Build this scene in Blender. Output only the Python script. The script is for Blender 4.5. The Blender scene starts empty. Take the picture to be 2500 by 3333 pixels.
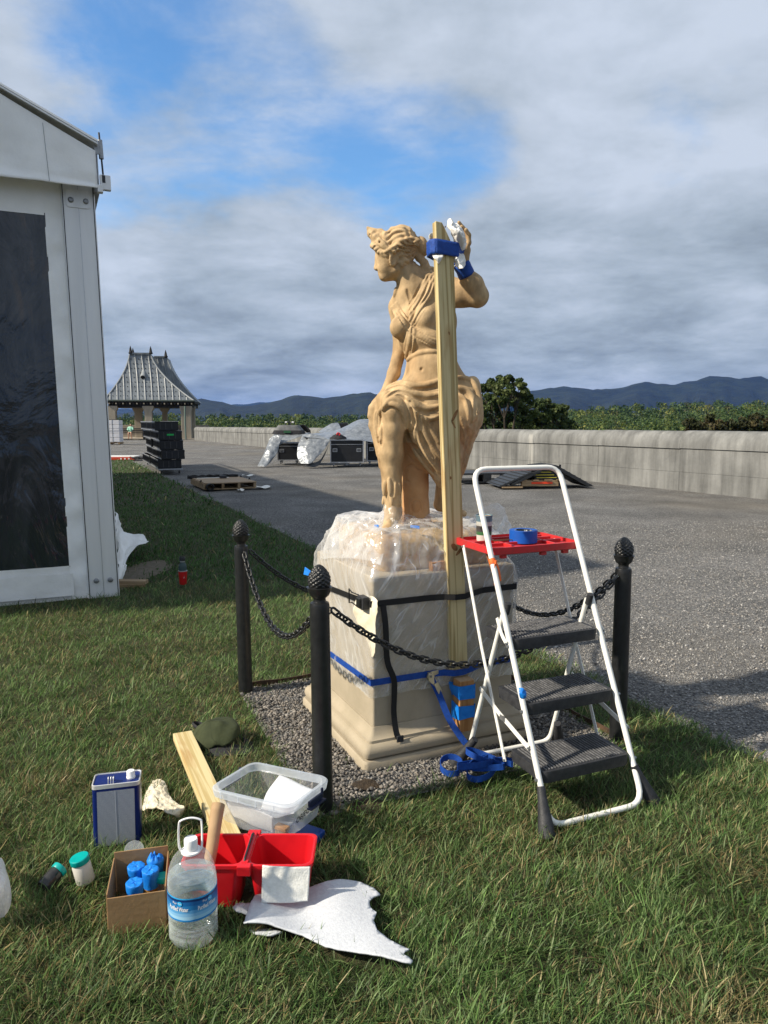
import bpy, bmesh, math, random
import numpy as np
from mathutils import Vector, Matrix, Euler, noise as mnoise
from mathutils.geometry import delaunay_2d_cdt
R = math.radians
scene = bpy.context.scene
COL = scene.collection
random.seed(7)
rng = np.random.default_rng(11)

# ---------------------------------------------------------------- camera
CAM_H = 1.6
TILT = math.atan(296.5 / 2400.0)
cam_data = bpy.data.cameras.new('camera')
cam = bpy.data.objects.new('camera', cam_data)
COL.objects.link(cam)
cam.location = (0, 0, CAM_H)
cam.rotation_euler = (R(90) - TILT, 0, 0)
cam_data.sensor_fit = 'VERTICAL'
cam_data.sensor_height = 36.0
cam_data.lens = 2400.0 / 3333.0 * 36.0
cam_data.clip_start = 0.05
cam_data.clip_end = 40000
scene.camera = cam

# ---------------------------------------------------------------- sky, sun, exposure
SUN_EL, SUN_AZ = 37.0, 19.0          # elevation; shadows run 19 deg from +X towards +Y
sun_dir = Vector((-math.cos(R(SUN_AZ)) * math.cos(R(SUN_EL)), -math.sin(R(SUN_AZ)) * math.cos(R(SUN_EL)), math.sin(R(SUN_EL))))
world = bpy.data.worlds.new('World')
scene.world = world
world.use_nodes = True
def build_world():
    nt = world.node_tree
    N, L = nt.nodes, nt.links
    N.clear()
    out = N.new('ShaderNodeOutputWorld')
    bg = N.new('ShaderNodeBackground')
    bg.inputs['Strength'].default_value = 0.1
    L.new(bg.outputs[0], out.inputs[0])
    sky = N.new('ShaderNodeTexSky')
    sky.sky_type = 'NISHITA'
    sky.sun_disc = False
    sky.sun_elevation = R(SUN_EL)
    sky.sun_rotation = math.atan2(sun_dir.x, sun_dir.y)
    sky.air_density = 1.0
    sky.dust_density = 0.3
    sky.ozone_density = 2.0
    tc = N.new('ShaderNodeTexCoord')
    sep = N.new('ShaderNodeSeparateXYZ')
    L.new(tc.outputs['Generated'], sep.inputs[0])
    def m(op, a, b=None, c=None):
        n = N.new('ShaderNodeMath'); n.operation = op
        for i, v in enumerate((a, b, c)):
            if v is None: continue
            if isinstance(v, (int, float)): n.inputs[i].default_value = v
            else: L.new(v, n.inputs[i])
        return n.outputs[0]
    def sstep(v, a, b):
        n = N.new('ShaderNodeMapRange'); n.interpolation_type = 'SMOOTHSTEP'
        L.new(v, n.inputs[0]); n.inputs[1].default_value = a; n.inputs[2].default_value = b
        return n.outputs[0]
    zc = m('MAXIMUM', sep.outputs[2], 0.0)
    zz = m('ADD', zc, 0.20)
    px = m('DIVIDE', sep.outputs[0], zz)
    py = m('DIVIDE', sep.outputs[1], zz)
    comb = N.new('ShaderNodeCombineXYZ')
    L.new(px, comb.inputs[0]); L.new(py, comb.inputs[1])
    def nz(scale, detail, rough, off, dist=0.0):
        mp = N.new('ShaderNodeMapping')
        mp.inputs['Location'].default_value = off
        L.new(comb.outputs[0], mp.inputs[0])
        t = N.new('ShaderNodeTexNoise')
        t.inputs['Scale'].default_value = scale
        t.inputs['Detail'].default_value = detail
        t.inputs['Roughness'].default_value = rough
        t.inputs['Distortion'].default_value = dist
        L.new(mp.outputs[0], t.inputs['Vector'])
        return t.outputs['Fac']
    n1 = nz(1.7, 10, 0.62, (3.1, 1.7, 0), 0.25)
    n2 = nz(2.1, 10, 0.61, (9.1, 4.2, 0), 0.2)
    n3 = nz(0.9, 6, 0.55, (1.3, 8.4, 0), 0.2)
    # openings of blue sky in the cloud deck
    def gap(az, el, inner, outer):
        d = Vector((math.sin(R(az)) * math.cos(R(el)), math.cos(R(az)) * math.cos(R(el)), math.sin(R(el))))
        vm = N.new('ShaderNodeVectorMath'); vm.operation = 'DOT_PRODUCT'
        L.new(tc.outputs['Generated'], vm.inputs[0]); vm.inputs[1].default_value = d
        return sstep(vm.outputs['Value'], math.cos(R(outer)), math.cos(R(inner)))
    g = None
    for q in ((1.5, 18.4, 0.1, 7.5, 1.0), (-6, 20.8, 0.1, 8, .85), (-15.5, 23.5, 0.1, 11, 1.0), (6, 19.2, 0.1, 5.5, .7), (-21, 16.5, 0.1, 5, .6), (-11, 22.5, .1, 8, .75)):
        k = m('SUBTRACT', 1.0, m('MULTIPLY', gap(*q[:4]), q[4]))
        g = k if g is None else m('MULTIPLY', g, k)
    g = m('SUBTRACT', 1.0, g)
    # coverage
    cov = m('ADD', m('MULTIPLY', n1, 1.5), m('MULTIPLY', n2, 0.35))
    cov = m('SUBTRACT', cov, m('MULTIPLY', g, 0.60))
    low = sstep(zc, 0.30, 0.06)
    cov = m('ADD', cov, m('MULTIPLY', low, 0.22))
    mask = sstep(cov, 0.26, 0.80)
    mask = m('MULTIPLY_ADD', mask, 0.90, 0.09)
    # thin streaks of high cloud drawn across the openings
    mp = N.new('ShaderNodeMapping'); mp.inputs['Rotation'].default_value = (0, 0, R(38)); mp.inputs['Scale'].default_value = (1.7, 2.7, 1)
    L.new(comb.outputs[0], mp.inputs[0])
    wt = N.new('ShaderNodeTexNoise'); wt.inputs['Scale'].default_value = 1.1; wt.inputs['Detail'].default_value = 8; wt.inputs['Roughness'].default_value = 0.58; wt.inputs['Distortion'].default_value = 0.3
    L.new(mp.outputs[0], wt.inputs['Vector'])
    wisp = m('MULTIPLY', sstep(wt.outputs['Fac'], 0.44, 0.74), 0.75)
    mask = m('SUBTRACT', 1.0, m('MULTIPLY', m('SUBTRACT', 1.0, mask), m('SUBTRACT', 1.0, wisp)))
    # tone of the cloud
    tone = m('ADD', m('MULTIPLY', n2, 0.75), m('MULTIPLY', n3, 0.75))
    tone = m('SUBTRACT', tone, m('MULTIPLY', low, 0.12))
    ramp = N.new('ShaderNodeValToRGB')
    cr = ramp.color_ramp
    cr.elements[0].position = 0.46; cr.elements[0].color = (1.89, 2.27, 2.71, 1)
    cr.elements[1].position = 0.84; cr.elements[1].color = (4.52, 5.07, 5.93, 1)
    e = cr.elements.new(0.62); e.color = (2.95, 3.48, 4.09, 1)
    L.new(tone, ramp.inputs[0])
    hs = N.new('ShaderNodeHueSaturation')
    hs.inputs['Saturation'].default_value = 1.3
    hs.inputs['Value'].default_value = 1.5
    L.new(sky.outputs[0], hs.inputs['Color'])
    mix = N.new('ShaderNodeMix'); mix.data_type = 'RGBA'
    L.new(mask, mix.inputs[0])
    L.new(hs.outputs[0], mix.inputs[6]); L.new(ramp.outputs[0], mix.inputs[7])
    L.new(mix.outputs[2], bg.inputs[0])
build_world()
sun_data = bpy.data.lights.new('sun', 'SUN')
sun_data.energy = 5.0
sun_data.angle = R(1.6)
sun_data.color = (1.0, 0.90, 0.74)
sun = bpy.data.objects.new('sun', sun_data)
COL.objects.link(sun)
sun.rotation_euler = sun_dir.to_track_quat('Z', 'Y').to_euler()
sun.location = (-10, -4, 12)
vs = scene.view_settings
vs.view_transform = 'Standard'
vs.look = 'None'
vs.exposure = 0.45
vs.gamma = 1.0
vs.use_curve_mapping = False
scene.cycles.max_bounces = 10
scene.cycles.transparent_max_bounces = 24
scene.cycles.volume_bounces = 0

# ---------------------------------------------------------------- helpers
ANG = R(24.4)                                        # the terrace is turned by this much
U = Vector((math.cos(ANG), math.sin(ANG), 0))
V = Vector((-math.sin(ANG), math.cos(ANG), 0))
Z = Vector((0, 0, 1))
OFF = {}                                             # object name -> origin of its thing
def uv(o, a, b, z=0.0):
    return Vector(o) + U * a + V * b + Z * z
def S(px, py, Y):
    """A point at distance Y seen in the direction of a traced photograph pixel (2500 x 3333)."""
    a = (px - 1250) / 2400.0; b = (1666.5 - py) / 2400.0
    c, s = math.cos(TILT), math.sin(TILT)
    r = Vector((a, c + b * s, -s + b * c))
    return r * (Y / r.y) + Vector((0, 0, CAM_H))
def Gd(px, py, z=0.0):
    a = (px - 1250) / 2400.0; b = (1666.5 - py) / 2400.0
    c, s = math.cos(TILT), math.sin(TILT)
    r = Vector((a, c + b * s, -s + b * c))
    return r * ((z - CAM_H) / r.z) + Vector((0, 0, CAM_H))
def tag(o, label, cat, group=None, kind=None):
    if label: o['label'] = label
    if cat: o['category'] = cat
    if group: o['group'] = group
    if kind: o['kind'] = kind
    return o
def thing(name, loc, label, cat, group=None):
    o = bpy.data.objects.new(name, None)
    COL.objects.link(o)
    o.location = loc
    o.empty_display_size = 0.1
    OFF[o.name] = Vector(loc)
    return tag(o, label, cat, group)
def link_mesh(name, me, parent=None, loc=None, mat=None):
    o = bpy.data.objects.new(name, me)
    COL.objects.link(o)
    if mat is not None and len(me.materials) == 0: me.materials.append(mat)
    if parent is not None:
        o.parent = parent
        OFF[o.name] = OFF.get(parent.name, Vector((0, 0, 0)))
    else:
        loc = Vector(loc) if loc is not None else Vector((0, 0, 0))
        o.location = loc
        OFF[o.name] = loc
    return o
class MB:
    """Collects shapes in world coordinates and builds them as one mesh object."""
    def __init__(s): s.v = []; s.f = []
    def add(s, vs, fs):
        o = len(s.v); s.v += [tuple(p) for p in vs]; s.f += [tuple(i + o for i in f) for f in fs]; return s
    def box(s, c, size, X=None, Y=None, Zd=None):
        X = Vector(X or (1, 0, 0)); Y = Vector(Y or (0, 1, 0)); W = Vector(Zd) if Zd is not None else X.cross(Y)
        c = Vector(c); a, b, d = size[0] / 2, size[1] / 2, size[2] / 2
        vs = [c + X * (a * i) + Y * (b * j) + W * (d * k) for k in (-1, 1) for j in (-1, 1) for i in (-1, 1)]
        return s.add(vs, [(0, 2, 3, 1), (4, 5, 7, 6), (0, 1, 5, 4), (2, 6, 7, 3), (0, 4, 6, 2), (1, 3, 7, 5)])
    def bar(s, p, q, w, h, up=(0, 0, 1)):
        p, q = Vector(p), Vector(q); d = (q - p).normalized(); up = Vector(up)
        X = d.cross(up)
        if X.length < 1e-4: X = d.cross(Vector((1, 0, 0)))
        X.normalize(); Y = X.cross(d)
        return s.box((p + q) / 2, (w, (q - p).length, h), X, d, Y)
    def prism(s, poly, z0, z1):
        n = len(poly)
        vs = [(p[0], p[1], z0) for p in poly] + [(p[0], p[1], z1) for p in poly]
        fs = [tuple(range(n - 1, -1, -1)), tuple(range(n, 2 * n))] + [(i, (i + 1) % n, n + (i + 1) % n, n + i) for i in range(n)]
        return s.add(vs, fs)
    def extrude(s, poly, d):
        """planar polygon of 3D points pushed along d"""
        n = len(poly); d = Vector(d); a = [Vector(p) for p in poly]
        vs = a + [p + d for p in a]
        return s.add(vs, [tuple(range(n - 1, -1, -1)), tuple(range(n, 2 * n))] + [(i, (i + 1) % n, n + (i + 1) % n, n + i) for i in range(n)])
    def tube(s, pts, r, n=8, closed=False, caps=True, flat=1.0, up=None):
        pts = [Vector(p) for p in pts]; m = len(pts)
        rr = r if isinstance(r, (list, tuple)) else [r] * m
        T = []
        for i in range(m):
            a = pts[(i - 1) % m] if (closed or i > 0) else pts[i]
            b = pts[(i + 1) % m] if (closed or i < m - 1) else pts[i]
            T.append((b - a).normalized())
        ref = Vector(up) if up is not None else (Vector((0, 0, 1)) if abs(T[0].z) < 0.9 else Vector((1, 0, 0)))
        X = (ref - T[0] * ref.dot(T[0])).normalized()
        vs = []
        for i in range(m):
            X = (X - T[i] * X.dot(T[i])).normalized(); Y = T[i].cross(X)
            for k in range(n):
                a = 2 * math.pi * k / n
                vs.append(pts[i] + X * (math.cos(a) * rr[i]) + Y * (math.sin(a) * rr[i] * flat))
        fs = []
        for i in range(m if closed else m - 1):
            j = (i + 1) % m
            for k in range(n):
                fs.append((i * n + k, i * n + (k + 1) % n, j * n + (k + 1) % n, j * n + k))
        if caps and not closed:
            fs += [tuple(range(n - 1, -1, -1)), tuple((m - 1) * n + k for k in range(n))]
        return s.add(vs, fs)
    def lathe(s, prof, c=(0, 0, 0), n=24, axis=(0, 0, 1), caps=True, sx=1.0, sy=1.0, fn=None):
        c = Vector(c); A = Vector(axis).normalized()
        ref = Vector((1, 0, 0)) if abs(A.x) < 0.9 else Vector((0, 1, 0))
        X = (ref - A * ref.dot(A)).normalized(); Y = A.cross(X)
        vs = []
        for (r, z) in prof:
            for k in range(n):
                a = 2 * math.pi * k / n
                q = r * (fn(a, z) if fn else 1.0)
                vs.append(c + A * z + X * (q * sx * math.cos(a)) + Y * (q * sy * math.sin(a)))
        fs = []
        for i in range(len(prof) - 1):
            for k in range(n):
                fs.append((i * n + k, i * n + (k + 1) % n, (i + 1) * n + (k + 1) % n, (i + 1) * n + k))
        if caps:
            if prof[0][0] > 1e-5: fs.append(tuple(range(n - 1, -1, -1)))
            if prof[-1][0] > 1e-5: fs.append(tuple((len(prof) - 1) * n + k for k in range(n)))
        return s.add(vs, fs)
    def grid(s, fn, nu, nv, closed=False):
        vs = [fn(i / (nu if closed else nu - 1), j / (nv - 1)) for j in range(nv) for i in range(nu)]
        fs = []
        for j in range(nv - 1):
            for i in range(nu if closed else nu - 1):
                k = (i + 1) % nu
                fs.append((j * nu + i, j * nu + k, (j + 1) * nu + k, (j + 1) * nu + i))
        return s.add(vs, fs)
    def ribbon(s, pts, nrm, w, t=0.0015):
        """a strap: width w across, thickness t along nrm (one normal per point)"""
        pts = [Vector(p) for p in pts]; m = len(pts); vs = []
        for i in range(m):
            T = (pts[min(i + 1, m - 1)] - pts[max(i - 1, 0)]).normalized()
            Nn = Vector(nrm[i] if isinstance(nrm, list) else nrm); Nn = (Nn - T * Nn.dot(T)).normalized()
            B = T.cross(Nn)
            vs += [pts[i] + B * (w / 2) - Nn * (t / 2), pts[i] - B * (w / 2) - Nn * (t / 2), pts[i] - B * (w / 2) + Nn * (t / 2), pts[i] + B * (w / 2) + Nn * (t / 2)]
        fs = []
        for i in range(m - 1):
            for k in range(4):
                fs.append((i * 4 + k, i * 4 + (k + 1) % 4, i * 4 + 4 + (k + 1) % 4, i * 4 + 4 + k))
        fs += [(3, 2, 1, 0), tuple((m - 1) * 4 + k for k in range(4))]
        return s.add(vs, fs)
    def build(s, name, mat, parent=None, loc=None, smooth=False, bevel=0.0, solid=0.0, ang=40, sub=0):
        o0 = OFF[parent.name] if parent is not None else (Vector(loc) if loc is not None else Vector((0, 0, 0)))
        me = bpy.data.meshes.new(name)
        vs = np.array(s.v, dtype=float) - np.array(o0)
        me.from_pydata(vs.tolist(), [], s.f)
        me.materials.append(mat)
        if smooth:
            me.polygons.foreach_set('use_smooth', [True] * len(me.polygons))
            if ang < 180: me.set_sharp_from_angle(angle=R(ang))
        me.update()
        o = link_mesh(name, me, parent, loc)
        if solid:
            md = o.modifiers.new('solid', 'SOLIDIFY'); md.thickness = solid; md.offset = 0
        if sub:
            md = o.modifiers.new('sub', 'SUBSURF'); md.levels = sub; md.render_levels = sub
        if bevel:
            md = o.modifiers.new('bevel', 'BEVEL'); md.width = bevel; md.segments = 2; md.limit_method = 'ANGLE'; md.angle_limit = R(35)
        return o
def copy_tree(o, parent=None):
    c = o.copy(); COL.objects.link(c); c.parent = parent
    OFF[c.name] = OFF.get(o.name, Vector((0, 0, 0)))
    for ch in list(o.children): copy_tree(ch, c)
    return c
def np_mesh(name, verts, faces_flat, fsize, mat, loc=None, attr=None, parent=None, smooth=False):
    """fast mesh from numpy arrays; faces_flat (n, fsize) or list of loops with fsize array"""
    me = bpy.data.meshes.new(name)
    nv = len(verts)
    me.vertices.add(nv)
    o0 = OFF[parent.name] if parent is not None else (Vector(loc) if loc is not None else Vector((0, 0, 0)))
    me.vertices.foreach_set('co', (np.asarray(verts, dtype=np.float32) - np.array(o0, dtype=np.float32)).ravel())
    if isinstance(fsize, int):
        nf = len(faces_flat); tot = np.full(nf, fsize, dtype=np.int32)
    else:
        tot = np.asarray(fsize, dtype=np.int32); nf = len(tot)
    loops = np.asarray(faces_flat, dtype=np.int32).ravel()
    me.loops.add(len(loops)); me.loops.foreach_set('vertex_index', loops)
    me.polygons.add(nf)
    start = np.concatenate([[0], np.cumsum(tot)[:-1]]).astype(np.int32)
    me.polygons.foreach_set('loop_start', start)
    me.polygons.foreach_set('loop_total', tot)
    if smooth: me.polygons.foreach_set('use_smooth', np.ones(nf, dtype=bool))
    if attr is not None:
        a = me.color_attributes.new('col', 'FLOAT_COLOR', 'POINT')
        a.data.foreach_set('color', np.concatenate([attr, np.ones((nv, 1))], axis=1).astype(np.float32).ravel())
    me.update(calc_edges=True)
    me.validate()
    me.materials.append(mat)
    return link_mesh(name, me, parent, loc)
def catmull(pts, n=8):
    p = [Vector(q) for q in pts]; out = []
    for i in range(len(p) - 1):
        a = p[max(i - 1, 0)]; b = p[i]; c = p[i + 1]; d = p[min(i + 2, len(p) - 1)]
        for k in range(n):
            t = k / n
            out.append(0.5 * ((2 * b) + (c - a) * t + (2 * a - 5 * b + 4 * c - d) * t * t + (3 * b - a - 3 * c + d) * t ** 3))
    out.append(p[-1]); return out
def patch(rows, nu, nv):
    """surface through a net of control points: function of (u, v)"""
    def at(line, t):
        n = len(line) - 1; x = min(max(t * n, 0), n - 1e-6); i = int(x); f = x - i
        a = line[max(i - 1, 0)]; b = line[i]; c = line[i + 1]; d = line[min(i + 2, n)]
        return 0.5 * ((2 * b) + (c - a) * f + (2 * a - 5 * b + 4 * c - d) * f * f + (3 * b - a - 3 * c + d) * f ** 3)
    rows = [[Vector(p) for p in r] for r in rows]
    return lambda u, v: at([at(r, u) for r in rows], v)
def fbm(p, o=4, h=0.9):
    return mnoise.fractal(Vector(p), h, 2.0, o)
def ridged(p):
    return 1.0 - abs(mnoise.noise(Vector(p))) * 2.0

# ---------------------------------------------------------------- materials
def M(name, col, rough=0.6, col2=None, scale=12.0, detail=4, lo=0.35, hi=0.65, bump=0.0, bscale=60.0, metal=0.0, spec=0.4,
      stretch=(1, 1, 1), bstretch=(1, 1, 1), emit=None, trans=0.0, coat=0.0, bdist=0.01, world=False, sss=0.0):
    m = bpy.data.materials.new(name); m.use_nodes = True
    nt = m.node_tree; N, L = nt.nodes, nt.links
    b = N['Principled BSDF']
    b.inputs['Roughness'].default_value = rough
    b.inputs['Metallic'].default_value = metal
    b.inputs['Specular IOR Level'].default_value = spec
    b.inputs['Base Color'].default_value = (*col, 1)
    if coat: b.inputs['Coat Weight'].default_value = coat; b.inputs['Coat Roughness'].default_value = 0.15
    if trans: b.inputs['Transmission Weight'].default_value = trans
    tc = N.new('ShaderNodeTexCoord')
    def noise(sc, det, st):
        mp = N.new('ShaderNodeMapping'); mp.inputs['Scale'].default_value = st
        if world:
            g = N.new('ShaderNodeNewGeometry'); L.new(g.outputs['Position'], mp.inputs[0])
        else: L.new(tc.outputs['Object'], mp.inputs[0])
        t = N.new('ShaderNodeTexNoise'); t.inputs['Scale'].default_value = sc; t.inputs['Detail'].default_value = det
        t.inputs['Roughness'].default_value = 0.6
        L.new(mp.outputs[0], t.inputs['Vector']); return t.outputs['Fac']
    if col2 is not None:
        mr = N.new('ShaderNodeMapRange'); mr.inputs[1].default_value = lo; mr.inputs[2].default_value = hi
        L.new(noise(scale, detail, stretch), mr.inputs[0])
        mx = N.new('ShaderNodeMix'); mx.data_type = 'RGBA'
        mx.inputs[6].default_value = (*col, 1); mx.inputs[7].default_value = (*col2, 1)
        L.new(mr.outputs[0], mx.inputs[0]); L.new(mx.outputs[2], b.inputs['Base Color'])
    if bump:
        bp = N.new('ShaderNodeBump'); bp.inputs['Strength'].default_value = bump; bp.inputs['Distance'].default_value = bdist
        L.new(noise(bscale, 5, bstretch), bp.inputs['Height']); L.new(bp.outputs[0], b.inputs['Normal'])
    return m
def film(name, col=(1, 1, 1), opac=0.35, rough=0.15, scale=9.0, var=0.35, bump=0.5, bscale=14.0, transl=0.4, gloss=0.25, stretch=(1, 1, 1), rot=(0, 0, 0), crease=0.0):
    """thin clear plastic film: see-through, with a milky part that varies and a gloss on its folds"""
    m = bpy.data.materials.new(name); m.use_nodes = True
    nt = m.node_tree; N, L = nt.nodes, nt.links
    for n in list(N):
        if n.type != 'OUTPUT_MATERIAL': N.remove(n)
    out = [n for n in N if n.type == 'OUTPUT_MATERIAL'][0]
    tr = N.new('ShaderNodeBsdfTransparent')
    df = N.new('ShaderNodeBsdfDiffuse'); df.inputs[0].default_value = (*col, 1)
    tl = N.new('ShaderNodeBsdfTranslucent'); tl.inputs[0].default_value = (*col, 1)
    gl = N.new('ShaderNodeBsdfGlossy'); gl.inputs['Roughness'].default_value = rough
    tc = N.new('ShaderNodeTexCoord'); mp0 = N.new('ShaderNodeMapping'); mp0.inputs['Rotation'].default_value = rot; L.new(tc.outputs['Object'], mp0.inputs[0])
    mp = N.new('ShaderNodeMapping'); mp.inputs['Scale'].default_value = stretch
    L.new(mp0.outputs[0], mp.inputs[0])
    n1 = N.new('ShaderNodeTexNoise'); n1.inputs['Scale'].default_value = scale; n1.inputs['Detail'].default_value = 2.5; n1.inputs['Distortion'].default_value = 1.2
    n2 = N.new('ShaderNodeTexNoise'); n2.inputs['Scale'].default_value = bscale; n2.inputs['Detail'].default_value = 5; n2.inputs['Distortion'].default_value = 1.5
    L.new(mp.outputs[0], n1.inputs['Vector']); L.new(mp.outputs[0], n2.inputs['Vector'])
    bp = N.new('ShaderNodeBump'); bp.inputs['Strength'].default_value = bump; bp.inputs['Distance'].default_value = 0.03
    L.new(n2.outputs['Fac'], bp.inputs['Height'])
    for s_ in (df, tl, gl): L.new(bp.outputs[0], s_.inputs['Normal'])
    m1 = N.new('ShaderNodeMixShader'); m1.inputs[0].default_value = transl
    L.new(df.outputs[0], m1.inputs[1]); L.new(tl.outputs[0], m1.inputs[2])
    m2 = N.new('ShaderNodeMixShader'); m2.inputs[0].default_value = gloss
    L.new(m1.outputs[0], m2.inputs[1]); L.new(gl.outputs[0], m2.inputs[2])
    mr = N.new('ShaderNodeMapRange'); mr.inputs[1].default_value = 0.35; mr.inputs[2].default_value = 0.7
    mr.inputs[3].default_value = max(opac - var, 0.02); mr.inputs[4].default_value = min(opac + var, 1.0)
    L.new(n1.outputs['Fac'], mr.inputs[0])
    op = mr.outputs[0]
    if crease:                                       # thin crease lines, streak highlights put in as milky opacity
        for sc_, off in ((1.7, 0.0), (3.2, 7.0)):
            mo = N.new('ShaderNodeMapping'); mo.inputs['Location'].default_value = (off, off, 0); L.new(mp.outputs[0], mo.inputs[0])
            nc = N.new('ShaderNodeTexNoise'); nc.inputs['Scale'].default_value = sc_; nc.inputs['Detail'].default_value = 1.5; L.new(mo.outputs[0], nc.inputs['Vector'])
            s1 = N.new('ShaderNodeMath'); s1.operation = 'SUBTRACT'; s1.inputs[1].default_value = 0.5; L.new(nc.outputs['Fac'], s1.inputs[0])
            s2 = N.new('ShaderNodeMath'); s2.operation = 'ABSOLUTE'; L.new(s1.outputs[0], s2.inputs[0])
            s3 = N.new('ShaderNodeMapRange'); s3.inputs[1].default_value = 0.022; s3.inputs[2].default_value = 0.0; s3.inputs[3].default_value = 0.0; s3.inputs[4].default_value = crease; L.new(s2.outputs[0], s3.inputs[0])
            s4 = N.new('ShaderNodeMath'); s4.operation = 'ADD'; L.new(op, s4.inputs[0]); L.new(s3.outputs[0], s4.inputs[1]); op = s4.outputs[0]
    lw = N.new('ShaderNodeLayerWeight'); lw.inputs[0].default_value = 0.25
    ad = N.new('ShaderNodeMath'); ad.operation = 'MULTIPLY_ADD'; ad.inputs[1].default_value = 0.45; ad.use_clamp = True
    L.new(lw.outputs['Facing'], ad.inputs[0]); L.new(op, ad.inputs[2])
    m3 = N.new('ShaderNodeMixShader'); L.new(ad.outputs[0], m3.inputs[0])
    L.new(tr.outputs[0], m3.inputs[1]); L.new(m2.outputs[0], m3.inputs[2])
    L.new(m3.outputs[0], out.inputs[0])
    return m
def attr_mat(name, rough=0.6, spec=0.3, transl=0.0):
    m = bpy.data.materials.new(name); m.use_nodes = True
    N, L = m.node_tree.nodes, m.node_tree.links
    b = N['Principled BSDF']; b.inputs['Roughness'].default_value = rough; b.inputs['Specular IOR Level'].default_value = spec
    a = N.new('ShaderNodeAttribute'); a.attribute_name = 'col'
    L.new(a.outputs['Color'], b.inputs['Base Color'])
    if transl:
        t = N.new('ShaderNodeBsdfTranslucent'); L.new(a.outputs['Color'], t.inputs[0])
        mx = N.new('ShaderNodeMixShader'); mx.inputs[0].default_value = transl
        L.new(b.outputs[0], mx.inputs[1]); L.new(t.outputs[0], mx.inputs[2])
        o = [n for n in N if n.type == 'OUTPUT_MATERIAL'][0]; L.new(mx.outputs[0], o.inputs[0])
    return m
def wood(name, c1, c2, knot, axis=2, scale=1.0):
    """sawn softwood with the grain along one object axis"""
    m = bpy.data.materials.new(name); m.use_nodes = True
    N, L = m.node_tree.nodes, m.node_tree.links
    b = N['Principled BSDF']; b.inputs['Roughness'].default_value = 0.75; b.inputs['Specular IOR Level'].default_value = 0.2
    tc = N.new('ShaderNodeTexCoord'); mp = N.new('ShaderNodeMapping')
    st = [60 * scale] * 3; st[axis] = 1.3 * scale; mp.inputs['Scale'].default_value = st
    L.new(tc.outputs['Object'], mp.inputs[0])
    n = N.new('ShaderNodeTexNoise'); n.inputs['Scale'].default_value = 1.0; n.inputs['Detail'].default_value = 3; n.inputs['Distortion'].default_value = 0.6
    L.new(mp.outputs[0], n.inputs['Vector'])
    mp2 = N.new('ShaderNodeMapping'); st2 = [14 * scale] * 3; st2[axis] = 2.2 * scale; mp2.inputs['Scale'].default_value = st2
    L.new(tc.outputs['Object'], mp2.inputs[0])
    n2 = N.new('ShaderNodeTexNoise'); n2.inputs['Scale'].default_value = 1.0; n2.inputs['Detail'].default_value = 3
    L.new(mp2.outputs[0], n2.inputs['Vector'])
    r = N.new('ShaderNodeValToRGB'); r.color_ramp.elements[0].position = 0.42; r.color_ramp.elements[0].color = (*c2, 1)
    r.color_ramp.elements[1].position = 0.52; r.color_ramp.elements[1].color = (*c1, 1)
    L.new(n.outputs['Fac'], r.inputs[0])
    mr = N.new('ShaderNodeMapRange'); mr.inputs[1].default_value = 0.56; mr.inputs[2].default_value = 0.70
    L.new(n2.outputs['Fac'], mr.inputs[0])
    mx = N.new('ShaderNodeMix'); mx.data_type = 'RGBA'; mx.inputs[7].default_value = (*knot, 1)
    L.new(mr.outputs[0], mx.inputs[0]); L.new(r.outputs[0], mx.inputs[6]); L.new(mx.outputs[2], b.inputs['Base Color'])
    bp = N.new('ShaderNodeBump'); bp.inputs['Strength'].default_value = 0.15; bp.inputs['Distance'].default_value = 0.002
    L.new(n.outputs['Fac'], bp.inputs['Height']); L.new(bp.outputs[0], b.inputs['Normal'])
    return m
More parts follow.
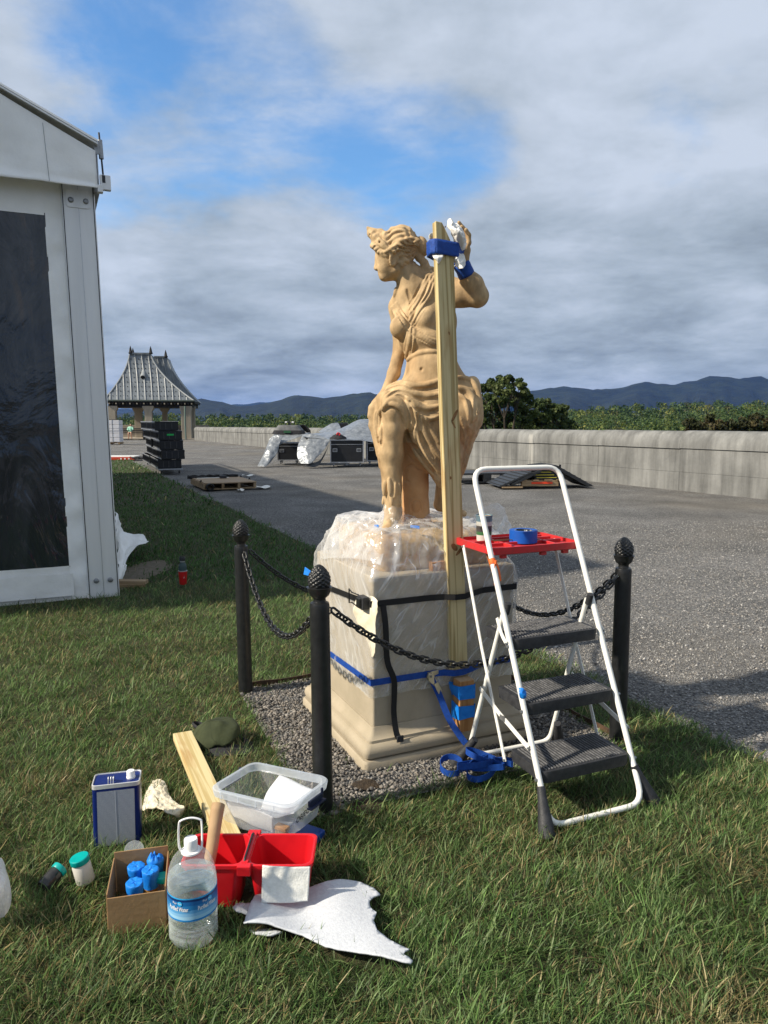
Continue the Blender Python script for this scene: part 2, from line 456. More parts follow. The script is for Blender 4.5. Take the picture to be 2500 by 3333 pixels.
MAT = dict(
    black_paint=M('black_paint', (0.008, 0.009, 0.010), 0.38, (0.016, 0.017, 0.018), 30, bump=0.15, bscale=90, spec=0.5),
    stone=M('cast_stone', (0.40, 0.34, 0.25), 0.9, (0.325, 0.277, 0.198), 5, detail=9, bump=0.35, bscale=150, bdist=0.004),
    white_paint=M('white_paint', (0.80, 0.79, 0.74), 0.35, (0.55, 0.53, 0.47), 40, lo=0.62, hi=0.8),
    rubber=M('black_rubber', (0.018, 0.019, 0.022), 0.55, (0.035, 0.036, 0.04), 40, bump=0.2, bscale=200),
    red=M('red_plastic', (0.62, 0.012, 0.02), 0.32, (0.5, 0.008, 0.014), 8, bump=0.05, bscale=30),
    red_worn=M('worn_red_plastic', (0.55, 0.02, 0.025), 0.45, (0.42, 0.03, 0.03), 30, bump=0.1, bscale=90),
    blue_tape=M('blue_tape', (0.0, 0.16, 0.62), 0.55, (0.01, 0.22, 0.72), 30, bump=0.2, bscale=60),
    blue_cloth=M('blue_webbing', (0.003, 0.042, 0.24), 0.65, (0.004, 0.06, 0.33), 60, bump=0.3, bscale=400),
    black_web=M('black_webbing', (0.006, 0.006, 0.007), 0.6, bump=0.3, bscale=400),
    steel=M('zinc_steel', (0.62, 0.58, 0.45), 0.3, (0.5, 0.47, 0.4), 30, metal=1.0),
    grey_metal=M('grey_metal', (0.33, 0.34, 0.35), 0.4, (0.24, 0.25, 0.26), 20, metal=0.7),
    white_cloth=M('white_cloth', (0.80, 0.79, 0.76), 0.85, (0.70, 0.68, 0.63), 14, bump=0.5, bscale=35, bdist=0.01),
    cream_cloth=M('cream_cloth', (0.74, 0.69, 0.56), 0.9, (0.62, 0.55, 0.40), 12, bump=0.5, bscale=40, bdist=0.01),
    foam=M('white_foam', (0.56, 0.585, 0.62), 0.85, (0.48, 0.50, 0.54), 90, bump=0.4, bscale=160, bdist=0.004),
    pad=M('white_pad', (0.78, 0.78, 0.74), 0.9, (0.66, 0.66, 0.62), 60, bump=0.3, bscale=160),
    kraft=M('kraft_paper', (0.42, 0.28, 0.155), 0.8, (0.36, 0.235, 0.125), 12, bump=0.15, bscale=40),
    cardboard=M('cardboard', (0.33, 0.20, 0.095), 0.85, (0.28, 0.165, 0.075), 14, stretch=(1, 1, 4), bump=0.1, bscale=60),
    white_plastic=M('white_plastic', (0.80, 0.80, 0.80), 0.35),
    teal=M('teal_plastic', (0.0, 0.36, 0.34), 0.35, (0.0, 0.31, 0.30), 30),
    tarp=M('silver_tarp', (0.31, 0.33, 0.35), 0.32, (0.16, 0.175, 0.195), 7, detail=6, bump=0.6, bscale=7, metal=0.35, bdist=0.05),
    case=M('road_case', (0.008, 0.009, 0.012), 0.5, (0.014, 0.015, 0.018), 10),
    alu=M('aluminium_edge', (0.55, 0.56, 0.58), 0.35, (0.42, 0.43, 0.45), 20, metal=0.8),
    green_tape=M('green_tape', (0.02, 0.45, 0.09), 0.6),
    orange=M('orange_ribbon', (0.85, 0.16, 0.03), 0.55),
    dark_cloth=M('dark_cloth', (0.012, 0.013, 0.016), 0.9, (0.03, 0.03, 0.034), 18, bump=0.5, bscale=50),
    paper=M('white_paper', (0.78, 0.77, 0.72), 0.8),
    lumber=wood('treated_pine', (0.58, 0.48, 0.26), (0.36, 0.27, 0.12), (0.36, 0.22, 0.09)),
    board=wood('pine_board', (0.62, 0.52, 0.29), (0.48, 0.37, 0.17), (0.42, 0.26, 0.10), axis=1),
    cedar=wood('cedar', (0.42, 0.22, 0.09), (0.34, 0.165, 0.06), (0.26, 0.12, 0.04)),
    pallet_wood=wood('pallet_wood', (0.36, 0.26, 0.155), (0.27, 0.19, 0.11), (0.2, 0.13, 0.07), axis=0, scale=0.4),
)

# ================================================================ THE SETTING
def struct(o, label=None):
    o['kind'] = 'structure'
    if label: o['label'] = label
    return o
def nodes_mat(name):
    m = bpy.data.materials.new(name); m.use_nodes = True
    return m, m.node_tree.nodes, m.node_tree.links, m.node_tree.nodes['Principled BSDF']
def gravel_material():
    m, N, L, b = nodes_mat('gravel')
    b.inputs['Roughness'].default_value = 0.9; b.inputs['Specular IOR Level'].default_value = 0.2
    g = N.new('ShaderNodeNewGeometry')
    def noise(sc, det=3):
        t = N.new('ShaderNodeTexNoise'); t.inputs['Scale'].default_value = sc; t.inputs['Detail'].default_value = det
        L.new(g.outputs['Position'], t.inputs['Vector']); return t.outputs['Fac']
    vo = N.new('ShaderNodeTexVoronoi'); vo.inputs['Scale'].default_value = 85
    L.new(g.outputs['Position'], vo.inputs['Vector'])
    r1 = N.new('ShaderNodeValToRGB')
    r1.color_ramp.elements[0].color = (0.085, 0.085, 0.086, 1); r1.color_ramp.elements[1].color = (0.37, 0.36, 0.345, 1)
    e = r1.color_ramp.elements.new(0.55); e.color = (0.19, 0.188, 0.184, 1)
    sx = N.new('ShaderNodeSeparateColor'); L.new(vo.outputs['Color'], sx.inputs[0]); L.new(sx.outputs[0], r1.inputs[0])
    mr = N.new('ShaderNodeMapRange'); mr.inputs[1].default_value = 0.48; mr.inputs[2].default_value = 0.72; mr.inputs[4].default_value = 0.75
    L.new(noise(0.22, 6), mr.inputs[0])
    mx = N.new('ShaderNodeMix'); mx.data_type = 'RGBA'; mx.inputs[7].default_value = (0.19, 0.17, 0.14, 1)
    L.new(mr.outputs[0], mx.inputs[0]); L.new(r1.outputs[0], mx.inputs[6])
    mr2 = N.new('ShaderNodeMapRange'); mr2.inputs[1].default_value = 0.35; mr2.inputs[2].default_value = 0.7; mr2.inputs[3].default_value = 0.72; mr2.inputs[4].default_value = 1.15
    L.new(noise(0.9, 5), mr2.inputs[0])
    vm = N.new('ShaderNodeVectorMath'); vm.operation = 'SCALE'; L.new(mx.outputs[2], vm.inputs[0]); L.new(mr2.outputs[0], vm.inputs['Scale'])
    L.new(vm.outputs[0], b.inputs['Base Color'])
    bp = N.new('ShaderNodeBump'); bp.inputs['Strength'].default_value = 1.0; bp.inputs['Distance'].default_value = 0.02
    L.new(vo.outputs['Distance'], bp.inputs['Height']); L.new(bp.outputs[0], b.inputs['Normal'])
    return m
MAT['gravel'] = gravel_material()
MAT['soil'] = M('lawn_soil', (0.035, 0.045, 0.015), 0.95, (0.060, 0.052, 0.024), 9, detail=8, bump=0.8, bscale=60, world=True, bdist=0.03)
MAT['dirt'] = M('dark_dirt', (0.028, 0.020, 0.013), 0.95, (0.055, 0.038, 0.022), 25, bump=0.9, bscale=50, bdist=0.02)
MAT['valley'] = M('valley_floor', (0.035, 0.05, 0.018), 0.95, (0.06, 0.075, 0.025), 0.02, world=True)
MAT['rust'] = M('rusty_edging', (0.045, 0.028, 0.018), 0.8, (0.09, 0.05, 0.028), 20, bump=0.3)

# edge of the lawn against the gravel: a line along the terrace
GE = Vector((1.50, 4.04, 0))
def lawn_edge(t):      # t metres along V, slightly wavering
    return GE + V * t + U * (0.07 * mnoise.noise(Vector((t * 1.3, 3.3, 0))) + 0.03 * mnoise.noise(Vector((t * 6, 1.3, 0))))
WALL_D = Vector((-0.449, 0.8935, 0)).normalized()
WALL_N = Vector((-WALL_D.y, WALL_D.x, 0))          # towards the terrace
WALL_0 = Vector((7.997, 15.27, 0)) - WALL_D * 14
WALL_LEN = 69.5
# terrace of gravel, up to the wall
far = WALL_0 + WALL_D * 125; near = WALL_0 - WALL_D * 60
terr = MB().add([near - WALL_N * 0.3, far - WALL_N * 0.3, far + WALL_N * 110, near + WALL_N * 110], [(0, 1, 2, 3)])
terr.v = [(x, y, -0.03) for x, y, z in terr.v]
struct(terr.build('terrace_gravel', MAT['gravel']), 'grey gravel terrace')
# lawn sheet: from the edge to the left
lv, lf = [], []
ts = np.concatenate([np.arange(-16, 12, 0.15), np.arange(12, 31, 0.5)])
for i, t in enumerate(ts):
    e = lawn_edge(t); lv += [(e.x, e.y, -0.03), (e.x - 0.05 * U.x, e.y - 0.05 * U.y, 0.0)]
    q = e - U * 45; lv.append((q.x, q.y, 0.0))
    if i:
        k = 3 * i; lf += [(k - 3, k, k + 1, k - 2), (k - 2, k + 1, k + 2, k - 1)]
lm = MB().add(lv, lf)
struct(lm.build('lawn', MAT['soil']), 'lawn soil under the grass')
# gravel bed round the pedestal
BED = [Vector((-0.87, 4.24, 0)), Vector((-0.28, 2.80, 0)), Vector((1.20, 3.48, 0)), Vector((0.56, 4.93, 0))]
bedm = MB()
def bed_fn(a, b):
    p = BED[0].lerp(BED[1], b); q = BED[3].lerp(BED[2], b); r = p.lerp(q, a)
    return (r.x, r.y, 0.006 + 0.008 * mnoise.noise(r * 4))
bedm.grid(bed_fn, 30, 30)
struct(bedm.build('gravel_bed', MAT['gravel']), 'bed of crushed stone round the pedestal')
for (i, j), lab in {(0, 3): 'thin rusty edging strip between lawn and stone bed, behind the pedestal', (3, 2): 'thin rusty edging strip of the stone bed, behind the stepladder'}.items():
    m_ = MB(); pts = [BED[i].lerp(BED[j], k / 12) + Vector((0, 0, 0.012 + 0.006 * math.sin(k * 1.9))) for k in range(13)]
    m_.ribbon(pts, (U if i else V), 0.05, 0.006)
    tag(m_.build('edging_strip', MAT['rust'], loc=BED[i]), lab, 'edging')
def mound(name, c, r, h, label, sd):
    m_ = MB()
    def fn(a, b):
        ang = a * 2 * math.pi; rr = r * b * (1 + 0.35 * mnoise.noise(Vector((math.cos(ang) * 1.5 + sd, math.sin(ang) * 1.5, sd))))
        p = Vector((c[0] + rr * math.cos(ang), c[1] + rr * 0.7 * math.sin(ang), 0))
        return (p.x, p.y, 0.012 + h * (1 - b * b) + 0.012 * (1 - b) * mnoise.noise(p * 30))
    m_.grid(fn, 28, 9, closed=True)
    tag(m_.build(name, MAT['dirt'], loc=(c[0], c[1], 0), smooth=True, ang=180), label, 'soil')
mound('soil_heap', Gd(1192, 2562)[:2], 0.062, 0.012, 'dark patch of loose soil on the stone bed before the pedestal corner', 1)
mound('soil_heap', Gd(1195, 2630)[:2], 0.085, 0.014, 'dark loose soil between stone bed and lawn beside the front bollard', 4)

# ---------------------------------------------------------------- pebbles (stuff)
def inside(px, py, poly):
    poly = [(p[0], p[1]) for p in poly]; r = np.zeros(len(px), bool); n = len(poly)
    for i in range(n):
        x0, y0 = poly[i]; x1, y1 = poly[(i + 1) % n]
        c = ((y0 > py) != (y1 > py)) & (px < (x1 - x0) * (py - y0) / ((y1 - y0) + 1e-12) + x0)
        r ^= c
    return r
def pebbles(name, xs, ys, z0, size, label, pal):
    n = len(xs)
    ico = np.array([(0, 0, 1), (1, 0, .1), (.3, .95, -.1), (-.8, .6, .15), (-.8, -.6, -.1), (.3, -.95, .1), (0, 0, -1)], float)
    tri = np.array([(0, i, i % 5 + 1) for i in range(1, 6)] + [(6, i % 5 + 1, i) for i in range(1, 6)])
    P = ico[None] * (1 + rng.normal(0, .18, (n, 7, 1)))
    sc = size * rng.lognormal(0, .3, (n, 1, 1)) * np.stack([rng.uniform(.8, 1.3, n), rng.uniform(.7, 1.1, n), rng.uniform(.45, .8, n)], 1)[:, None, :]
    P = P * sc
    a = rng.uniform(0, 6.28, n); c, s = np.cos(a), np.sin(a)
    X = P[..., 0] * c[:, None] - P[..., 1] * s[:, None]; Y = P[..., 0] * s[:, None] + P[..., 1] * c[:, None]
    tx = rng.normal(0, .35, n)[:, None]; Zz = P[..., 2] + X * tx
    W = np.stack([X + xs[:, None], Y + ys[:, None], Zz + z0 + size * .3], -1).reshape(-1, 3)
    F = (tri[None] + (np.arange(n) * 7)[:, None, None]).reshape(-1, 3)
    pal = np.array(pal); ci = rng.integers(0, len(pal), n)
    C = np.repeat(pal[ci] * rng.lognormal(0, .15, (n, 1)), 7, 0)
    o = np_mesh(name, W, F, 3, MAT['pebble'], attr=np.clip(C, 0, .8))
    tag(o, label, 'gravel', kind='stuff')
MAT['pebble'] = attr_mat('pebble_stone', 0.85, 0.25)
PAL = [(.23, .225, .22), (.15, .15, .154), (.185, .18, .172), (.30, .29, .277), (.12, .12, .125), (.25, .23, .208), (.37, .36, .345)]
PED_C = Vector((0.14, 3.80, 0))
n_ = 22000
xs = rng.uniform(-0.9, 1.2, n_); ys = rng.uniform(2.8, 4.95, n_)
k_ = inside(xs, ys, BED) & ~inside(xs, ys, [uv(PED_C, a * .44, b * .44) for a, b in ((-1, -1), (1, -1), (1, 1), (-1, 1))])
pebbles('crushed_stone', xs[k_], ys[k_], 0.008, 0.0078, 'crushed grey stone filling the bed round the pedestal', [(p[0] * .72, p[1] * .68, p[2] * .63) for p in PAL])
n_ = 115000
xs = rng.uniform(-1.5, 6.5, n_); ys = 2.2 + 9.8 * rng.uniform(0, 1, n_) ** 1.35
e_ = GE.x - (ys - GE.y) * math.tan(ANG)
k_ = (xs > e_ - 0.03) & (xs < 0.6 * ys + 0.5) & (rng.uniform(0, 1, n_) < np.clip(1.5 - ys / 12, .15, 1))
pebbles('loose_gravel', xs[k_], ys[k_], -0.03, 0.0066, 'loose grey gravel of the terrace', PAL)

# ---------------------------------------------------------------- parapet wall
def wall_material():
    m, N, L, b = nodes_mat('weathered_concrete')
    b.inputs['Roughness'].default_value = 0.92; b.inputs['Specular IOR Level'].default_value = 0.15
    g = N.new('ShaderNodeNewGeometry')
    def noise(sc, st, det=5):
        mp = N.new('ShaderNodeMapping'); mp.inputs['Scale'].default_value = st; L.new(g.outputs['Position'], mp.inputs[0])
        t = N.new('ShaderNodeTexNoise'); t.inputs['Scale'].default_value = sc; t.inputs['Detail'].default_value = det; t.inputs['Roughness'].default_value = 0.65
        L.new(mp.outputs[0], t.inputs['Vector']); return t.outputs['Fac']
    def ramp(f, a, b_, ca, cb):
        r = N.new('ShaderNodeValToRGB'); r.color_ramp.elements[0].position = a; r.color_ramp.elements[1].position = b_
        r.color_ramp.elements[0].color = (*ca, 1); r.color_ramp.elements[1].color = (*cb, 1); L.new(f, r.inputs[0]); return r.outputs[0]
    base = ramp(noise(1.2, (1, 1, 1), 8), .3, .7, (.150, .152, .150), (.245, .247, .242))
    streak = ramp(noise(3.2, (1, 1, .09), 5), .36, .64, (.50, .50, .50), (1.10, 1.10, 1.09))
    mx = N.new('ShaderNodeMix'); mx.data_type = 'RGBA'; mx.blend_type = 'MULTIPLY'; mx.inputs[0].default_value = .8
    L.new(base, mx.inputs[6]); L.new(streak, mx.inputs[7])
    white = N.new('ShaderNodeMapRange'); white.inputs[1].default_value = .655; white.inputs[2].default_value = .72; white.inputs[4].default_value = .6
    L.new(noise(2.4, (1, 1, .05), 2), white.inputs[0])
    mx2 = N.new('ShaderNodeMix'); mx2.data_type = 'RGBA'; mx2.inputs[7].default_value = (.42, .41, .38, 1)
    L.new(white.outputs[0], mx2.inputs[0]); L.new(mx.outputs[2], mx2.inputs[6]); L.new(mx2.outputs[2], b.inputs['Base Color'])
    bp = N.new('ShaderNodeBump'); bp.inputs['Strength'].default_value = .4; bp.inputs['Distance'].default_value = .02
    L.new(noise(14, (1, 1, 1), 6), bp.inputs['Height']); L.new(bp.outputs[0], b.inputs['Normal'])
    return m
MAT['wall'] = wall_material()
def parapet():
    w = thing('parapet_wall', WALL_0, 'long weathered concrete parapet wall with rounded coping along the terrace edge', 'wall')
    step = 2.72; n = int(WALL_LEN / step)
    for i in range(n):
        a, b = i * step + .0025, (i + 1) * step - .0025
        hs = 1.37 - 0.30 * max(0, (i * step - 14)) / 55.0
        p, q = WALL_0 + WALL_D * a, WALL_0 + WALL_D * b
        zb = .30 * hs; zc = .70 * hs
        j = (rng.uniform(-.004, .004, 3))
        def blk(z0, z1, off):
            m_ = MB(); m_.extrude([p + WALL_N * off + Z * z0, q + WALL_N * off + Z * z0, q + WALL_N * off + Z * z1, p + WALL_N * off + Z * z1], -WALL_N * (.55 + off)); return m_
        blk(-.3, zb - .002, j[0]).build('wall_block', MAT['wall'], w, bevel=.003)
        blk(zb + .002, zc - .004, j[1]).build('wall_block', MAT['wall'], w, bevel=.003)
        prof = [(.035, 0), (.035, .06)] + [(.035 - .26 * (1 - math.cos(t)), .06 + (hs - zc - .06) * math.sin(t)) for t in np.linspace(.15, math.pi / 2, 9)] + [(-.34, hs - zc), (-.6, hs - zc - .04), (-.6, 0)]
        m_ = MB(); m_.extrude([p + WALL_N * (x + j[2]) + Z * (zc + .006 + z) for x, z in prof], WALL_D * (b - a))
        m_.build('coping_stone', MAT['wall'], w, smooth=True, ang=30)
    # backing behind the open joints
    m_ = MB(); m_.box(WALL_0 + WALL_D * (WALL_LEN / 2 - 1) - WALL_N * .29 + Z * .35, (.42, WALL_LEN - 2.4, 1.1), WALL_N, WALL_D)
    m_.build('wall_core', MAT['wall'], w)
parapet()

# ---------------------------------------------------------------- valley, mountains, woods
def far_py(px):
    return np.interp(px, [-900, 600, 1250, 1700, 2100, 2500, 3300], [1352, 1346, 1348, 1338, 1312, 1304, 1298])
def tree_top(px, D):
    fr = np.clip((1 / 220 - 1 / D) / (1 / 220 - 1 / 1100), 0, 1)
    return 1.6 + (1370 - (1408 + (far_py(px) - 1408) * fr)) / 2400 * D
vb, vfc = [], []
Ds = [30, 60, 110, 180, 260, 380, 520, 700, 900, 1100, 1500, 2500, 5000, 9000, 16000, 30000]
PXs = np.linspace(-4200, 6700, 60)
for d in Ds:
    for p in PXs:
        z = (tree_top(p, min(max(d, 220), 1100)) - 13) * (1 if d < 1200 else max(0, 1 - (d - 1100) / 1500)) - (40 if d > 2400 else 0)
        if d < 200: z = -14
        vb.append(((p - 1250) / 2400 * d, d, z))
for i in range(len(Ds) - 1):
    for k in range(59):
        a = i * 60 + k; vfc.append((a, a + 1, a + 61, a + 60))
# keep the near rows beyond the wall
vm_ = MB().add(vb, vfc)
struct(vm_.build('valley_ground', MAT['valley']), 'wooded valley floor')
bk = MB().add([(-30000, -30000, -45), (30000, -30000, -45), (30000, 29000, -45), (-30000, 29000, -45)], [(0, 1, 2, 3)])
struct(bk.build('plain', MAT['valley']), 'plain reaching to the horizon')
MAT['mountain'] = M('mountain_forest', (0.003, 0.008, 0.008), 0.95, (0.014, 0.022, 0.013), 0.008, detail=10, lo=.4, hi=.62, bump=1.0, bscale=.02, world=True, bdist=18)  # cloud shadow over the hills is put into this dark colour
def ridge(name, pts, D, depth, sd, label):
    px = np.array([p[0] for p in pts], float); py = np.array([p[1] for p in pts], float)
    nu, nv = 240, 26
    m_ = MB()
    def fn(a, b):
        x = px[0] + (px[-1] - px[0]) * a
        h = 1.6 + (1370 - np.interp(x, px, py)) / 2400 * D
        crest = 0.68
        t = b / crest if b < crest else 1 + (b - crest) / (1 - crest)
        prof = (t ** 1.5 if t < 1 else 1 - .85 * (t - 1))
        y = D - depth + depth * b / crest
        s = mnoise.noise(Vector((x * .009 + sd, t * 1.3, sd)))
        s2 = mnoise.noise(Vector((x * .035 + sd, t * 3.5, sd + 4)))
        w = min(1, 2.2 * abs(1 - t)) if t < 1 else .3
        z = -45 + (h + 45) * prof + w * (h + 45) * (.34 * s + .13 * s2) + (h + 45) * .012 * mnoise.noise(Vector((x * .12, t * 9, sd)))
        return ((x - 1250) / 2400 * y, y, z)
    m_.grid(fn, nu, nv)
    struct(m_.build(name, MAT['mountain'], smooth=True, ang=180), label)
ridge('mountain', [(-1500, 1330), (-600, 1318), (100, 1335), (330, 1350), (420, 1342), (500, 1330), (585, 1312), (655, 1300), (720, 1312), (790, 1326), (870, 1316), (920, 1302), (960, 1291), (1010, 1289), (1060, 1296), (1130, 1294), (1205, 1282), (1300, 1300), (1420, 1318), (1550, 1340), (1750, 1365)], 4200, 1500, 2.0, 'blue wooded hills behind the pavilion')
ridge('mountain', [(900, 1345), (1150, 1330), (1400, 1305), (1560, 1290), (1715, 1276), (1850, 1268), (2000, 1258), (2130, 1250), (2240, 1239), (2290, 1231), (2330, 1227), (2390, 1238), (2440, 1235), (2500, 1242), (2700, 1250), (3000, 1240), (3600, 1290), (4200, 1330)], 5600, 1900, 7.0, 'blue mountain ridge beyond the woods')
ridge('mountain', [(-900, 1352), (100, 1338), (330, 1335), (420, 1330), (560, 1338), (700, 1322), (820, 1316), (950, 1310), (1100, 1325), (1400, 1335)], 8500, 2500, 12.0, 'faint distant hills between the pavilion columns')
MAT['leaf'] = attr_mat('leaf', 0.65, 0.25, 0.25)
def leaf_cloud(C, Rr, n, size, cols, rs, var=.22):
    """n small leaf-clump quads through the volume of each ellipsoid; C (k,3), Rr (k,3)"""
    k = len(C)
    d = rs.normal(0, 1, (k, n, 3)); d /= np.linalg.norm(d, axis=2, keepdims=True)
    r = rs.uniform(.35, 1, (k, n, 1)) ** .6
    pos = C[:, None] + d * r * Rr[:, None]
    a = rs.normal(0, 1, (k, n, 3)); a /= np.linalg.norm(a, axis=2, keepdims=True)
    b = np.cross(a, d + rs.normal(0, .6, (k, n, 3))); b /= np.linalg.norm(b, axis=2, keepdims=True)
    s = (size if np.isscalar(size) else size[:, None, None]) * rs.uniform(.5, 1.2, (k, n, 1))
    Q = np.stack([pos - a * s * .5 - b * s * .3, pos + a * s * .35 - b * s * .45, pos + a * s * .6 + b * s * .3, pos - a * s * .3 + b * s * .5], 2)
    cc = cols[:, None] * rs.lognormal(0, var, (k, n, 1))
    return Q.reshape(-1, 3), np.repeat(cc.reshape(-1, 3), 4, 0)
def woods():
    rs = np.random.default_rng(5)
    n = 2300
    D = 1 / rs.uniform(1 / 1150, 1 / 230, n)
    px = rs.uniform(-350, 2950, n)
    top = tree_top(px, D) + rs.normal(0, 1.3, n)
    rw = rs.uniform(4, 7.5, n); rh = rs.uniform(4.5, 7.5, n)
    C = np.stack([(px - 1250) / 2400 * D, D, top - rh], 1)
    pal = np.array([(.045, .078, .022), (.064, .102, .028), (.036, .066, .022), (.12, .145, .032), (.15, .155, .036), (.06, .065, .022), (.045, .075, .02), (.08, .105, .022)])
    pr = np.array([.26, .2, .2, .09, .04, .03, .1, .08])
    cols = pal[rs.choice(len(pal), n, p=pr)]
    Rr = np.stack([rw, rw, rh], 1)
    W, A = leaf_cloud(C, Rr, 100, np.clip(D / 400, .9, 2.0), cols, rs, var=.12)
    F = np.arange(len(W)).reshape(-1, 4)
    o = np_mesh('woods', W, F, 4, MAT['leaf'], attr=A)
    tag(o, 'far woods filling the valley below the terrace', 'woods', kind='stuff')
woods()
MAT['bark'] = M('bark', (0.07, 0.055, 0.04), .95, (.04, .032, .025), 6, bump=.6, bscale=20)
def tree(name, base, clumps, trunk_r, leaf, n, cols, label, sd, group=None):
    """clumps: list of (x, y, z, rx, rz) in metres; each is reached by its own limb"""
    rs = np.random.default_rng(sd); base = Vector(base)
    t = thing(name, base, label, 'tree', group)
    m_ = MB(); top = max(c[2] for c in clumps)
    fork = base + Vector((0, 0, (top - base.z) * .35))
    m_.tube([base, base.lerp(fork, .5) + Vector((.1, 0, 0)), fork], [trunk_r * 1.3, trunk_r, trunk_r * .8], 8)
    for c in clumps:
        q = Vector(c[:3]); mid = fork.lerp(q, .5) + Vector((rs.uniform(-.5, .5), rs.uniform(-.5, .5), .3))
        m_.tube([fork, mid, q], [trunk_r * .5, trunk_r * .28, trunk_r * .1], 6)
        for _ in range(3):
            e = q + Vector((rs.uniform(-1, 1) * c[3], rs.uniform(-1, 1) * c[3], rs.uniform(-.6, .9) * c[4]))
            m_.tube([mid.lerp(q, .5), e], [trunk_r * .14, trunk_r * .04], 5)
    m_.build('trunk', MAT['bark'], t, smooth=True)
    C = np.array([c[:3] for c in clumps]); Rr = np.array([(c[3], c[3], c[4]) for c in clumps])
    # smaller sub-clumps on each clump give the ragged outline
    sub = []; sr = []
    for c, r in zip(C, Rr):
        for _ in range(13):
            d = rs.normal(0, 1, 3); d /= np.linalg.norm(d)
            sub.append(c + d * r * rs.uniform(.45, 1.0)); sr.append(r * rs.uniform(.22, .5))
    C = np.array(sub); Rr = np.array(sr)
    cc = np.array(cols)[rs.integers(0, len(cols), len(C))]
    W, A = leaf_cloud(C, Rr, n, leaf, cc, rs)
    np_mesh('crown', W, np.arange(len(W)).reshape(-1, 4), 4, MAT['leaf'], attr=A, parent=t)
OAK = [(.055, .082, .026), (.075, .105, .032), (.042, .066, .022), (.095, .12, .038)]
def oak_clumps(lst, D):
    out = []
    for (px, py, r, dy) in lst:
        p = S(px, py, D + dy); out.append((p.x, p.y, p.z, r * D / 2400, r * .8 * D / 2400))
    return out
tree('oak_tree', S(1640, 1600, 62) * 1.0 - Vector((0, 0, 6)), oak_clumps([(1655, 1238, 26, 0), (1618, 1248, 28, 1), (1688, 1262, 28, -1), (1585, 1268, 32, 0), (1640, 1282, 40, -2), (1700, 1300, 34, 1), (1600, 1312, 44, -1), (1660, 1330, 46, 0), (1548, 1312, 38, 1), (1712, 1345, 36, 0), (1560, 1362, 44, 0), (1625, 1372, 48, 1), (1690, 1382, 44, 0), (1520, 1350, 36, 0), (1530, 1395, 40, 0)], 62),
     .35, .20, 95, OAK, 'dark green oak standing behind the wall, right of the statue', 21)
tree('oak_tree', S(1780, 1600, 66) - Vector((0, 0, 6)), oak_clumps([(1745, 1308, 28, 0), (1790, 1312, 30, 1), (1765, 1338, 38, -1), (1815, 1335, 30, 0), (1730, 1362, 38, 0), (1785, 1375, 42, 0), (1830, 1372, 34, 1), (1855, 1392, 30, 0), (1750, 1395, 40, 0)], 66),
     .28, .20, 95, OAK, 'lower dark tree with bare twigs showing, right beside the tall oak', 22)
for i, (x, y, lab) in enumerate([(2300, 1382, 'dark bushy tree top showing above the wall, left of two at the far right'), (2455, 1378, 'dark bushy tree top above the wall at the right edge of the picture')]):
    tree('bushy_tree', S(x, 1560, 78) - Vector((0, 0, 6)), oak_clumps([(x - 50, y + 6, 30, 0), (x, y, 34, 1), (x + 45, y + 4, 32, -1), (x - 15, y + 22, 40, 0), (x + 70, y + 14, 30, 0)], 78), .25, .3, 46,
         [(.04, .042, .016), (.03, .036, .013), (.06, .05, .02)], lab, 40 + i, 'tree tops above the wall')
# ---------------------------------------------------------------- haze
hz = MB().box((0, 4300, 190), (26000, 26000, 480 + 2 * 3), )
hz.v = [(x, y, -46.5 if z < 100 else 460.0) for x, y, z in hz.v]
mh = bpy.data.materials.new('haze_air'); mh.use_nodes = True
for n in list(mh.node_tree.nodes):
    if n.type != 'OUTPUT_MATERIAL': mh.node_tree.nodes.remove(n)
pv = mh.node_tree.nodes.new('ShaderNodeVolumePrincipled')
pv.inputs['Color'].default_value = (0.04, 0.28, 1.0, 1)
pv.inputs['Density'].default_value = 0.000032
pv.inputs['Anisotropy'].default_value = 0.2
mh.node_tree.links.new(pv.outputs[0], [n for n in mh.node_tree.nodes if n.type == 'OUTPUT_MATERIAL'][0].inputs['Volume'])
o = hz.build('haze', mh); o['kind'] = 'stuff'; o['label'] = 'thin blue haze in the air'

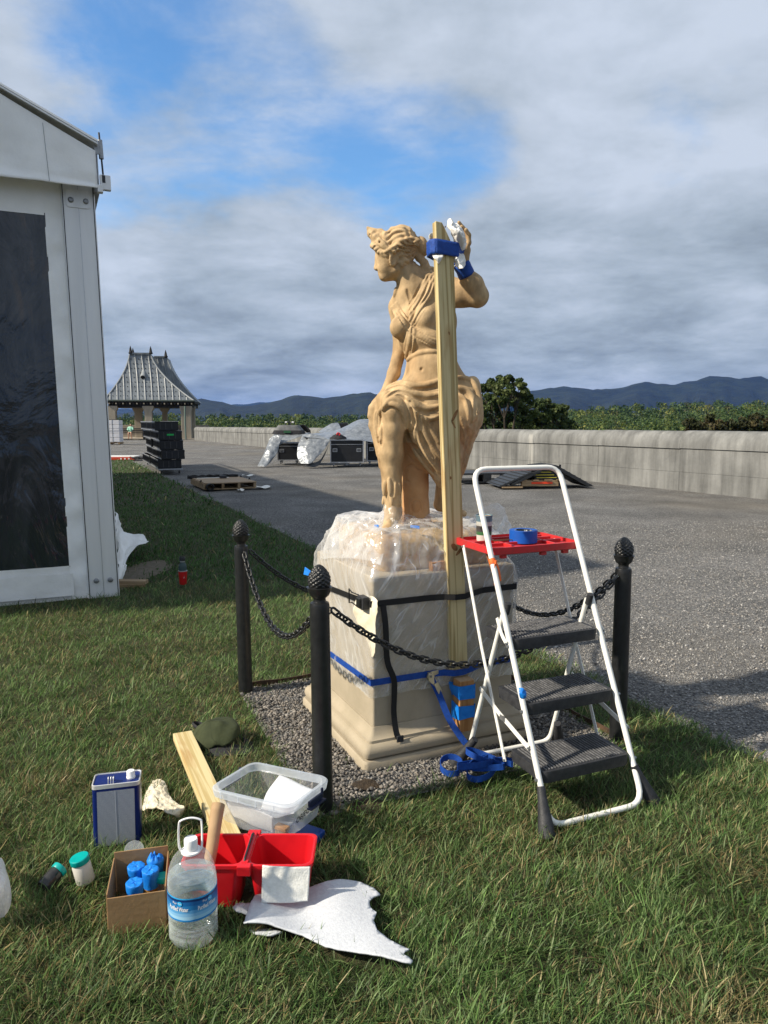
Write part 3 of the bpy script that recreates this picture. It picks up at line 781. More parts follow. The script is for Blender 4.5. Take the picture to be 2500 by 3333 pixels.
# ================================================================ TENT
MAT['vinyl'] = M('white_vinyl', (0.90, 0.905, 0.89), 0.45, (0.81, 0.82, 0.81), 3, bump=0.25, bscale=5, bdist=0.03)
MAT['vinyl_skirt'] = M('white_vinyl_skirt', (0.82, 0.82, 0.80), 0.5, (0.70, 0.70, 0.67), 4, bump=0.3, bscale=7, bdist=0.03)
MAT['tent_alu'] = M('tent_aluminium', (0.74, 0.745, 0.74), 0.42, (0.66, 0.67, 0.67), 3, stretch=(3, 3, .2), metal=0.25)
MAT['dark_line'] = M('dark_groove', (0.03, 0.032, 0.036), 0.6)
def pane_material():
    m, N, L, b = nodes_mat('clear_vinyl_pane')
    b.inputs['Roughness'].default_value = 0.06; b.inputs['Specular IOR Level'].default_value = 0.6
    tc = N.new('ShaderNodeTexCoord'); mp = N.new('ShaderNodeMapping'); mp.inputs['Scale'].default_value = (2.2, 2.2, .35); L.new(tc.outputs['Object'], mp.inputs[0])
    n = N.new('ShaderNodeTexNoise'); n.inputs['Scale'].default_value = 1.6; n.inputs['Detail'].default_value = 6; n.inputs['Distortion'].default_value = 1.0
    L.new(mp.outputs[0], n.inputs['Vector'])
    r = N.new('ShaderNodeValToRGB'); r.color_ramp.elements[0].position = .42; r.color_ramp.elements[0].color = (.012, .017, .026, 1)  # brown and blue reflections are put into the base colour
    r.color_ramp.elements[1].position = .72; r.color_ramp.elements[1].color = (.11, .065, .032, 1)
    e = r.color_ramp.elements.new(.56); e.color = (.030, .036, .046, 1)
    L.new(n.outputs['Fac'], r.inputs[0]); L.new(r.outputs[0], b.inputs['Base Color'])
    n2 = N.new('ShaderNodeTexNoise'); n2.inputs['Scale'].default_value = 1.3; n2.inputs['Detail'].default_value = 4; n2.inputs['Distortion'].default_value = 1.5
    mp2 = N.new('ShaderNodeMapping'); mp2.inputs['Scale'].default_value = (1.6, 1.6, .8); L.new(tc.outputs['Object'], mp2.inputs[0]); L.new(mp2.outputs[0], n2.inputs['Vector'])
    bp = N.new('ShaderNodeBump'); bp.inputs['Strength'].default_value = .30; bp.inputs['Distance'].default_value = .08
    L.new(n2.outputs['Fac'], bp.inputs['Height']); L.new(bp.outputs[0], b.inputs['Normal'])
    return m
MAT['pane'] = pane_material()
def tent():
    P0 = Vector((-2.556, 6.594, 0))
    t = thing('marquee_tent', P0, 'white frame marquee tent with clear window panel at the left edge', 'tent')
    W, LEN, EAVE = 5.0, 17.0, 3.95
    lean = lambda m_: setattr(m_, 'v', [(x - 0.018 * z, y, z) for x, y, z in m_.v])
    def q(a, b, z): return P0 - U * a + V * b + Z * z          # a to the left, b into the tent
    def mk(fn, name, mat, parent=t, **k):
        m_ = MB(); fn(m_); lean(m_); return m_.build(name, mat, parent, **k)
    # corner post: profile with two grooves and a centre seam
    post = mk(lambda m: m.box(q(0, .06, 1.8), (.27, .12, 3.66), U, V), 'corner_post', MAT['tent_alu'], bevel=.012)
    for s in (-.122, .122):
        mk(lambda m: m.box(q(-s, -.0015, 1.8), (.007, .004, 3.6), U, V), 'groove', MAT['dark_line'], post)
    mk(lambda m: m.box(q(.0, -.001, 1.8), (.004, .004, 3.6), U, V), 'seam', MAT['alu'], post)
    pl = mk(lambda m: m.extrude([q(x, -.002, z) for x, z in [(-.1, 3.56), (.1, 3.56)] + [(.1 - .03 + .03 * math.cos(a), 3.41 - .03 * math.sin(a) + .03) for a in np.linspace(0, 1.57, 5)] + [(-.1 + .03 - .03 * math.sin(a), 3.41 + .03 - .03 * math.cos(a)) for a in np.linspace(0, 1.57, 5)]], -V * .006), 'bolt_plate', MAT['tent_alu'], post, bevel=.002)
    for x, z in ((-.06, 3.47), (.06, 3.47), (-.06, .16), (.06, .16)):
        def bolt(m):
            m.lathe([(.024, 0), (.024, .004), (.017, .009), (.015, .016), (.0, .018)], q(x, -.009, z), 12, -V)
        mk(bolt, 'bolt', MAT['grey_metal'], post, smooth=True)
    # far posts (unseen corners that carry the roof)
    mk(lambda m: m.box(q(W, .06, 1.8), (.27, .12, 3.66), U, V), 'corner_post', MAT['tent_alu'], bevel=.012)
    for b in (LEN * .33, LEN * .66, LEN):
        for a in (0, W):
            mk(lambda m: m.box(q(a, b, 1.8), (.12, .2, 3.66), U, V), 'side_post', MAT['tent_alu'])
    # front wall fabric around the window, slightly loose
    def sheet(a0, a1, z0, z1, off, amp, nu, nv):
        def f(m):
            def g(x, y):
                a = a0 + (a1 - a0) * x; z = z0 + (z1 - z0) * y
                w = amp * fbm((a * 3, z * 4 + off, off * 7)) + amp * .6 * math.sin(z * 19 + a * 6) * max(0, 1 - abs(a - .17) / .12)
                return q(a, .03 + off + w, z)
            m.grid(g, nu, nv)
        return f
    fw = mk(sheet(.135, .275, .0, 3.62, .0, .012, 10, 90), 'wall_fabric', MAT['vinyl'], smooth=True, ang=180)
    mk(sheet(.275, W - .14, .0, .31, -.004, .012, 60, 10), 'wall_skirt', MAT['vinyl_skirt'], smooth=True, ang=180)
    mk(sheet(.275, W - .14, 3.33, 3.64, -.002, .006, 40, 6), 'wall_header', MAT['vinyl'], smooth=True, ang=180)
    mk(lambda m: m.box(q(1.4, -.012, .145), (2.3, .004, .2), U, V), 'skirt_pocket', MAT['vinyl_skirt'])
    def pane(a0, a1):
        def f(m):
            def g(x, y):
                a = a0 + (a1 - a0) * x; z = .3 + 3.05 * y
                return q(a, .035 + .006 * fbm((a * 4, z * 3, 1)), z)
            m.grid(g, 30, 40)
        return f
    mk(pane(.268, 3.0), 'window_pane', MAT['pane'], smooth=True, ang=180)
    mk(pane(3.04, W - .14), 'window_pane', MAT['pane'], smooth=True, ang=180)
    mk(lambda m: m.box(q(3.02, .03, 1.8), (.06, .03, 3.1), U, V), 'window_mullion', MAT['vinyl'])
    # side walls and rear
    for a in (0, W):
        mk(lambda m: m.box(q(a, LEN / 2, 1.8), (.01, LEN - .3, 3.6), U, V), 'side_wall', MAT['vinyl_skirt'])
    mk(lambda m: m.box(q(W / 2, LEN - .05, 1.8), (W - .3, .01, 3.6), U, V), 'rear_wall', MAT['vinyl'])
    # roof: two slopes and gable
    slope = .49; h = W / 2 * slope; oh = .17
    def roof(m):
        for sgn in (0, 1):
            a0 = -oh if sgn == 0 else W + oh; z0 = EAVE - oh * slope
            m.add([q(a0, -.16, z0 + .07), q(W / 2, -.16, EAVE + h), q(W / 2, LEN + .1, EAVE + h), q(a0, LEN + .1, z0 + .07)], [(0, 1, 2, 3)])
    rf = mk(roof, 'roof', MAT['vinyl'], solid=.015)
    # gable flap with folds, hem and seams; hangs outside the post
    def flap(m):
        def g(x, y):
            a = -oh + .02 + x * (W + 2 * oh - .04)
            top = EAVE + h - abs(a - W / 2) * slope - .03
            z = 3.545 + (top - 3.545) * y
            w = .016 * fbm((a * 2.5, z * 2.5, 3)) * (1 - y * .6) + .012 * math.sin(a * 14) * max(0, 1 - abs(y - .35) * 2)
            w -= .02 * (1 - min(1, y * 8))
            return q(a, -.165 + w, z)
        m.grid(g, 150, 26)
    gf = mk(flap, 'gable_flap', MAT['vinyl'], smooth=True, ang=180, solid=.004)
    for a0 in (.22, .62, 1.05):
        def sm(m):
            pts = []
            for k in range(12):
                y = k / 11; top = EAVE + h - abs(a0 - W / 2) * slope - .05
                z = 3.55 + (top - 3.55) * y
                w = .016 * fbm((a0 * 2.5, z * 2.5, 3)) * (1 - y * .6) + .012 * math.sin(a0 * 14) * max(0, 1 - abs(y - .35) * 2) - .02 * (1 - min(1, y * 8))
                pts.append(q(a0 + .02 * y, -.171 + w, z))
            m.ribbon(pts, -V, .004, .002)
        mk(sm, 'seam', MAT['grey_metal'], gf)
    def trim(m):
        for s in (0, 1):
            a0, a1 = (-oh, W / 2) if s == 0 else (W + oh, W / 2)
            m.bar(q(a0, -.175, EAVE - oh * slope + .03), q(a1, -.175, EAVE + h - .035), .012, .055, -V)
    mk(trim, 'roof_edge_trim', MAT['tent_alu'], rf)
    # eave gutter along the side
    mk(lambda m: m.box(q(-oh + .02, LEN / 2 - .1, 3.72), (.05, LEN - .1, .36), U, V), 'eave_beam', MAT['grey_metal'], bevel=.008)
    mk(lambda m: m.box(q(-oh + .11, LEN / 2, 3.58), (.12, LEN - .1, .04), U, V), 'eave_soffit', MAT['dark_line'])
    # tension rod and bracket at the corner
    rod = mk(lambda m: m.tube([q(-oh - .035, -.13, 3.62), q(-oh - .02, -.13, 4.01)], .008, 8), 'tension_rod', MAT['rubber'], smooth=True)
    mk(lambda m: m.tube([q(-oh - .028, -.13, 3.80), q(-oh - .024, -.13, 3.95)], .020, 10), 'rod_sleeve', MAT['grey_metal'], rod, smooth=True)
    mk(lambda m: m.box(q(-oh - .0, -.14, 3.88), (.05, .012, .1), U, V), 'rod_bracket', MAT['grey_metal'], rod)
    mk(lambda m: (m.box(q(-oh - .045, -.15, 3.60), (.085, .05, .12), U, V), m.box(q(-oh - .0, -.15, 3.545), (.045, .06, .06), U, V)), 'corner_bracket', MAT['tent_alu'], bevel=.004)
    mk(lambda m: m.box(q(-oh - .032, -.1765, 3.625), (.025, .004, .06), U, V), 'bracket_slot', MAT['dark_line'])
    return t
tent()
# crumpled white vinyl and timber lying at the foot of the tent's side
def side_tarp():
    A = lambda px, py, Y: S(px, py, Y)
    rows = [[A(378, 1660, 8.6), A(388, 1690, 8.8), A(400, 1732, 9.0), A(430, 1737, 9.1), A(463, 1738, 9.1), A(484, 1760, 8.9)],
            [A(376, 1700, 8.2), A(386, 1730, 8.3), A(396, 1748, 8.4), A(428, 1758, 8.6), A(450, 1765, 8.5), A(476, 1768, 8.5)],
            [A(380, 1750, 7.7), A(388, 1780, 7.8), A(398, 1800, 7.9), A(408, 1800, 8.0), A(420, 1790, 8.1), A(440, 1782, 8.2)],
            [A(382, 1830, 7.3), A(388, 1850, 7.3), A(398, 1858, 7.35), A(404, 1848, 7.4), A(408, 1840, 7.5), A(409, 1830, 7.6)],
            [A(384, 1918, 7.0), A(388, 1920, 7.0), A(392, 1920, 7.0), A(398, 1900, 7.05), A(400, 1888, 7.1), A(402, 1880, 7.15)]]
    f = patch(rows, 0, 0); m_ = MB()
    m_.grid(lambda a, b: f(a, b) + Vector((.02, .03, .02)) * fbm(f(a, b) * 6), 34, 34)
    tag(m_.build('loose_tarp', MAT['vinyl_skirt'], loc=(-2.6, 7.6, 0), smooth=True, ang=180, solid=.003), 'crumpled white vinyl tarp spilling from the side of the tent', 'tarp')
side_tarp()
m_ = MB(); m_.box(Vector((-2.45, 7.02, .05)) , (.30, .09, .035), (V * -.5 + U).normalized(), (V + U * .5).normalized())
m_.box(Vector((-2.44, 6.99, .02)), (.26, .05, .03), (V * -.5 + U).normalized(), (V + U * .5).normalized())
tag(m_.build('timber_offcut', MAT['pallet_wood'], loc=(-2.45, 7.02, 0), bevel=.003), 'short timber offcut lying at the foot of the tent post', 'timber')
dp = MB(); dp.grid(lambda a, b: (lambda c: (c.x + .22 * b * math.cos(a * 6.283) * (1 + .3 * math.sin(a * 19)), c.y + .8 * b * math.sin(a * 6.283), .006))(Vector((-2.58, 7.6, 0))), 30, 6, closed=True)
tag(dp.build('bare_soil', M('pale_dirt', (.14, .115, .085), .95, (.09, .075, .05), 14, bump=.6, bscale=40), loc=(-2.48, 7.9, 0)), 'bare trodden soil along the tent wall', 'soil')

# red flask
def flask():
    c = Vector((-1.95, 7.02, 0))
    t = thing('drinking_flask', c, 'dark green flask standing in a red insulated cup on the shaded grass', 'flask')
    red = MB().lathe([(.030, .005), (.033, .01), (.042, .125), (.0435, .14), (.041, .14), (.040, .128)], c + Z * .02, 24).build('cup', M('flask_red', (.52, .012, .012), .45, (.46, .01, .01), 20), t, smooth=True, ang=50)
    MB().lathe([(.0438, 0), (.0442, .006), (.0425, .008)], c + Z * .156, 24).build('rim', MAT['alu'], red, smooth=True)
    MB().lathe([(.038, .11), (.038, .18), (.033, .203), (.022, .215), (.021, .228)], c + Z * .02, 24).build('bottle', M('flask_green', (.03, .06, .062), .5), t, smooth=True, ang=60)
    MB().lathe([(.0235, 0), (.0235, .012)], c + Z * .246, 20).build('collar', MAT['alu'], t, smooth=True)
    cap = MB().lathe([(.026, 0), (.028, .006), (.028, .03), (.024, .036), (0, .037)], c + Z * .258, 20).build('cap', MAT['rubber'], t, smooth=True, ang=40)
    m_ = MB(); m_.tube([c + Vector((-.022, -.004, .285)), c + Vector((-.016, -.02, .300)), c + Vector((.016, -.02, .300)), c + Vector((.022, -.004, .285))], .005, 6)
    m_.build('carry_loop', MAT['rubber'], cap, smooth=True)
    e = MB(); o_ = c + Vector((.022, -.0385, .105))
    e.tube([o_ + Vector((0, 0, .004 + .006)), o_ + Vector((.004, .001, .006)), o_ + Vector((0, 0, 0)), o_ + Vector((-.004, -.001, .006))], .0011, 5, closed=True)
    e.tube([o_ + Vector((0, 0, 0)), o_ + Vector((-.006, -.002, -.012))], .0011, 5); e.tube([o_ + Vector((0, 0, 0)), o_ + Vector((.006, .001, -.012))], .0011, 5)
    e.build('emblem', MAT['white_plastic'], red)
flask()

# ================================================================ PAVILION
MAT['lead_roof'] = M('lead_roof', (.20, .22, .235), .45, (.12, .135, .15), 2.2, detail=6, stretch=(1, 1, .25), metal=.3, lo=.38, hi=.66)
MAT['lead_seam'] = M('lead_seam', (.29, .31, .32), .5, (.23, .245, .255), 3)
MAT['limestone'] = M('limestone', (.36, .315, .25), .9, (.25, .22, .175), 1.2, detail=6, stretch=(1, 1, .35), bump=.2, bscale=12)
MAT['dark_timber'] = M('dark_timber', (.012, .012, .013), .8)
def pavilion():
    Yc = 65.0
    a = R(10.0); X = Vector((math.cos(a), math.sin(a), 0)); Yd = Vector((-math.sin(a), math.cos(a), 0))
    E0 = S(348, 1304, Yc); E1 = S(637, 1304, Yc)
    C = (E0 + E1) / 2; base = Vector((C.x, C.y, 0))
    def sx(px, y):
        p = (px - 1250) / 2400.0; return (p * (C.y + y * math.cos(a)) - C.x + y * math.sin(a)) / (math.cos(a) - p * math.sin(a))
    xL, xR = sx(346, 0), sx(638, 0); w = xR - xL; C = C + X * ((xL + xR) / 2)
    t = thing('garden_pavilion', base, 'stone garden pavilion with a steep flared lead roof at the end of the terrace', 'pavilion')
    ze = E0.z; zt = S(470, 1146, Yc).z; half = w / 2
    tx0 = sx(437, 2.6); tx1 = sx(505, 2.6)
    q = lambda x, y, z: C + X * x + Yd * y + Z * (z - C.z)
    def flare(f): return f ** 1.75                       # 0 at the top, 1 at the eave: concave slope
    def slope_pt(u, f, back=0.0):                         # front slope, u 0..1 across
        g = flare(f) * .75 + f * .25
        l = tx0 + (-half - tx0) * g; r = tx1 + (half - tx1) * g
        return q(l + (r - l) * u, 2.6 - (2.6) * g + back, zt + (ze - zt) * f)
    DEP = 7.2
    def roof_side(m, which):
        def fn(u, f):
            g = flare(f) * .75 + f * .25
            xl = tx0 + (-half - tx0) * g; xr = tx1 + (half - tx1) * g; yf = 2.6 - 2.6 * g; yb = DEP - 2.6 + 2.6 * g
            P_ = {'f': (xl + (xr - xl) * u, yf), 'b': (xr + (xl - xr) * u, yb), 'l': (xl, yb + (yf - yb) * u), 'r': (xr, yf + (yb - yf) * u)}[which]
            return q(P_[0], P_[1], zt + (ze - zt) * f)
        m.grid(fn, 8, 14)
    roof = None
    mr_ = MB()
    for s in 'fblr': roof_side(mr_, s)
    mr_.add([q(tx0, 2.6, zt), q(tx1, 2.6, zt), q(tx1, DEP - 2.6, zt), q(tx0, DEP - 2.6, zt)], [(0, 1, 2, 3)])
    roof = mr_.build('roof', MAT['lead_roof'], t, smooth=True, ang=30)
    # standing seams run straight up the front slope and stop at the hips
    n = 13
    for i in range(1, n):
        x = -half + w * i / n
        pts = []
        for k in range(15):
            f = 1 - k / 14; g = flare(f) * .75 + f * .25
            l = tx0 + (-half - tx0) * g; r = tx1 + (half - tx1) * g
            xx = x + (k / 14) * (-.55)                     # seams lean a little with the flare
            if xx < l or xx > r: break
            pts.append(q(xx, 2.6 - 2.6 * g - .03, zt + (ze - zt) * f))
        if len(pts) > 1: MB().tube(pts, .055, 5).build('roof_seam', MAT['lead_seam'], roof)
    for uu in (0, 1):
        MB().tube([slope_pt(uu, k / 14) - Yd * .02 for k in range(15)], .07, 6).build('hip_roll', MAT['lead_seam'], roof)
    # lead clips in rows
    cl = MB()
    for k in range(1, 10):
        f = k / 10; g = flare(f) * .75 + f * .25
        l = tx0 + (-half - tx0) * g; r = tx1 + (half - tx1) * g
        y0 = q(0, 2.6 - 2.6 * g - .05, zt + (ze - zt) * f)
        cnt = int((r - l) / .3)
        for j in range(cnt):
            cl.box(q(l + (r - l) * (j + .5) / cnt, 2.6 - 2.6 * g - .04, zt + (ze - zt) * f), (.05, .04, .10), X, Yd)
    cl.build('roof_clips', MAT['dark_timber'], roof)['kind'] = 'stuff'
    # hooded vent
    vp = slope_pt(.5, .47)
    v_ = MB(); v_.grid(lambda a_, b_: vp + X * (.24 * math.cos(math.pi * a_)) * (1 - .55 * b_) + Z * (.22 * math.sin(math.pi * a_) * (1 - .6 * b_) + .75 * b_ - .2) + Yd * (-.35 + .75 * b_), 12, 6)
    vent = v_.build('roof_vent', MAT['lead_seam'], roof, smooth=True, solid=.03)
    MB().lathe([(.19, 0), (.19, .02)], vp - Yd * .2 + Z * (-.1), 16, -Yd).build('vent_opening', MAT['dark_timber'], vent)
    # ridge trim and finials
    MB().bar(q(tx0, 2.55, zt + .08), q(tx1, 2.55, zt + .08), .16, .16).build('ridge_cap', MAT['lead_roof'], roof)
    for x, y in ((tx0, DEP - 2.6), (tx0 + .1, 2.55), (tx1, 2.55)):
        MB().lathe([(.16, 0), (.2, .08), (.14, .16), (.10, .42), (.02, .68), (0, .72)], q(x, y, zt + .05), 8).build('finial', MAT['dark_timber'], roof, smooth=True)
    # second roof volume, set back to the right
    zt2 = zt - .05; xr0 = sx(556, 4.9); xe = sx(652, 3.7)
    def back(m):
        def fn(u, f):
            g = flare(f) * .7 + f * .3
            l = tx0; r = xr0 + (xe - xr0) * g
            return q(l + (r - l) * u, 4.9 - 1.2 * g, zt2 + (ze - zt2) * f)
        m.grid(fn, 6, 14)
        def fs(u, f):
            g = flare(f) * .7 + f * .3
            r = xr0 + (xe - xr0) * g
            return q(r, 4.9 - 1.2 * g + u * (3 + 1.5 * g), zt2 + (ze - zt2) * f)
        m.grid(fs, 4, 14)
    b_ = MB(); back(b_); rb = b_.build('rear_roof', MAT['lead_roof'], t, smooth=True, ang=30)
    for k in range(5):
        x = tx1 + .25 + k * .5
        pts = [q(x + f * .9, 4.85 - 1.2 * (flare(f) * .7 + f * .3), zt2 + (ze - zt2) * f) for f in np.linspace(0, 1, 10) if x + f * .9 < xr0 + (xe - xr0) * (flare(f) * .7 + f * .3)]
        if len(pts) > 1: MB().tube(pts, .04, 5).build('roof_seam', MAT['lead_seam'], rb)
    MB().tube([q(xr0 + (xe - xr0) * (flare(f) * .7 + f * .3), 4.9 - 1.2 * (flare(f) * .7 + f * .3), zt2 + (ze - zt2) * f) for f in np.linspace(0, 1, 14)], .06, 6).build('hip_roll', MAT['lead_seam'], rb)
    MB().lathe([(.16, 0), (.2, .08), (.14, .16), (.10, .42), (.02, .68), (0, .72)], q(xr0 - .1, 4.9, zt2), 8).build('finial', MAT['dark_timber'], rb, smooth=True)
    MB().bar(q(tx1, 4.85, zt2 + .06), q(xr0, 4.85, zt2 + .06), .14, .14).build('ridge_cap', MAT['lead_roof'], rb)
    # eave, gutter, rafter ends
    ev = MB(); ev.box(q(0, DEP / 2, ze - .13), (w + .1, DEP, .20), X, Yd); ev.box(q(.1, DEP / 2, ze - .40), (w - .5, DEP - .5, .34), X, Yd)
    eave = ev.build('eave', MAT['dark_timber'], t)
    MB().tube([q(-half - .1, -.08, ze - .02), q(half + .1, -.08, ze - .02)], .09, 8).build('gutter', M('copper_gutter', (.04, .055, .05), .6), eave)
    for i in range(26):
        MB().box(q(-half + .2 + i * (w - .4) / 25, -.02, ze - .26), (.10, .3, .12), X, Yd).build('rafter_end', MAT['limestone'] if i % 2 else MAT['dark_timber'], eave)
    # columns: shaft with flared bracket capital on both sides
    def column(px, wd, y, br, mat=MAT['limestone']):
        x = sx(px, y); yy = y
        m = MB(); sh = [(-wd / 2, -.2), (wd / 2, -.2), (wd / 2, ze - .95), (wd / 2 + br, ze - .65), (wd / 2 + br, ze - .45), (-wd / 2 - br, ze - .45), (-wd / 2 - br, ze - .65), (-wd / 2, ze - .95)]
        m.extrude([q(x + a_, yy - .35, z_) for a_, z_ in sh], Yd * .7)
        m.build('column', mat, t, bevel=.03)
    for px, wd, y, br in ((374, .62, .4, .16), (458, .66, 5.5, .18), (491, .60, .4, .18), (543, .46, 6.2, .22), (612, .86, .4, .10), (631, .5, 2.2, .06)):
        column(px, wd, y, br)
    MB().tube([S(602, 1322, Yc - .2), S(602, 1355, Yc - .2), S(605, 1430, Yc - .2)], .075, 8).build('downpipe', M('copper_pipe', (.12, .17, .15), .6), t, smooth=True)
    # low rear balustrade and floor slab
    MB().box(q(0, DEP + .4, .55), (w + 1.5, .4, 1.3), X, Yd).build('low_wall', MAT['limestone'], t, bevel=.03)
    MB().box(q(0, DEP / 2, .0), (w + .6, DEP + 1.5, .12), X, Yd).build('floor_slab', MAT['limestone'], t)
    return q
pav_q = pavilion()
# bench and seated person in the pavilion
def bench_person():
    c = Gd(425, 1428); c = Vector((c.x * .97, 62.2 * .97 / .97, 0)); c = Vector(((432 - 1250) / 2400 * 63.5, 63.5, .06))
    t = thing('garden_bench', c, 'dark garden bench under the pavilion', 'bench')
    for i in range(4): MB().box(c + Vector((0, -.2 + i * .13, .44)), (2.4, .1, .04)).build('seat_slat', MAT['dark_timber'], t)
    for i in range(3): MB().box(c + Vector((0, .34, .58 + i * .14)), (2.4, .04, .1)).build('back_slat', MAT['dark_timber'], t)
    for s in (-1.1, 1.1):
        MB().box(c + Vector((s, 0, .22)), (.07, .5, .44)).build('leg', MAT['dark_timber'], t)
        MB().tube([c + Vector((s, -.25, .44)), c + Vector((s, -.25, .68)), c + Vector((s, .3, .74))], .035, 6).build('armrest', MAT['dark_timber'], t)
    # person seated, leaning forward
    p = c + Vector((-.05, -.05, 0))
    body = bpy.data.meshes.new('body')
    J = dict(pel=(0, 0, .52), wai=(.0, -.02, .70), che=(.04, -.06, .92), nek=(.08, -.10, 1.08), hed=(.10, -.13, 1.20), top=(.10, -.13, 1.30),
             shl=(-.14, -.05, 1.0), ell=(-.20, -.18, .80), hal=(.06, -.34, .74), shr=(.21, -.08, 1.0), elr=(.30, -.20, .80), har=(.16, -.36, .76),
             kl=(-.02, -.46, .54), fl=(-.02, -.46, .06), tl=(-.02, -.62, .05), kr=(.20, -.46, .56), fr=(.24, -.42, .06), tr=(.25, -.58, .05))
    keys = list(J); rad = dict(pel=.16, wai=.13, che=.145, nek=.055, hed=.095, top=.07, shl=.07, ell=.05, hal=.04, shr=.07, elr=.05, har=.04, kl=.075, fl=.045, tl=.035, kr=.075, fr=.045, tr=.035)
    E_ = [('pel', 'wai'), ('wai', 'che'), ('che', 'nek'), ('nek', 'hed'), ('hed', 'top'), ('che', 'shl'), ('shl', 'ell'), ('ell', 'hal'), ('che', 'shr'), ('shr', 'elr'), ('elr', 'har'), ('pel', 'kl'), ('kl', 'fl'), ('fl', 'tl'), ('pel', 'kr'), ('kr', 'fr'), ('fr', 'tr')]
    body.from_pydata([J[k] for k in keys], [(keys.index(a_), keys.index(b_)) for a_, b_ in E_], [])
    skin = M('person_skin', (.42, .24, .16), .6)
    shirt = M('pale_green_shirt', (.33, .62, .48), .85); shorts = M('dark_shorts', (.03, .035, .045), .9); hair = M('dark_hair', (.02, .014, .01), .8)
    for m_ in (skin, shirt, shorts, hair): body.materials.append(m_)
    po = link_mesh('person', body, loc=p)
    sm = po.modifiers.new('skin', 'SKIN')
    for i, k in enumerate(keys):
        body.skin_vertices[0].data[i].radius = (rad[k], rad[k]); body.skin_vertices[0].data[i].use_root = (k == 'pel')
    ss = po.modifiers.new('sub', 'SUBSURF'); ss.levels = ss.render_levels = 1
    dg = bpy.context.evaluated_depsgraph_get(); me = bpy.data.meshes.new_from_object(po.evaluated_get(dg))
    for pl in me.polygons:
        x, y, z = pl.center
        pl.material_index = 3 if (z > 1.2 and y > -.17) else (0 if z > 1.06 else (1 if (z > .62 and y > -.3) else (2 if z > .45 and y > -.38 else 0)))
        pl.use_smooth = True
    po.modifiers.clear(); po.data = me
    tag(po, 'person in a pale green shirt and shorts sitting on the pavilion bench', 'person')
bench_person()

# ================================================================ THINGS STANDING ON THE TERRACE
# white wrapped pallet load behind the tent post
def wrapped_load():
    c = Vector(((368 - 1250) / 2400 * 51.5, 51.5, 0)); X = (U * .95 + V * -.3).normalized(); Yd = Vector((-X.y, X.x, 0))
    t = thing('wrapped_pallet_load', c, 'white wrapped stack on a pallet between tent post and pavilion', 'pallet load')
    for k in range(5):
        for s in (0, 1):
            MB().box(c + X * (-.33 + .66 * s) + Z * (.16 + .30 * k + .145), (.65, 1.1, .287), X, Yd).build('white_bale', M('white_wrap', (.66, .66, .68), .6, (.58, .58, .61), 3, bump=.2, bscale=4) if (k, s) == (0, 0) else bpy.data.materials['white_wrap'], t, bevel=.02)
    for s in (-.28, .2): MB().box(c + X * s + Z * .9, (.035, 1.12, 1.56), X, Yd).build('strap', MAT['grey_metal'], t)
    MB().box(c + Z * .92, (1.335, 1.115, .03), X, Yd).build('strap', MAT['grey_metal'], t)
    MB().box(c + Z * 1.68, (1.3, 1.08, .03), X, Yd).build('top_cover', MAT['dark_cloth'], t)
    for i in range(4): MB().box(c + Yd * (-.5 + i * .33) + Z * .1, (1.4, .12, .03), X, Yd).build('deck_board', MAT['pallet_wood'], t)
    for i in range(3): MB().box(c + X * (-.6 + i * .6) + Z * .045, (.1, 1.15, .08), X, Yd).build('runner', MAT['pallet_wood'], t)
wrapped_load()
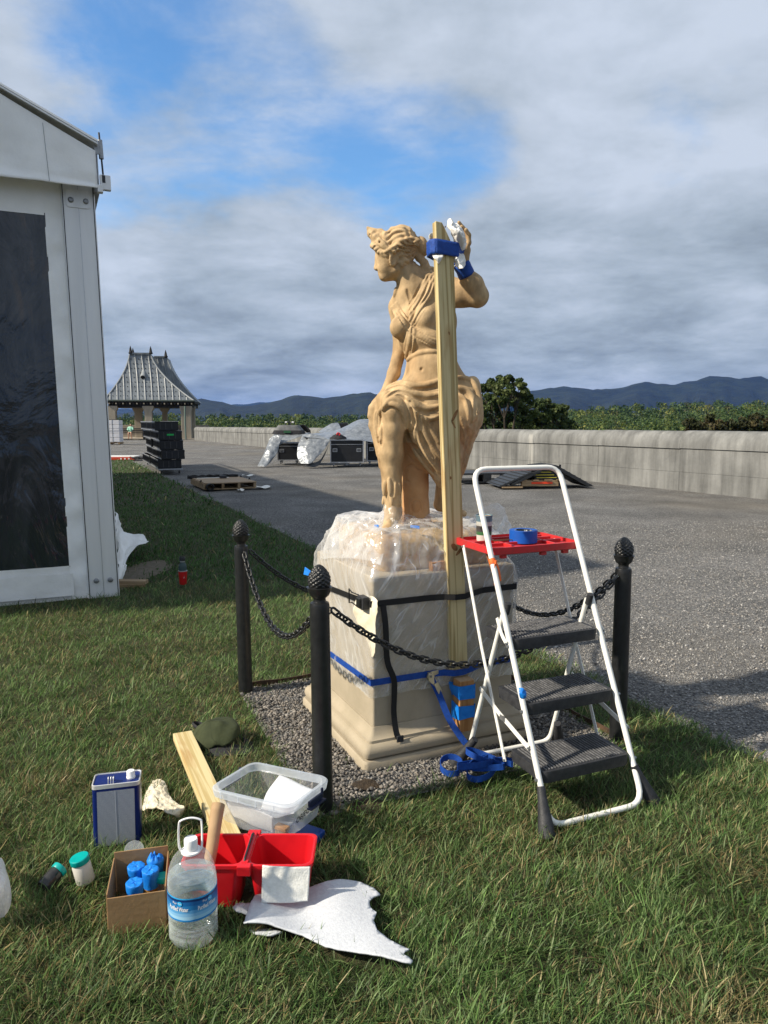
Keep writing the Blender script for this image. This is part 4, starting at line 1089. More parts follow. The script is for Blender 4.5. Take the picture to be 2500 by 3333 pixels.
# stack of long black slatted crates on a dolly
def crates():
    f = Vector((-6.76, 22.18, 0)); l = Vector((-8.79, 27.2, 0))
    Yd = (l - f).normalized(); X = Vector((Yd.y, -Yd.x, 0)); w = .66; ln = (l - f).length / 2
    d = thing('crate_dolly', f, 'low wheeled dolly carrying the stack of black crates', 'dolly')
    MB().box(f + X * w / 2 + Yd * ln + Z * .15, (w + .06, 2 * ln, .03), X, Yd).build('deck', MAT['alu'], d)
    for b in (.12, 2 * ln - .12):
        for a in (.07, w - .07):
            MB().lathe([(.0, -.02), (.055, -.02), (.055, .02), (0, .02)], f + X * a + Yd * b + Z * .058, 14, X).build('wheel', MAT['rubber'], d, smooth=True, ang=40)
            MB().box(f + X * a + Yd * b + Z * .105, (.05, .06, .06), X, Yd).build('caster_fork', MAT['grey_metal'], d)
    def crate():
        t = thing('black_crate', (0, 0, 0), '', 'crate', 'black crates stacked on the dolly')
        h = .275; L_ = ln - .03
        b = MB(); b.box((w / 2, L_ / 2, .012), (w, L_, .024)); b.build('floor', MAT['case'], t)
        for a in (0.0, w):
            s = MB()
            for z in (.03, h - .03): s.box((a, L_ / 2, z), (.03, L_, .05))
            s.build('side_frame', MAT['case'], t)
            for z in (.012, h - .008):
                MB().box((a + (-.017 if a == 0 else .017), L_ / 2, z), (.008, L_, .024)).build('edge_rail', MAT['alu'], t)
            for k in range(7):
                MB().box((a, .05 + k * (L_ - .1) / 6, h / 2), (.026, .05, h - .09)).build('upright', MAT['case'], t)
        for y in (0.0, L_):
            e = MB(); e.box((w / 2, y, h / 2), (w, .03, h - .01)); e.build('end_panel', MAT['case'], t)
            for x in (.14, .3, .48): MB().box((x, y - .017, h / 2), (.018, .006, h - .08)).build('end_rib', M('crate_grey', (.05, .052, .055), .5) if not bpy.data.materials.get('crate_grey') else bpy.data.materials['crate_grey'], t)
        return t
    proto = crate(); used = False
    names = ['bottom', 'second from the bottom', 'middle', 'second from the top', 'top']
    for k in range(5):
        for s in (0, 1):
            o = proto if not used else copy_tree(proto); used = True
            dx = (.0, .10, .07, .05, -.04)[k] - .02 + (.0 if s == 0 else -.03 + .02 * (k % 2))
            o.location = f + Yd * (s * ln + .01 + (.0, -.06, .02, .05, .12)[k]) + X * dx + Z * (.168 + .286 * k)
            o.rotation_euler = (0, 0, math.atan2(X.y, X.x) + (.015 * math.sin(k * 2.1 + s)))
            o['label'] = 'black slatted crate in the %s layer of the stack, %s half' % (names[k], 'near' if s == 0 else 'far')
            if (k, s) == (3, 0):
                m = MB().box((w * .5, -.022, .16), (.2, .006, .05)).build('green_label', MAT['green_tape'], None)
                m.parent = o
crates()
# flat orange and white barrier parts by the lawn
m_ = MB(); c = Gd(400, 1497); Xb = Vector((1, .05, 0)).normalized(); Yb = Vector((-.05, 1, 0))
t = thing('barrier_sections', c, 'flat stack of orange and white barrier boards on the lawn edge behind the crates', 'barrier')
MB().box(c + Z * .06, (1.1, .5, .10), Xb, Yb).build('orange_board', M('barrier_orange', (.50, .05, .02), .6), t, bevel=.01)
MB().box(c + Xb * -.1 + Yb * .2 + Z * .14, (1.3, .7, .04), Xb, Yb).build('white_board', MAT['vinyl_skirt'], t, bevel=.01)
for i in range(3): MB().box(c + Xb * (.0 + .16 * i) - Yb * .2535 + Z * .06, (.06, .008, .06), Xb, Yb).build('reflector', MAT['white_plastic'], t)
m_ = MB()
for i in range(5):
    m_.tube(catmull([c + Vector((.6 + .3 * math.sin(i + j * 1.7), -.1 + .2 * math.cos(j * 2.1 + i), .05 + .02 * i)) for j in range(6)], 5), .022, 6)
tag(m_.build('black_cable', MAT['rubber'], loc=c + Vector((.6, 0, 0)), smooth=True), 'tangle of black cable beside the orange barrier boards', 'cable')
# plywood topped pallet with straps and scraps
def pallet():
    A = [Gd(672, 1590, .14), Gd(818, 1577, .14), Gd(742, 1552, .14), Gd(612, 1557, .14)]
    X = U; Yd = V; w = 1.22; dep = 1.8; c0 = Vector((-4.15, 17.05, 0))
    t = thing('plywood_pallet', c0, 'plywood-topped wooden pallet lying on the gravel', 'pallet')
    MB().box(c0 + X * w / 2 + Yd * dep / 2 + Z * .155, (w, dep, .022), X, Yd).build('plywood_top', M('plywood', (.36, .26, .16), .8, (.27, .19, .12), 5, stretch=(1, 4, 1)), t)
    for i in range(4): MB().box(c0 + X * (.04 + i * (w - .08) / 3) + Yd * dep / 2 + Z * .085, (.06, dep - .02, .11), X, Yd).build('runner', MAT['pallet_wood'], t)
    for i in range(5): MB().box(c0 + X * w / 2 + Yd * (.06 + i * (dep - .12) / 4) + Z * .018, (w - .02, .1, .022), X, Yd).build('bottom_board', MAT['pallet_wood'], t)
    MB().box(c0 + X * -.012 + Yd * dep / 2 + Z * .08, (.02, dep, .13), X, Yd).build('side_board', MAT['pallet_wood'], t)
    # rolled black strap on the near corner and webbing along the far edge
    s = MB()
    for k in range(5): s.tube([c0 + X * (.1 + .08 * math.cos(a)) + Yd * (-.04 - .02 * k) + Z * (.08 + .07 * math.sin(a)) for a in np.linspace(0, 6.0, 14)], .018, 6)
    tag(s.build('strap_roll', MAT['black_web'], loc=c0, smooth=True), 'roll of black webbing on the near corner of the plywood pallet', 'strap')
    s = MB()
    for k in range(3): s.tube(catmull([c0 + X * (-.1 + j * .18) + Yd * (dep - .1 + .06 * math.sin(j * 2.3 + k)) + Z * (.19 + .03 * math.sin(j * 1.9 + k * 2)) for j in range(8)], 4), .025, 6)
    tag(s.build('strap_bundle', MAT['black_web'], loc=c0 + Yd * dep, smooth=True), 'bundle of black straps along the far edge of the plywood pallet', 'strap')
    tag(MB().box(c0 + X * .7 + Yd * 1.3 + Z * .205, (.16, .12, .07), X, Yd).build('small_black_box', MAT['rubber'], loc=c0 + X * .7 + Yd * 1.3, bevel=.006), 'small black box lying on the plywood pallet', 'box')
    tag(MB().box(c0 + X * .5 + Yd * 1.55 + Z * .17, (.8, .09, .006), X, Yd).build('white_strip', MAT['paper'], loc=c0 + X * .5 + Yd * 1.55), 'white strip of paper lying on the plywood pallet', 'paper')
    for (x, y) in ((.0, .5), (w, .7), (w, 1.6)):
        s = MB(); s.tube([c0 + X * (x + .02 * math.cos(a)) + Yd * y + Z * (.12 + .08 * math.sin(a)) for a in np.linspace(0, 6, 10)], .012, 5)
        s.build('tie_loop', MAT['black_web'], t)
pallet()
for (px, py, w, d, lab, rz) in ((857, 1587, .34, .12, 'white folded paper lying on the gravel right of the plywood pallet', .1), (808, 1549, .34, .08, 'thin white scrap lying on the gravel beyond the plywood pallet', 0), (783, 1597, .14, .08, 'tiny white scrap on the gravel before the plywood pallet', .3)):
    p = Gd(px, py); X = Vector((math.cos(rz), math.sin(rz), 0)); Yd = Vector((-X.y, X.x, 0)); m_ = MB()
    m_.grid(lambda a, b: p + X * (w * (a - .5)) + Yd * (d * 4 * (b - .5)) + Z * (.02 + .02 * math.sin(a * 7 + b * 3)), 8, 6)
    tag(m_.build('paper_scrap', MAT['paper'], loc=p, smooth=True, solid=.004), lab, 'paper')

# ---------------------------------------------------------------- road cases under tarps
def road_case(f, X, w, d, h, label, group='road cases under the tarps', handles=2):
    Yd = Vector((-X.y, X.x, 0)); f = Vector((f.x, f.y, 0)); zb = .14
    t = thing('road_case', f, label, 'road case', group)
    MB().box(f + X * w / 2 + Yd * d / 2 + Z * (zb + h / 2), (w, d, h), X, Yd).build('box', MAT['case'], t)
    e = MB(); r = .03
    for z in (zb + r / 2, zb + h - r / 2, zb + h * .8):
        for y in (-.004, d + .004): e.box(f + X * w / 2 + Yd * y + Z * z, (w + .01, .014, r if z != zb + h * .8 else .016), X, Yd)
        for x in (-.004, w + .004): e.box(f + X * x + Yd * d / 2 + Z * z, (.014, d, r if z != zb + h * .8 else .016), X, Yd)
    e.build('edge_trim', MAT['alu'], t)
    for x in (-.004, w + .004):
        for y in (-.004, d + .004):
            MB().box(f + X * x + Yd * y + Z * (zb + h / 2), (.036, .036, h + .012), X, Yd).build('corner_trim', MAT['alu'], t)
    for x in ([.15, w - .15] if handles == 2 else [.15]):
        hd = MB(); hd.box(f + X * x - Yd * .008 + Z * (zb + h * .55), (.16, .012, .12), X, Yd); hd = hd.build('handle_dish', MAT['alu'], t)
        MB().box(f + X * x - Yd * .016 + Z * (zb + h * .55), (.12, .006, .075), X, Yd).build('handle_recess', MAT['case'], hd)
        MB().bar(f + X * (x - .05) - Yd * .024 + Z * (zb + h * .55), f + X * (x + .05) - Yd * .024 + Z * (zb + h * .55), .014, .018).build('handle_grip', MAT['grey_metal'], hd)
    for x in (.1, w / 2, w - .1):
        for y in (.09, d - .09):
            MB().lathe([(0, -.02), (.055, -.02), (.055, .02), (0, .02)], f + X * x + Yd * y + Z * .056, 12, X).build('wheel', MAT['grey_metal'], t, smooth=True, ang=40)
            MB().box(f + X * x + Yd * y + Z * .115, (.06, .07, .06), X, Yd).build('caster', MAT['grey_metal'], t)
    return t
Xc = Vector((1, .06, 0)).normalized(); Yc_ = Vector((-Xc.y, Xc.x, 0))
F1 = Gd(1077, 1519)
road_case(F1, Xc, 1.14, .9, .80, 'black road case with bare front at the middle of the tarped group')
F2 = F1 + Xc * 1.32 + Yc_ * .9
road_case(F2, Xc, 1.3, .9, .80, 'black road case at the right end, half hidden behind the statue')
F3 = Gd(905, 1511)
road_case(F3, Xc, 1.35, .9, .66, 'black road case under the left silver tarp, front showing', handles=1)
MAT['tarp_dark'] = M('tarp_underside', (.04, .045, .05), .6, (.065, .07, .075), 4)
def tarp(name, rows, nu, nv, amp, label, sd, mat=None):
    f = patch(rows, 0, 0); m_ = MB()
    def g(a, b):
        p = f(a, b); n = .6 * ridged(p * 1.7 + Vector((sd, 0, 0))) + .5 * ridged(p * 4.2 + Vector((sd, 3, 0))) + .25 * mnoise.noise(p * 9)
        return p + Vector((.25, -.8, .35)) * (amp * 1.3 * (n - .6))
    m_.grid(g, nu, nv)
    tag(m_.build(name, mat or MAT['tarp'], loc=(rows[0][0].x, rows[0][0].y, 0), smooth=True, ang=180, solid=.006), label, 'tarp')
K = lambda px, py, Y: S(px, py, Y)
# left tarp: over the left case and down to the ground in front
tarp('silver_tarp', [[K(905, 1408, 28.4), K(940, 1409, 28.4), K(985, 1409, 28.4), K(1010, 1408, 28.4)],
                     [K(892, 1414, 27.2), K(930, 1416, 27.2), K(975, 1415, 27.2), K(1000, 1412, 27.2)],
                     [K(880, 1432, 26.9), K(906, 1448, 26.85), K(925, 1440, 26.8), K(990, 1416, 27.0)]], 40, 22, .02, 'silver tarp over the left road case', 1)
tarp('silver_tarp', [[K(878, 1428, 26.9), K(890, 1418, 26.9), K(903, 1416, 26.85), K(920, 1420, 26.8)],
                     [K(862, 1470, 26.6), K(872, 1460, 26.5), K(890, 1458, 26.5), K(908, 1452, 26.6)],
                     [K(850, 1495, 26.3), K(862, 1488, 26.3), K(880, 1480, 26.3), K(905, 1470, 26.5)],
                     [K(838, 1517, 26.0), K(852, 1518, 25.9), K(866, 1518, 25.9), K(884, 1500, 26.2)]], 24, 40, .03, 'silver tarp hanging to the gravel at the left end of the tarped group', 5)
tarp('silver_tarp', [[K(1000, 1412, 27.6), K(1075, 1405, 27.9), K(1120, 1390, 28.4), K(1175, 1365, 28.8), K(1240, 1370, 28.8)],
                     [K(985, 1418, 26.6), K(1060, 1415, 26.9), K(1120, 1402, 27.4), K(1180, 1385, 27.8), K(1250, 1400, 27.8)],
                     [K(985, 1420, 26.0), K(1065, 1426, 26.2), K(1125, 1425, 26.6), K(1180, 1425, 26.8), K(1250, 1440, 27.0)],
                     [K(985, 1422, 25.9), K(1068, 1430, 25.9), K(1125, 1431, 25.95), K(1178, 1434, 26.0), K(1240, 1446, 26.6)]], 56, 36, .035, 'large silver tarp heaped over the middle and right road cases', 9)
tarp('silver_tarp', [[K(985, 1416, 26.3), K(1010, 1412, 26.1), K(1045, 1420, 26.0), K(1074, 1432, 25.9)],
                     [K(970, 1450, 25.9), K(1000, 1446, 25.75), K(1035, 1445, 25.75), K(1066, 1448, 25.8)],
                     [K(968, 1485, 25.6), K(995, 1480, 25.5), K(1025, 1478, 25.5), K(1050, 1470, 25.6)],
                     [K(978, 1508, 25.4), K(995, 1510, 25.3), K(1012, 1508, 25.3), K(1030, 1490, 25.45)]], 40, 40, .035, 'silver tarp draped down the left side of the bare-fronted road case', 13)
tarp('tarp_flap', [[K(1010, 1509, 25.4), K(1040, 1498, 25.5), K(1062, 1465, 25.75), K(1074, 1436, 25.88)],
                   [K(986, 1518, 25.3), K(1030, 1519, 25.35), K(1050, 1495, 25.6), K(1062, 1470, 25.7)]], 24, 6, .008, 'dark lining of the tarp turned out beside the bare-fronted case', 3, MAT['tarp_dark'])
tarp('silver_tarp', [[K(1038, 1405, 30), K(1075, 1380, 30), K(1100, 1376, 30.3)], [K(1040, 1407, 29.6), K(1080, 1392, 29.6), K(1105, 1383, 30)], [K(1045, 1408, 29.2), K(1085, 1404, 29.2), K(1110, 1394, 29.6)]], 20, 16, .015, 'small raised silver tarp corner behind the left tarp', 17)
tag(MB().extrude([K(1040, 1408, 30.4), K(1060, 1396, 30.4), K(1098, 1377, 30.4), K(1130, 1376, 30.4), K(1130, 1410, 30.4)], (0, .8, 0)).build('equipment_chest', MAT['case'], loc=K(1085, 1410, 30.4) * 1, bevel=.02), 'black chest with sloping top raised behind the tarped cases', 'chest')
# soft bag on the left case
def bag_on_case():
    c = K(941, 1412, 27.6); t = thing('equipment_bag', c, 'grey and black equipment bag lying on the left tarped case', 'bag')
    b = MB()
    def fn(a, z):
        an = a * 2 * math.pi; w = .62 * (1 - .38 * z) ; h = .36 * z
        cx, cy = math.copysign(abs(math.cos(an)) ** .5, math.cos(an)), math.copysign(abs(math.sin(an)) ** .5, math.sin(an))
        return c + Vector((w * cx, .34 * (1 - .3 * z) * cy, h * (1 - .12 * z) + .02 * mnoise.noise(Vector((an, z * 3, 0)))))
    b.grid(fn, 32, 8, closed=True); b.add([fn(k / 32, 1.0) for k in range(32)], [tuple(range(32))])
    b.build('top_panel', M('bag_grey', (.17, .175, .18), .8, (.10, .105, .11), 5, bump=.4, bscale=10), t, smooth=True, ang=60)
    b = MB(); b.grid(lambda a, z: fn(a, z * .38) + (fn(a, z * .38) - c).normalized() * .012, 32, 3, closed=True); b.build('lower_band', MAT['dark_cloth'], t, smooth=True)
    MB().box(c + Vector((-.02, -.365, .08)), (.26, .01, .08)).build('name_patch', M('patch_green', (.02, .09, .04), .8), t)
    for x in (-.13, .06):
        h = MB(); h.tube([c + Vector((x, 0, .33)), c + Vector((x + .02, 0, .42)), c + Vector((x + .12, .02, .45)), c + Vector((x + .14, .05, .34))], .03, 6); h.build('handle', MAT['rubber'], t, smooth=True)
    for x in (-.1, .15): MB().box(c + Vector((x, -.02, .43)), (.08, .06, .05)).build('buckle', MAT['white_plastic'], t, bevel=.01)
bag_on_case()
m_ = MB(); c = K(1100, 1428, 26.2); c = Vector((c.x, c.y, c.z))
m_.grid(lambda a, b: c + Vector((.30 * (1 - b ** 1.5) * math.cos(a * 6.283) * (1 + .2 * math.sin(a * 12)), .22 * (1 - b ** 1.5) * math.sin(a * 6.283), .20 * b + .02 * mnoise.noise(Vector((a * 9, b * 4, 0))))), 24, 8, closed=True)
t = thing('cloth_bundle', c, 'small black bundle with a red loop lying on the tarped case', 'bundle')
m_.build('bundle_body', MAT['dark_cloth'], t, smooth=True, ang=180)
MB().tube(catmull([c + Vector((-.03, -.12, .14)), c + Vector((0, -.1, .21)), c + Vector((.08, -.08, .18)), c + Vector((.05, -.14, .12))], 5), .02, 6).build('red_loop', MAT['red'], t, smooth=True)
tag(MB().grid(lambda a, b: K(970 + 40 * a, 1388 + 14 * a ** 2 + 20 * b, 29.0) + Vector((0, .25 * b, .1 * math.sin(a * 3.1))), 14, 8).build('dark_cover', MAT['dark_cloth'], loc=K(990, 1410, 29), smooth=True, solid=.03), 'dark folded cover behind the equipment bag', 'cover')
# ---------------------------------------------------------------- cable ramps on a pallet, and a black pallet, by the wall
def ramps():
    c = Gd(1760, 1588); X = Vector((1, .12, 0)).normalized(); Yd = Vector((-X.y, X.x, 0))
    t = thing('ramp_pallet', c, 'wooden pallet with orange tape under the black rubber ramps by the wall', 'pallet')
    MB().box(c + X * .02 + Yd * .05 + Z * .11, (.98, .09, .14), X, Yd).build('front_beam', MAT['pallet_wood'], t, bevel=.004)
    MB().box(c + X * .02 + Yd * 1.0 + Z * .11, (.98, .09, .14), X, Yd).build('rear_beam', MAT['pallet_wood'], t)
    MB().box(c + X * .03 - Yd * .0 + Z * .12, (.52, .01, .05), X, Yd).build('orange_tape', M('tape_orange', (.85, .07, .02), .5), t)
    for i in range(4): MB().box(c + X * (-.42 + i * .29) + Yd * .52 + Z * .19, (.14, 1.1, .02), X, Yd).build('deck_board', MAT['pallet_wood'], t)
    MB().box(c + X * -.72 + Yd * -.02 + Z * .025, (.5, .12, .03), X, Yd).build('foot_board', MAT['pallet_wood'], t)
    rub = M('ramp_rubber', (.016, .018, .021), .5, (.03, .033, .037), 14, bump=.35, bscale=30)
    def slab(pts, d, name, label):
        r = thing(name, c + X * pts[0][0], label, 'ramp', 'rubber ramps stacked by the wall')
        p = [c + X * a + Z * z - Yd * .05 for a, z in pts]
        MB().extrude(p, Yd * d).build('slab', rub, r, bevel=.006)
        # raised treads
        a0, z0 = pts[0]; a1, z1 = pts[1]
        for k in range(7):
            f_ = (k + .5) / 7
            MB().box(c + X * (a0 + (a1 - a0) * f_) + Z * (z0 + (z1 - z0) * f_ + .006) + Yd * (d / 2 - .05), (.03, d - .06, .012), X, Yd).build('tread', rub, r)
        return r
    slab([(-1.05, .05), (-.25, .40), (-.22, .36), (-.98, .02)], 1.2, 'rubber_ramp', 'black rubber ramp sloping down at the left of the stack by the wall')
    slab([(-.75, .10), (-.02, .46), (.02, .40), (-.70, .06)], .7, 'rubber_ramp', 'black treaded ramp lying on the pallet, nearest slope of the stack')
    slab([(-.02, .50), (.36, .54), (.40, .48), (.0, .44)], 1.1, 'rubber_ramp', 'flat black ramp piece on top of the ramp stack')
    slab([(.36, .55), (1.32, .03), (1.16, .02), (.34, .47)], 1.0, 'rubber_ramp', 'black ramp with pale edge sloping to the right of the stack')
    for k in range(4):
        y = thing('ramp_insert', c + Z * (.20 + k * .07), 'yellow-edged black ramp insert, number %s from the bottom of the stack' % ('one', 'two', 'three', 'four')[k], 'ramp', 'yellow-edged ramp inserts')
        MB().box(c + X * (.16 - .03 * k) + Yd * .35 + Z * (.23 + k * .066), (.62, .7, .05), X, Yd).build('insert_slab', rub, y, bevel=.005)
        MB().box(c + X * (.14 - .05 * k) - Yd * .004 + Z * (.247 + k * .066), (.5 - .04 * k, .012, .014), X, Yd).build('yellow_edge', M('ramp_yellow', (.62, .52, .06), .6) if not bpy.data.materials.get('ramp_yellow') else bpy.data.materials['ramp_yellow'], y)
    MB().ribbon([c + X * .46 - Yd * .02 + Z * z for z in (.04, .2, .4, .56)], -Yd, .05, .006).build('strap', MAT['black_web'], t)
    b = Gd(1575, 1573); p = thing('plastic_pallet', b, 'low black plastic pallet between statue and ramp stack', 'pallet')
    MB().box(b + X * .1 + Yd * .6 + Z * .24, (1.75, 1.2, .05), X, Yd).build('deck', rub, p, bevel=.008)
    for x in (-.7, .1, .85):
        for y in (.06, .6, 1.14): MB().box(b + X * x + Yd * y + Z * .13, (.2, .12, .18), X, Yd).build('foot_block', rub, p)
    for y in (.06, .6, 1.14): MB().box(b + X * .1 + Yd * y + Z * .025, (1.75, .1, .025), X, Yd).build('runner', rub, p)
ramps()

# ================================================================ PEDESTAL
def rsq(h, r, n=5):
    """rounded square outline of half-size h, in terrace axes, starting at the front corner"""
    out = []
    for (sx, sy, a0) in ((-1, -1, 180), (1, -1, 270), (1, 1, 0), (-1, 1, 90)):
        for k in range(n):
            a = R(a0 + 90 * k / (n - 1))
            out.append((sx * (h - r) + r * math.cos(a), sy * (h - r) + r * math.sin(a)))
    return out
def loft_sq(rings, c=PED_C):
    m_ = MB(); n = None
    for (h, r, z) in rings:
        pts = rsq(h, r); n = len(pts); m_.v += [tuple(uv(c, a, b, z)) for a, b in pts]
    for i in range(len(rings) - 1):
        for k in range(n): m_.f.append((i * n + k, i * n + (k + 1) % n, (i + 1) * n + (k + 1) % n, (i + 1) * n + k))
    m_.f.append(tuple(range(n - 1, -1, -1))); m_.f.append(tuple((len(rings) - 1) * n + k for k in range(n)))
    return m_
DIE = .385; TOP = .893
ped = thing('stone_pedestal', PED_C, 'pale cast stone pedestal with moulded foot under the statue', 'pedestal')
loft_sq([(.452, .02, -.05), (.458, .02, .004), (.458, .022, .040), (.452, .022, .050)]).build('plinth', MAT['stone'], ped, smooth=True, ang=35)
loft_sq([(.432, .02, .051), (.446, .022, .060), (.452, .024, .080), (.448, .024, .102), (.436, .022, .116), (.424, .02, .119), (.423, .02, .132), (.414, .02, .135), (.402, .018, .148), (.393, .014, .166), (.389, .012, .182)]).build('base_moulding', MAT['stone'], ped, smooth=True, ang=35)
loft_sq([(DIE, .010, .1825), (DIE, .010, TOP - .006), (DIE - .005, .010, TOP)]).build('die', MAT['stone'], ped, smooth=True, ang=35)

# ================================================================ PLASTIC SHEET over pedestal top
MAT['film'] = film('clear_sheeting', (.88, .89, .90), .25, .14, 4, .13, .32, 9, .3, .34, (.6, 4.2, .6), (.7, .5, .35), .30)
MAT['film_white'] = film('milky_sheeting', (.86, .87, .88), .30, .18, 6, .22, .35, 14, .35, .3, (1, 1, 1), (0, 0, 0), .35)
MAT['film_cuff'] = film('cuff_sheeting', (.70, .71, .72), .14, .2, 14, .09, .2, 20, .35, .12, (1, 1, .25))
def plastic():
    t = thing('plastic_sheeting', PED_C + Z * TOP, 'clear plastic sheeting wrapped over the pedestal top and the feet of the statue', 'plastic sheet')
    prof = [(.10, .09, 1.125), (.19, .12, 1.10), (.26, .09, 1.092), (.308, .07, 1.070), (.328, .06, 1.03), (.347, .05, .985), (.367, .04, .940), (.386, .025, .902), (.394, .016, .86), (.394, .013, .76), (.392, .013, .66), (.393, .013, .56), (.395, .013, .47), (.397, .013, .40), (.401, .014, .33)]
    per = []
    base = rsq(1.0, .0001, 2)
    N_ = 150; J = 100
    def ring(h, r):
        pts = rsq(h, r, 7); pts.append(pts[0])
        L_ = [0]
        for i in range(1, len(pts)): L_.append(L_[-1] + math.hypot(pts[i][0] - pts[i - 1][0], pts[i][1] - pts[i - 1][1]))
        return pts, L_
    cs = [catmull([Vector((h, r, z)) for h, r, z in prof], 8)][0]
    m_ = MB()
    def at(a, b):
        x = b * (len(cs) - 1); i = min(int(x), len(cs) - 2); q = cs[i].lerp(cs[i + 1], x - i)
        h, r, z = q
        if z < .6:                                     # uneven hem
            hem = .33 - .05 * mnoise.noise(Vector((a * 5, 0, 2))) - .02 * mnoise.noise(Vector((a * 17, 0, 5)))
            z = .6 - (.6 - z) * (.6 - hem) / (.6 - .33)
        pts, L_ = ring(h, min(r, h * .95)); s = a * L_[-1]
        k = 0
        while k < len(L_) - 2 and L_[k + 1] < s: k += 1
        f = (s - L_[k]) / max(1e-9, L_[k + 1] - L_[k])
        px_, py_ = pts[k][0] + (pts[k + 1][0] - pts[k][0]) * f, pts[k][1] + (pts[k + 1][1] - pts[k][1]) * f
        p = uv(PED_C, px_, py_, z)
        nrm = Vector((p.x - PED_C.x, p.y - PED_C.y, 0)).normalized()
        up = max(0, min(1, (z - .88) / .1))
        amp = .004 + .009 * up * min(1, (1.13 - z) / .03)
        pp = Vector((p.x * 13, p.y * 13, p.z * 5)); w = ridged(pp) + .6 * ridged(pp * 2.3 + Vector((3, 3, 3))) - .5
        drape = .006 * math.sin((px_ + py_) * 60 + z * 25) * (1 - up)
        return p + (nrm + Z * (.8 * up)) * (amp * w * 1.6 + .004 + max(0, drape) * .5)
    m_.grid(at, N_, J, closed=True)
    sheet = m_.build('sheet', MAT['film'], t, smooth=True, ang=180)
    # cuff of film gathered round the front ankle
    m_ = MB(); a0 = S(1280, 1728, 3.60); a1 = S(1277, 1640, 3.64)
    def cuff(a, b):
        c = a0.lerp(a1, b); an = a * 2 * math.pi
        r = (.115 - .075 * b ** .6 + .008 * math.sin(an * 5 + b * 3) * (1 - .5 * b)) * (1 + .10 * mnoise.noise(Vector((math.cos(an) * 2, math.sin(an) * 2, b * 5))))
        return c + Vector((r * math.cos(an), r * .9 * math.sin(an), .006 * mnoise.noise(Vector((an, b * 4, 3)))))
    m_.grid(cuff, 44, 16, closed=True); m_.build('ankle_cuff', MAT['film_cuff'], t, smooth=True, ang=180)
    # loose white folds bunched on the left and a corner standing up at the right rear
    def fold(rows, amp, name, sd, mat=MAT['film_white']):
        f = patch([[S(*q) for q in r] for r in rows], 0, 0); m2 = MB()
        m2.grid(lambda a, b: f(a, b) + Vector((.3, -.8, .6)) * (amp * (ridged(f(a, b) * 8 + Vector((sd, 0, 0))) + .45 * ridged(f(a, b) * 19)) - amp * .6), 44, 30)
        m2.build(name, mat, t, smooth=True, ang=180)
    fold([[(1098, 1675, 3.95), (1150, 1664, 3.92), (1205, 1668, 3.86), (1255, 1678, 3.75)],
          [(1082, 1708, 3.88), (1140, 1700, 3.80), (1205, 1702, 3.70), (1262, 1712, 3.62)],
          [(1062, 1758, 3.86), (1125, 1752, 3.70), (1195, 1752, 3.58), (1256, 1765, 3.50)],
          [(1040, 1818, 3.90), (1105, 1818, 3.66), (1180, 1822, 3.48), (1240, 1838, 3.36)]], .011, 'gathered_fold', 2)
    fold([[(1560, 1668, 3.98), (1588, 1645, 4.0), (1618, 1640, 4.0), (1640, 1655, 4.0)],
          [(1530, 1690, 3.92), (1575, 1682, 3.94), (1620, 1680, 3.94), (1662, 1712, 3.92)],
          [(1522, 1730, 3.86), (1570, 1730, 3.85), (1620, 1738, 3.84), (1668, 1765, 3.84)]], .014, 'standing_corner', 6)
    fold([[(1100, 1672, 4.0), (1075, 1740, 4.0), (1045, 1800, 3.98)], [(1092, 1690, 3.94), (1060, 1768, 3.96), (1022, 1850, 3.97)], [(1100, 1760, 3.9), (1060, 1820, 3.93), (1018, 1880, 3.97)]], .006, 'side_fold', 9, MAT['film'])
plastic()
def scrap(name, rows, mat, label, cat, amp=.006, n=14, fr=18, solid=.0012, sd=0, group=None):
    f = patch([[S(*q) for q in r] for r in rows], 0, 0); m_ = MB()
    m_.grid(lambda a, b: f(a, b) + Vector((.4, -.8, .4)) * amp * (mnoise.noise(f(a, b) * fr + Vector((sd, 0, 0))) + .6 * ridged(f(a, b) * fr * 1.7) - .3), n, n)
    p = f(.5, .5)
    return tag(m_.build(name, mat, loc=p, smooth=True, ang=180, solid=solid), label, cat, group)
scrap('tape_strip', [[(993, 1845, 4.05), (1012, 1858, 4.02), (1035, 1868, 3.98)], [(988, 1870, 4.05), (1010, 1876, 4.02), (1034, 1886, 3.98)]], MAT['blue_tape'], 'blue tape flag sticking out at the left rear corner of the sheeting', 'tape', .002)
scrap('tape_strip', [[(1219, 1708, 3.56), (1232, 1708, 3.55)], [(1219, 1716, 3.56), (1232, 1717, 3.55)]], MAT['blue_tape'], 'small blue tape strip on the sheeting left of the front ankle', 'tape', .001)
scrap('tape_strip', [[(1336, 1710, 3.50), (1350, 1710, 3.50), (1366, 1713, 3.50)], [(1336, 1717, 3.49), (1350, 1719, 3.49), (1366, 1722, 3.49)]], MAT['blue_tape'], 'small blue tape strip on the sheeting before the carved stump', 'tape', .001)

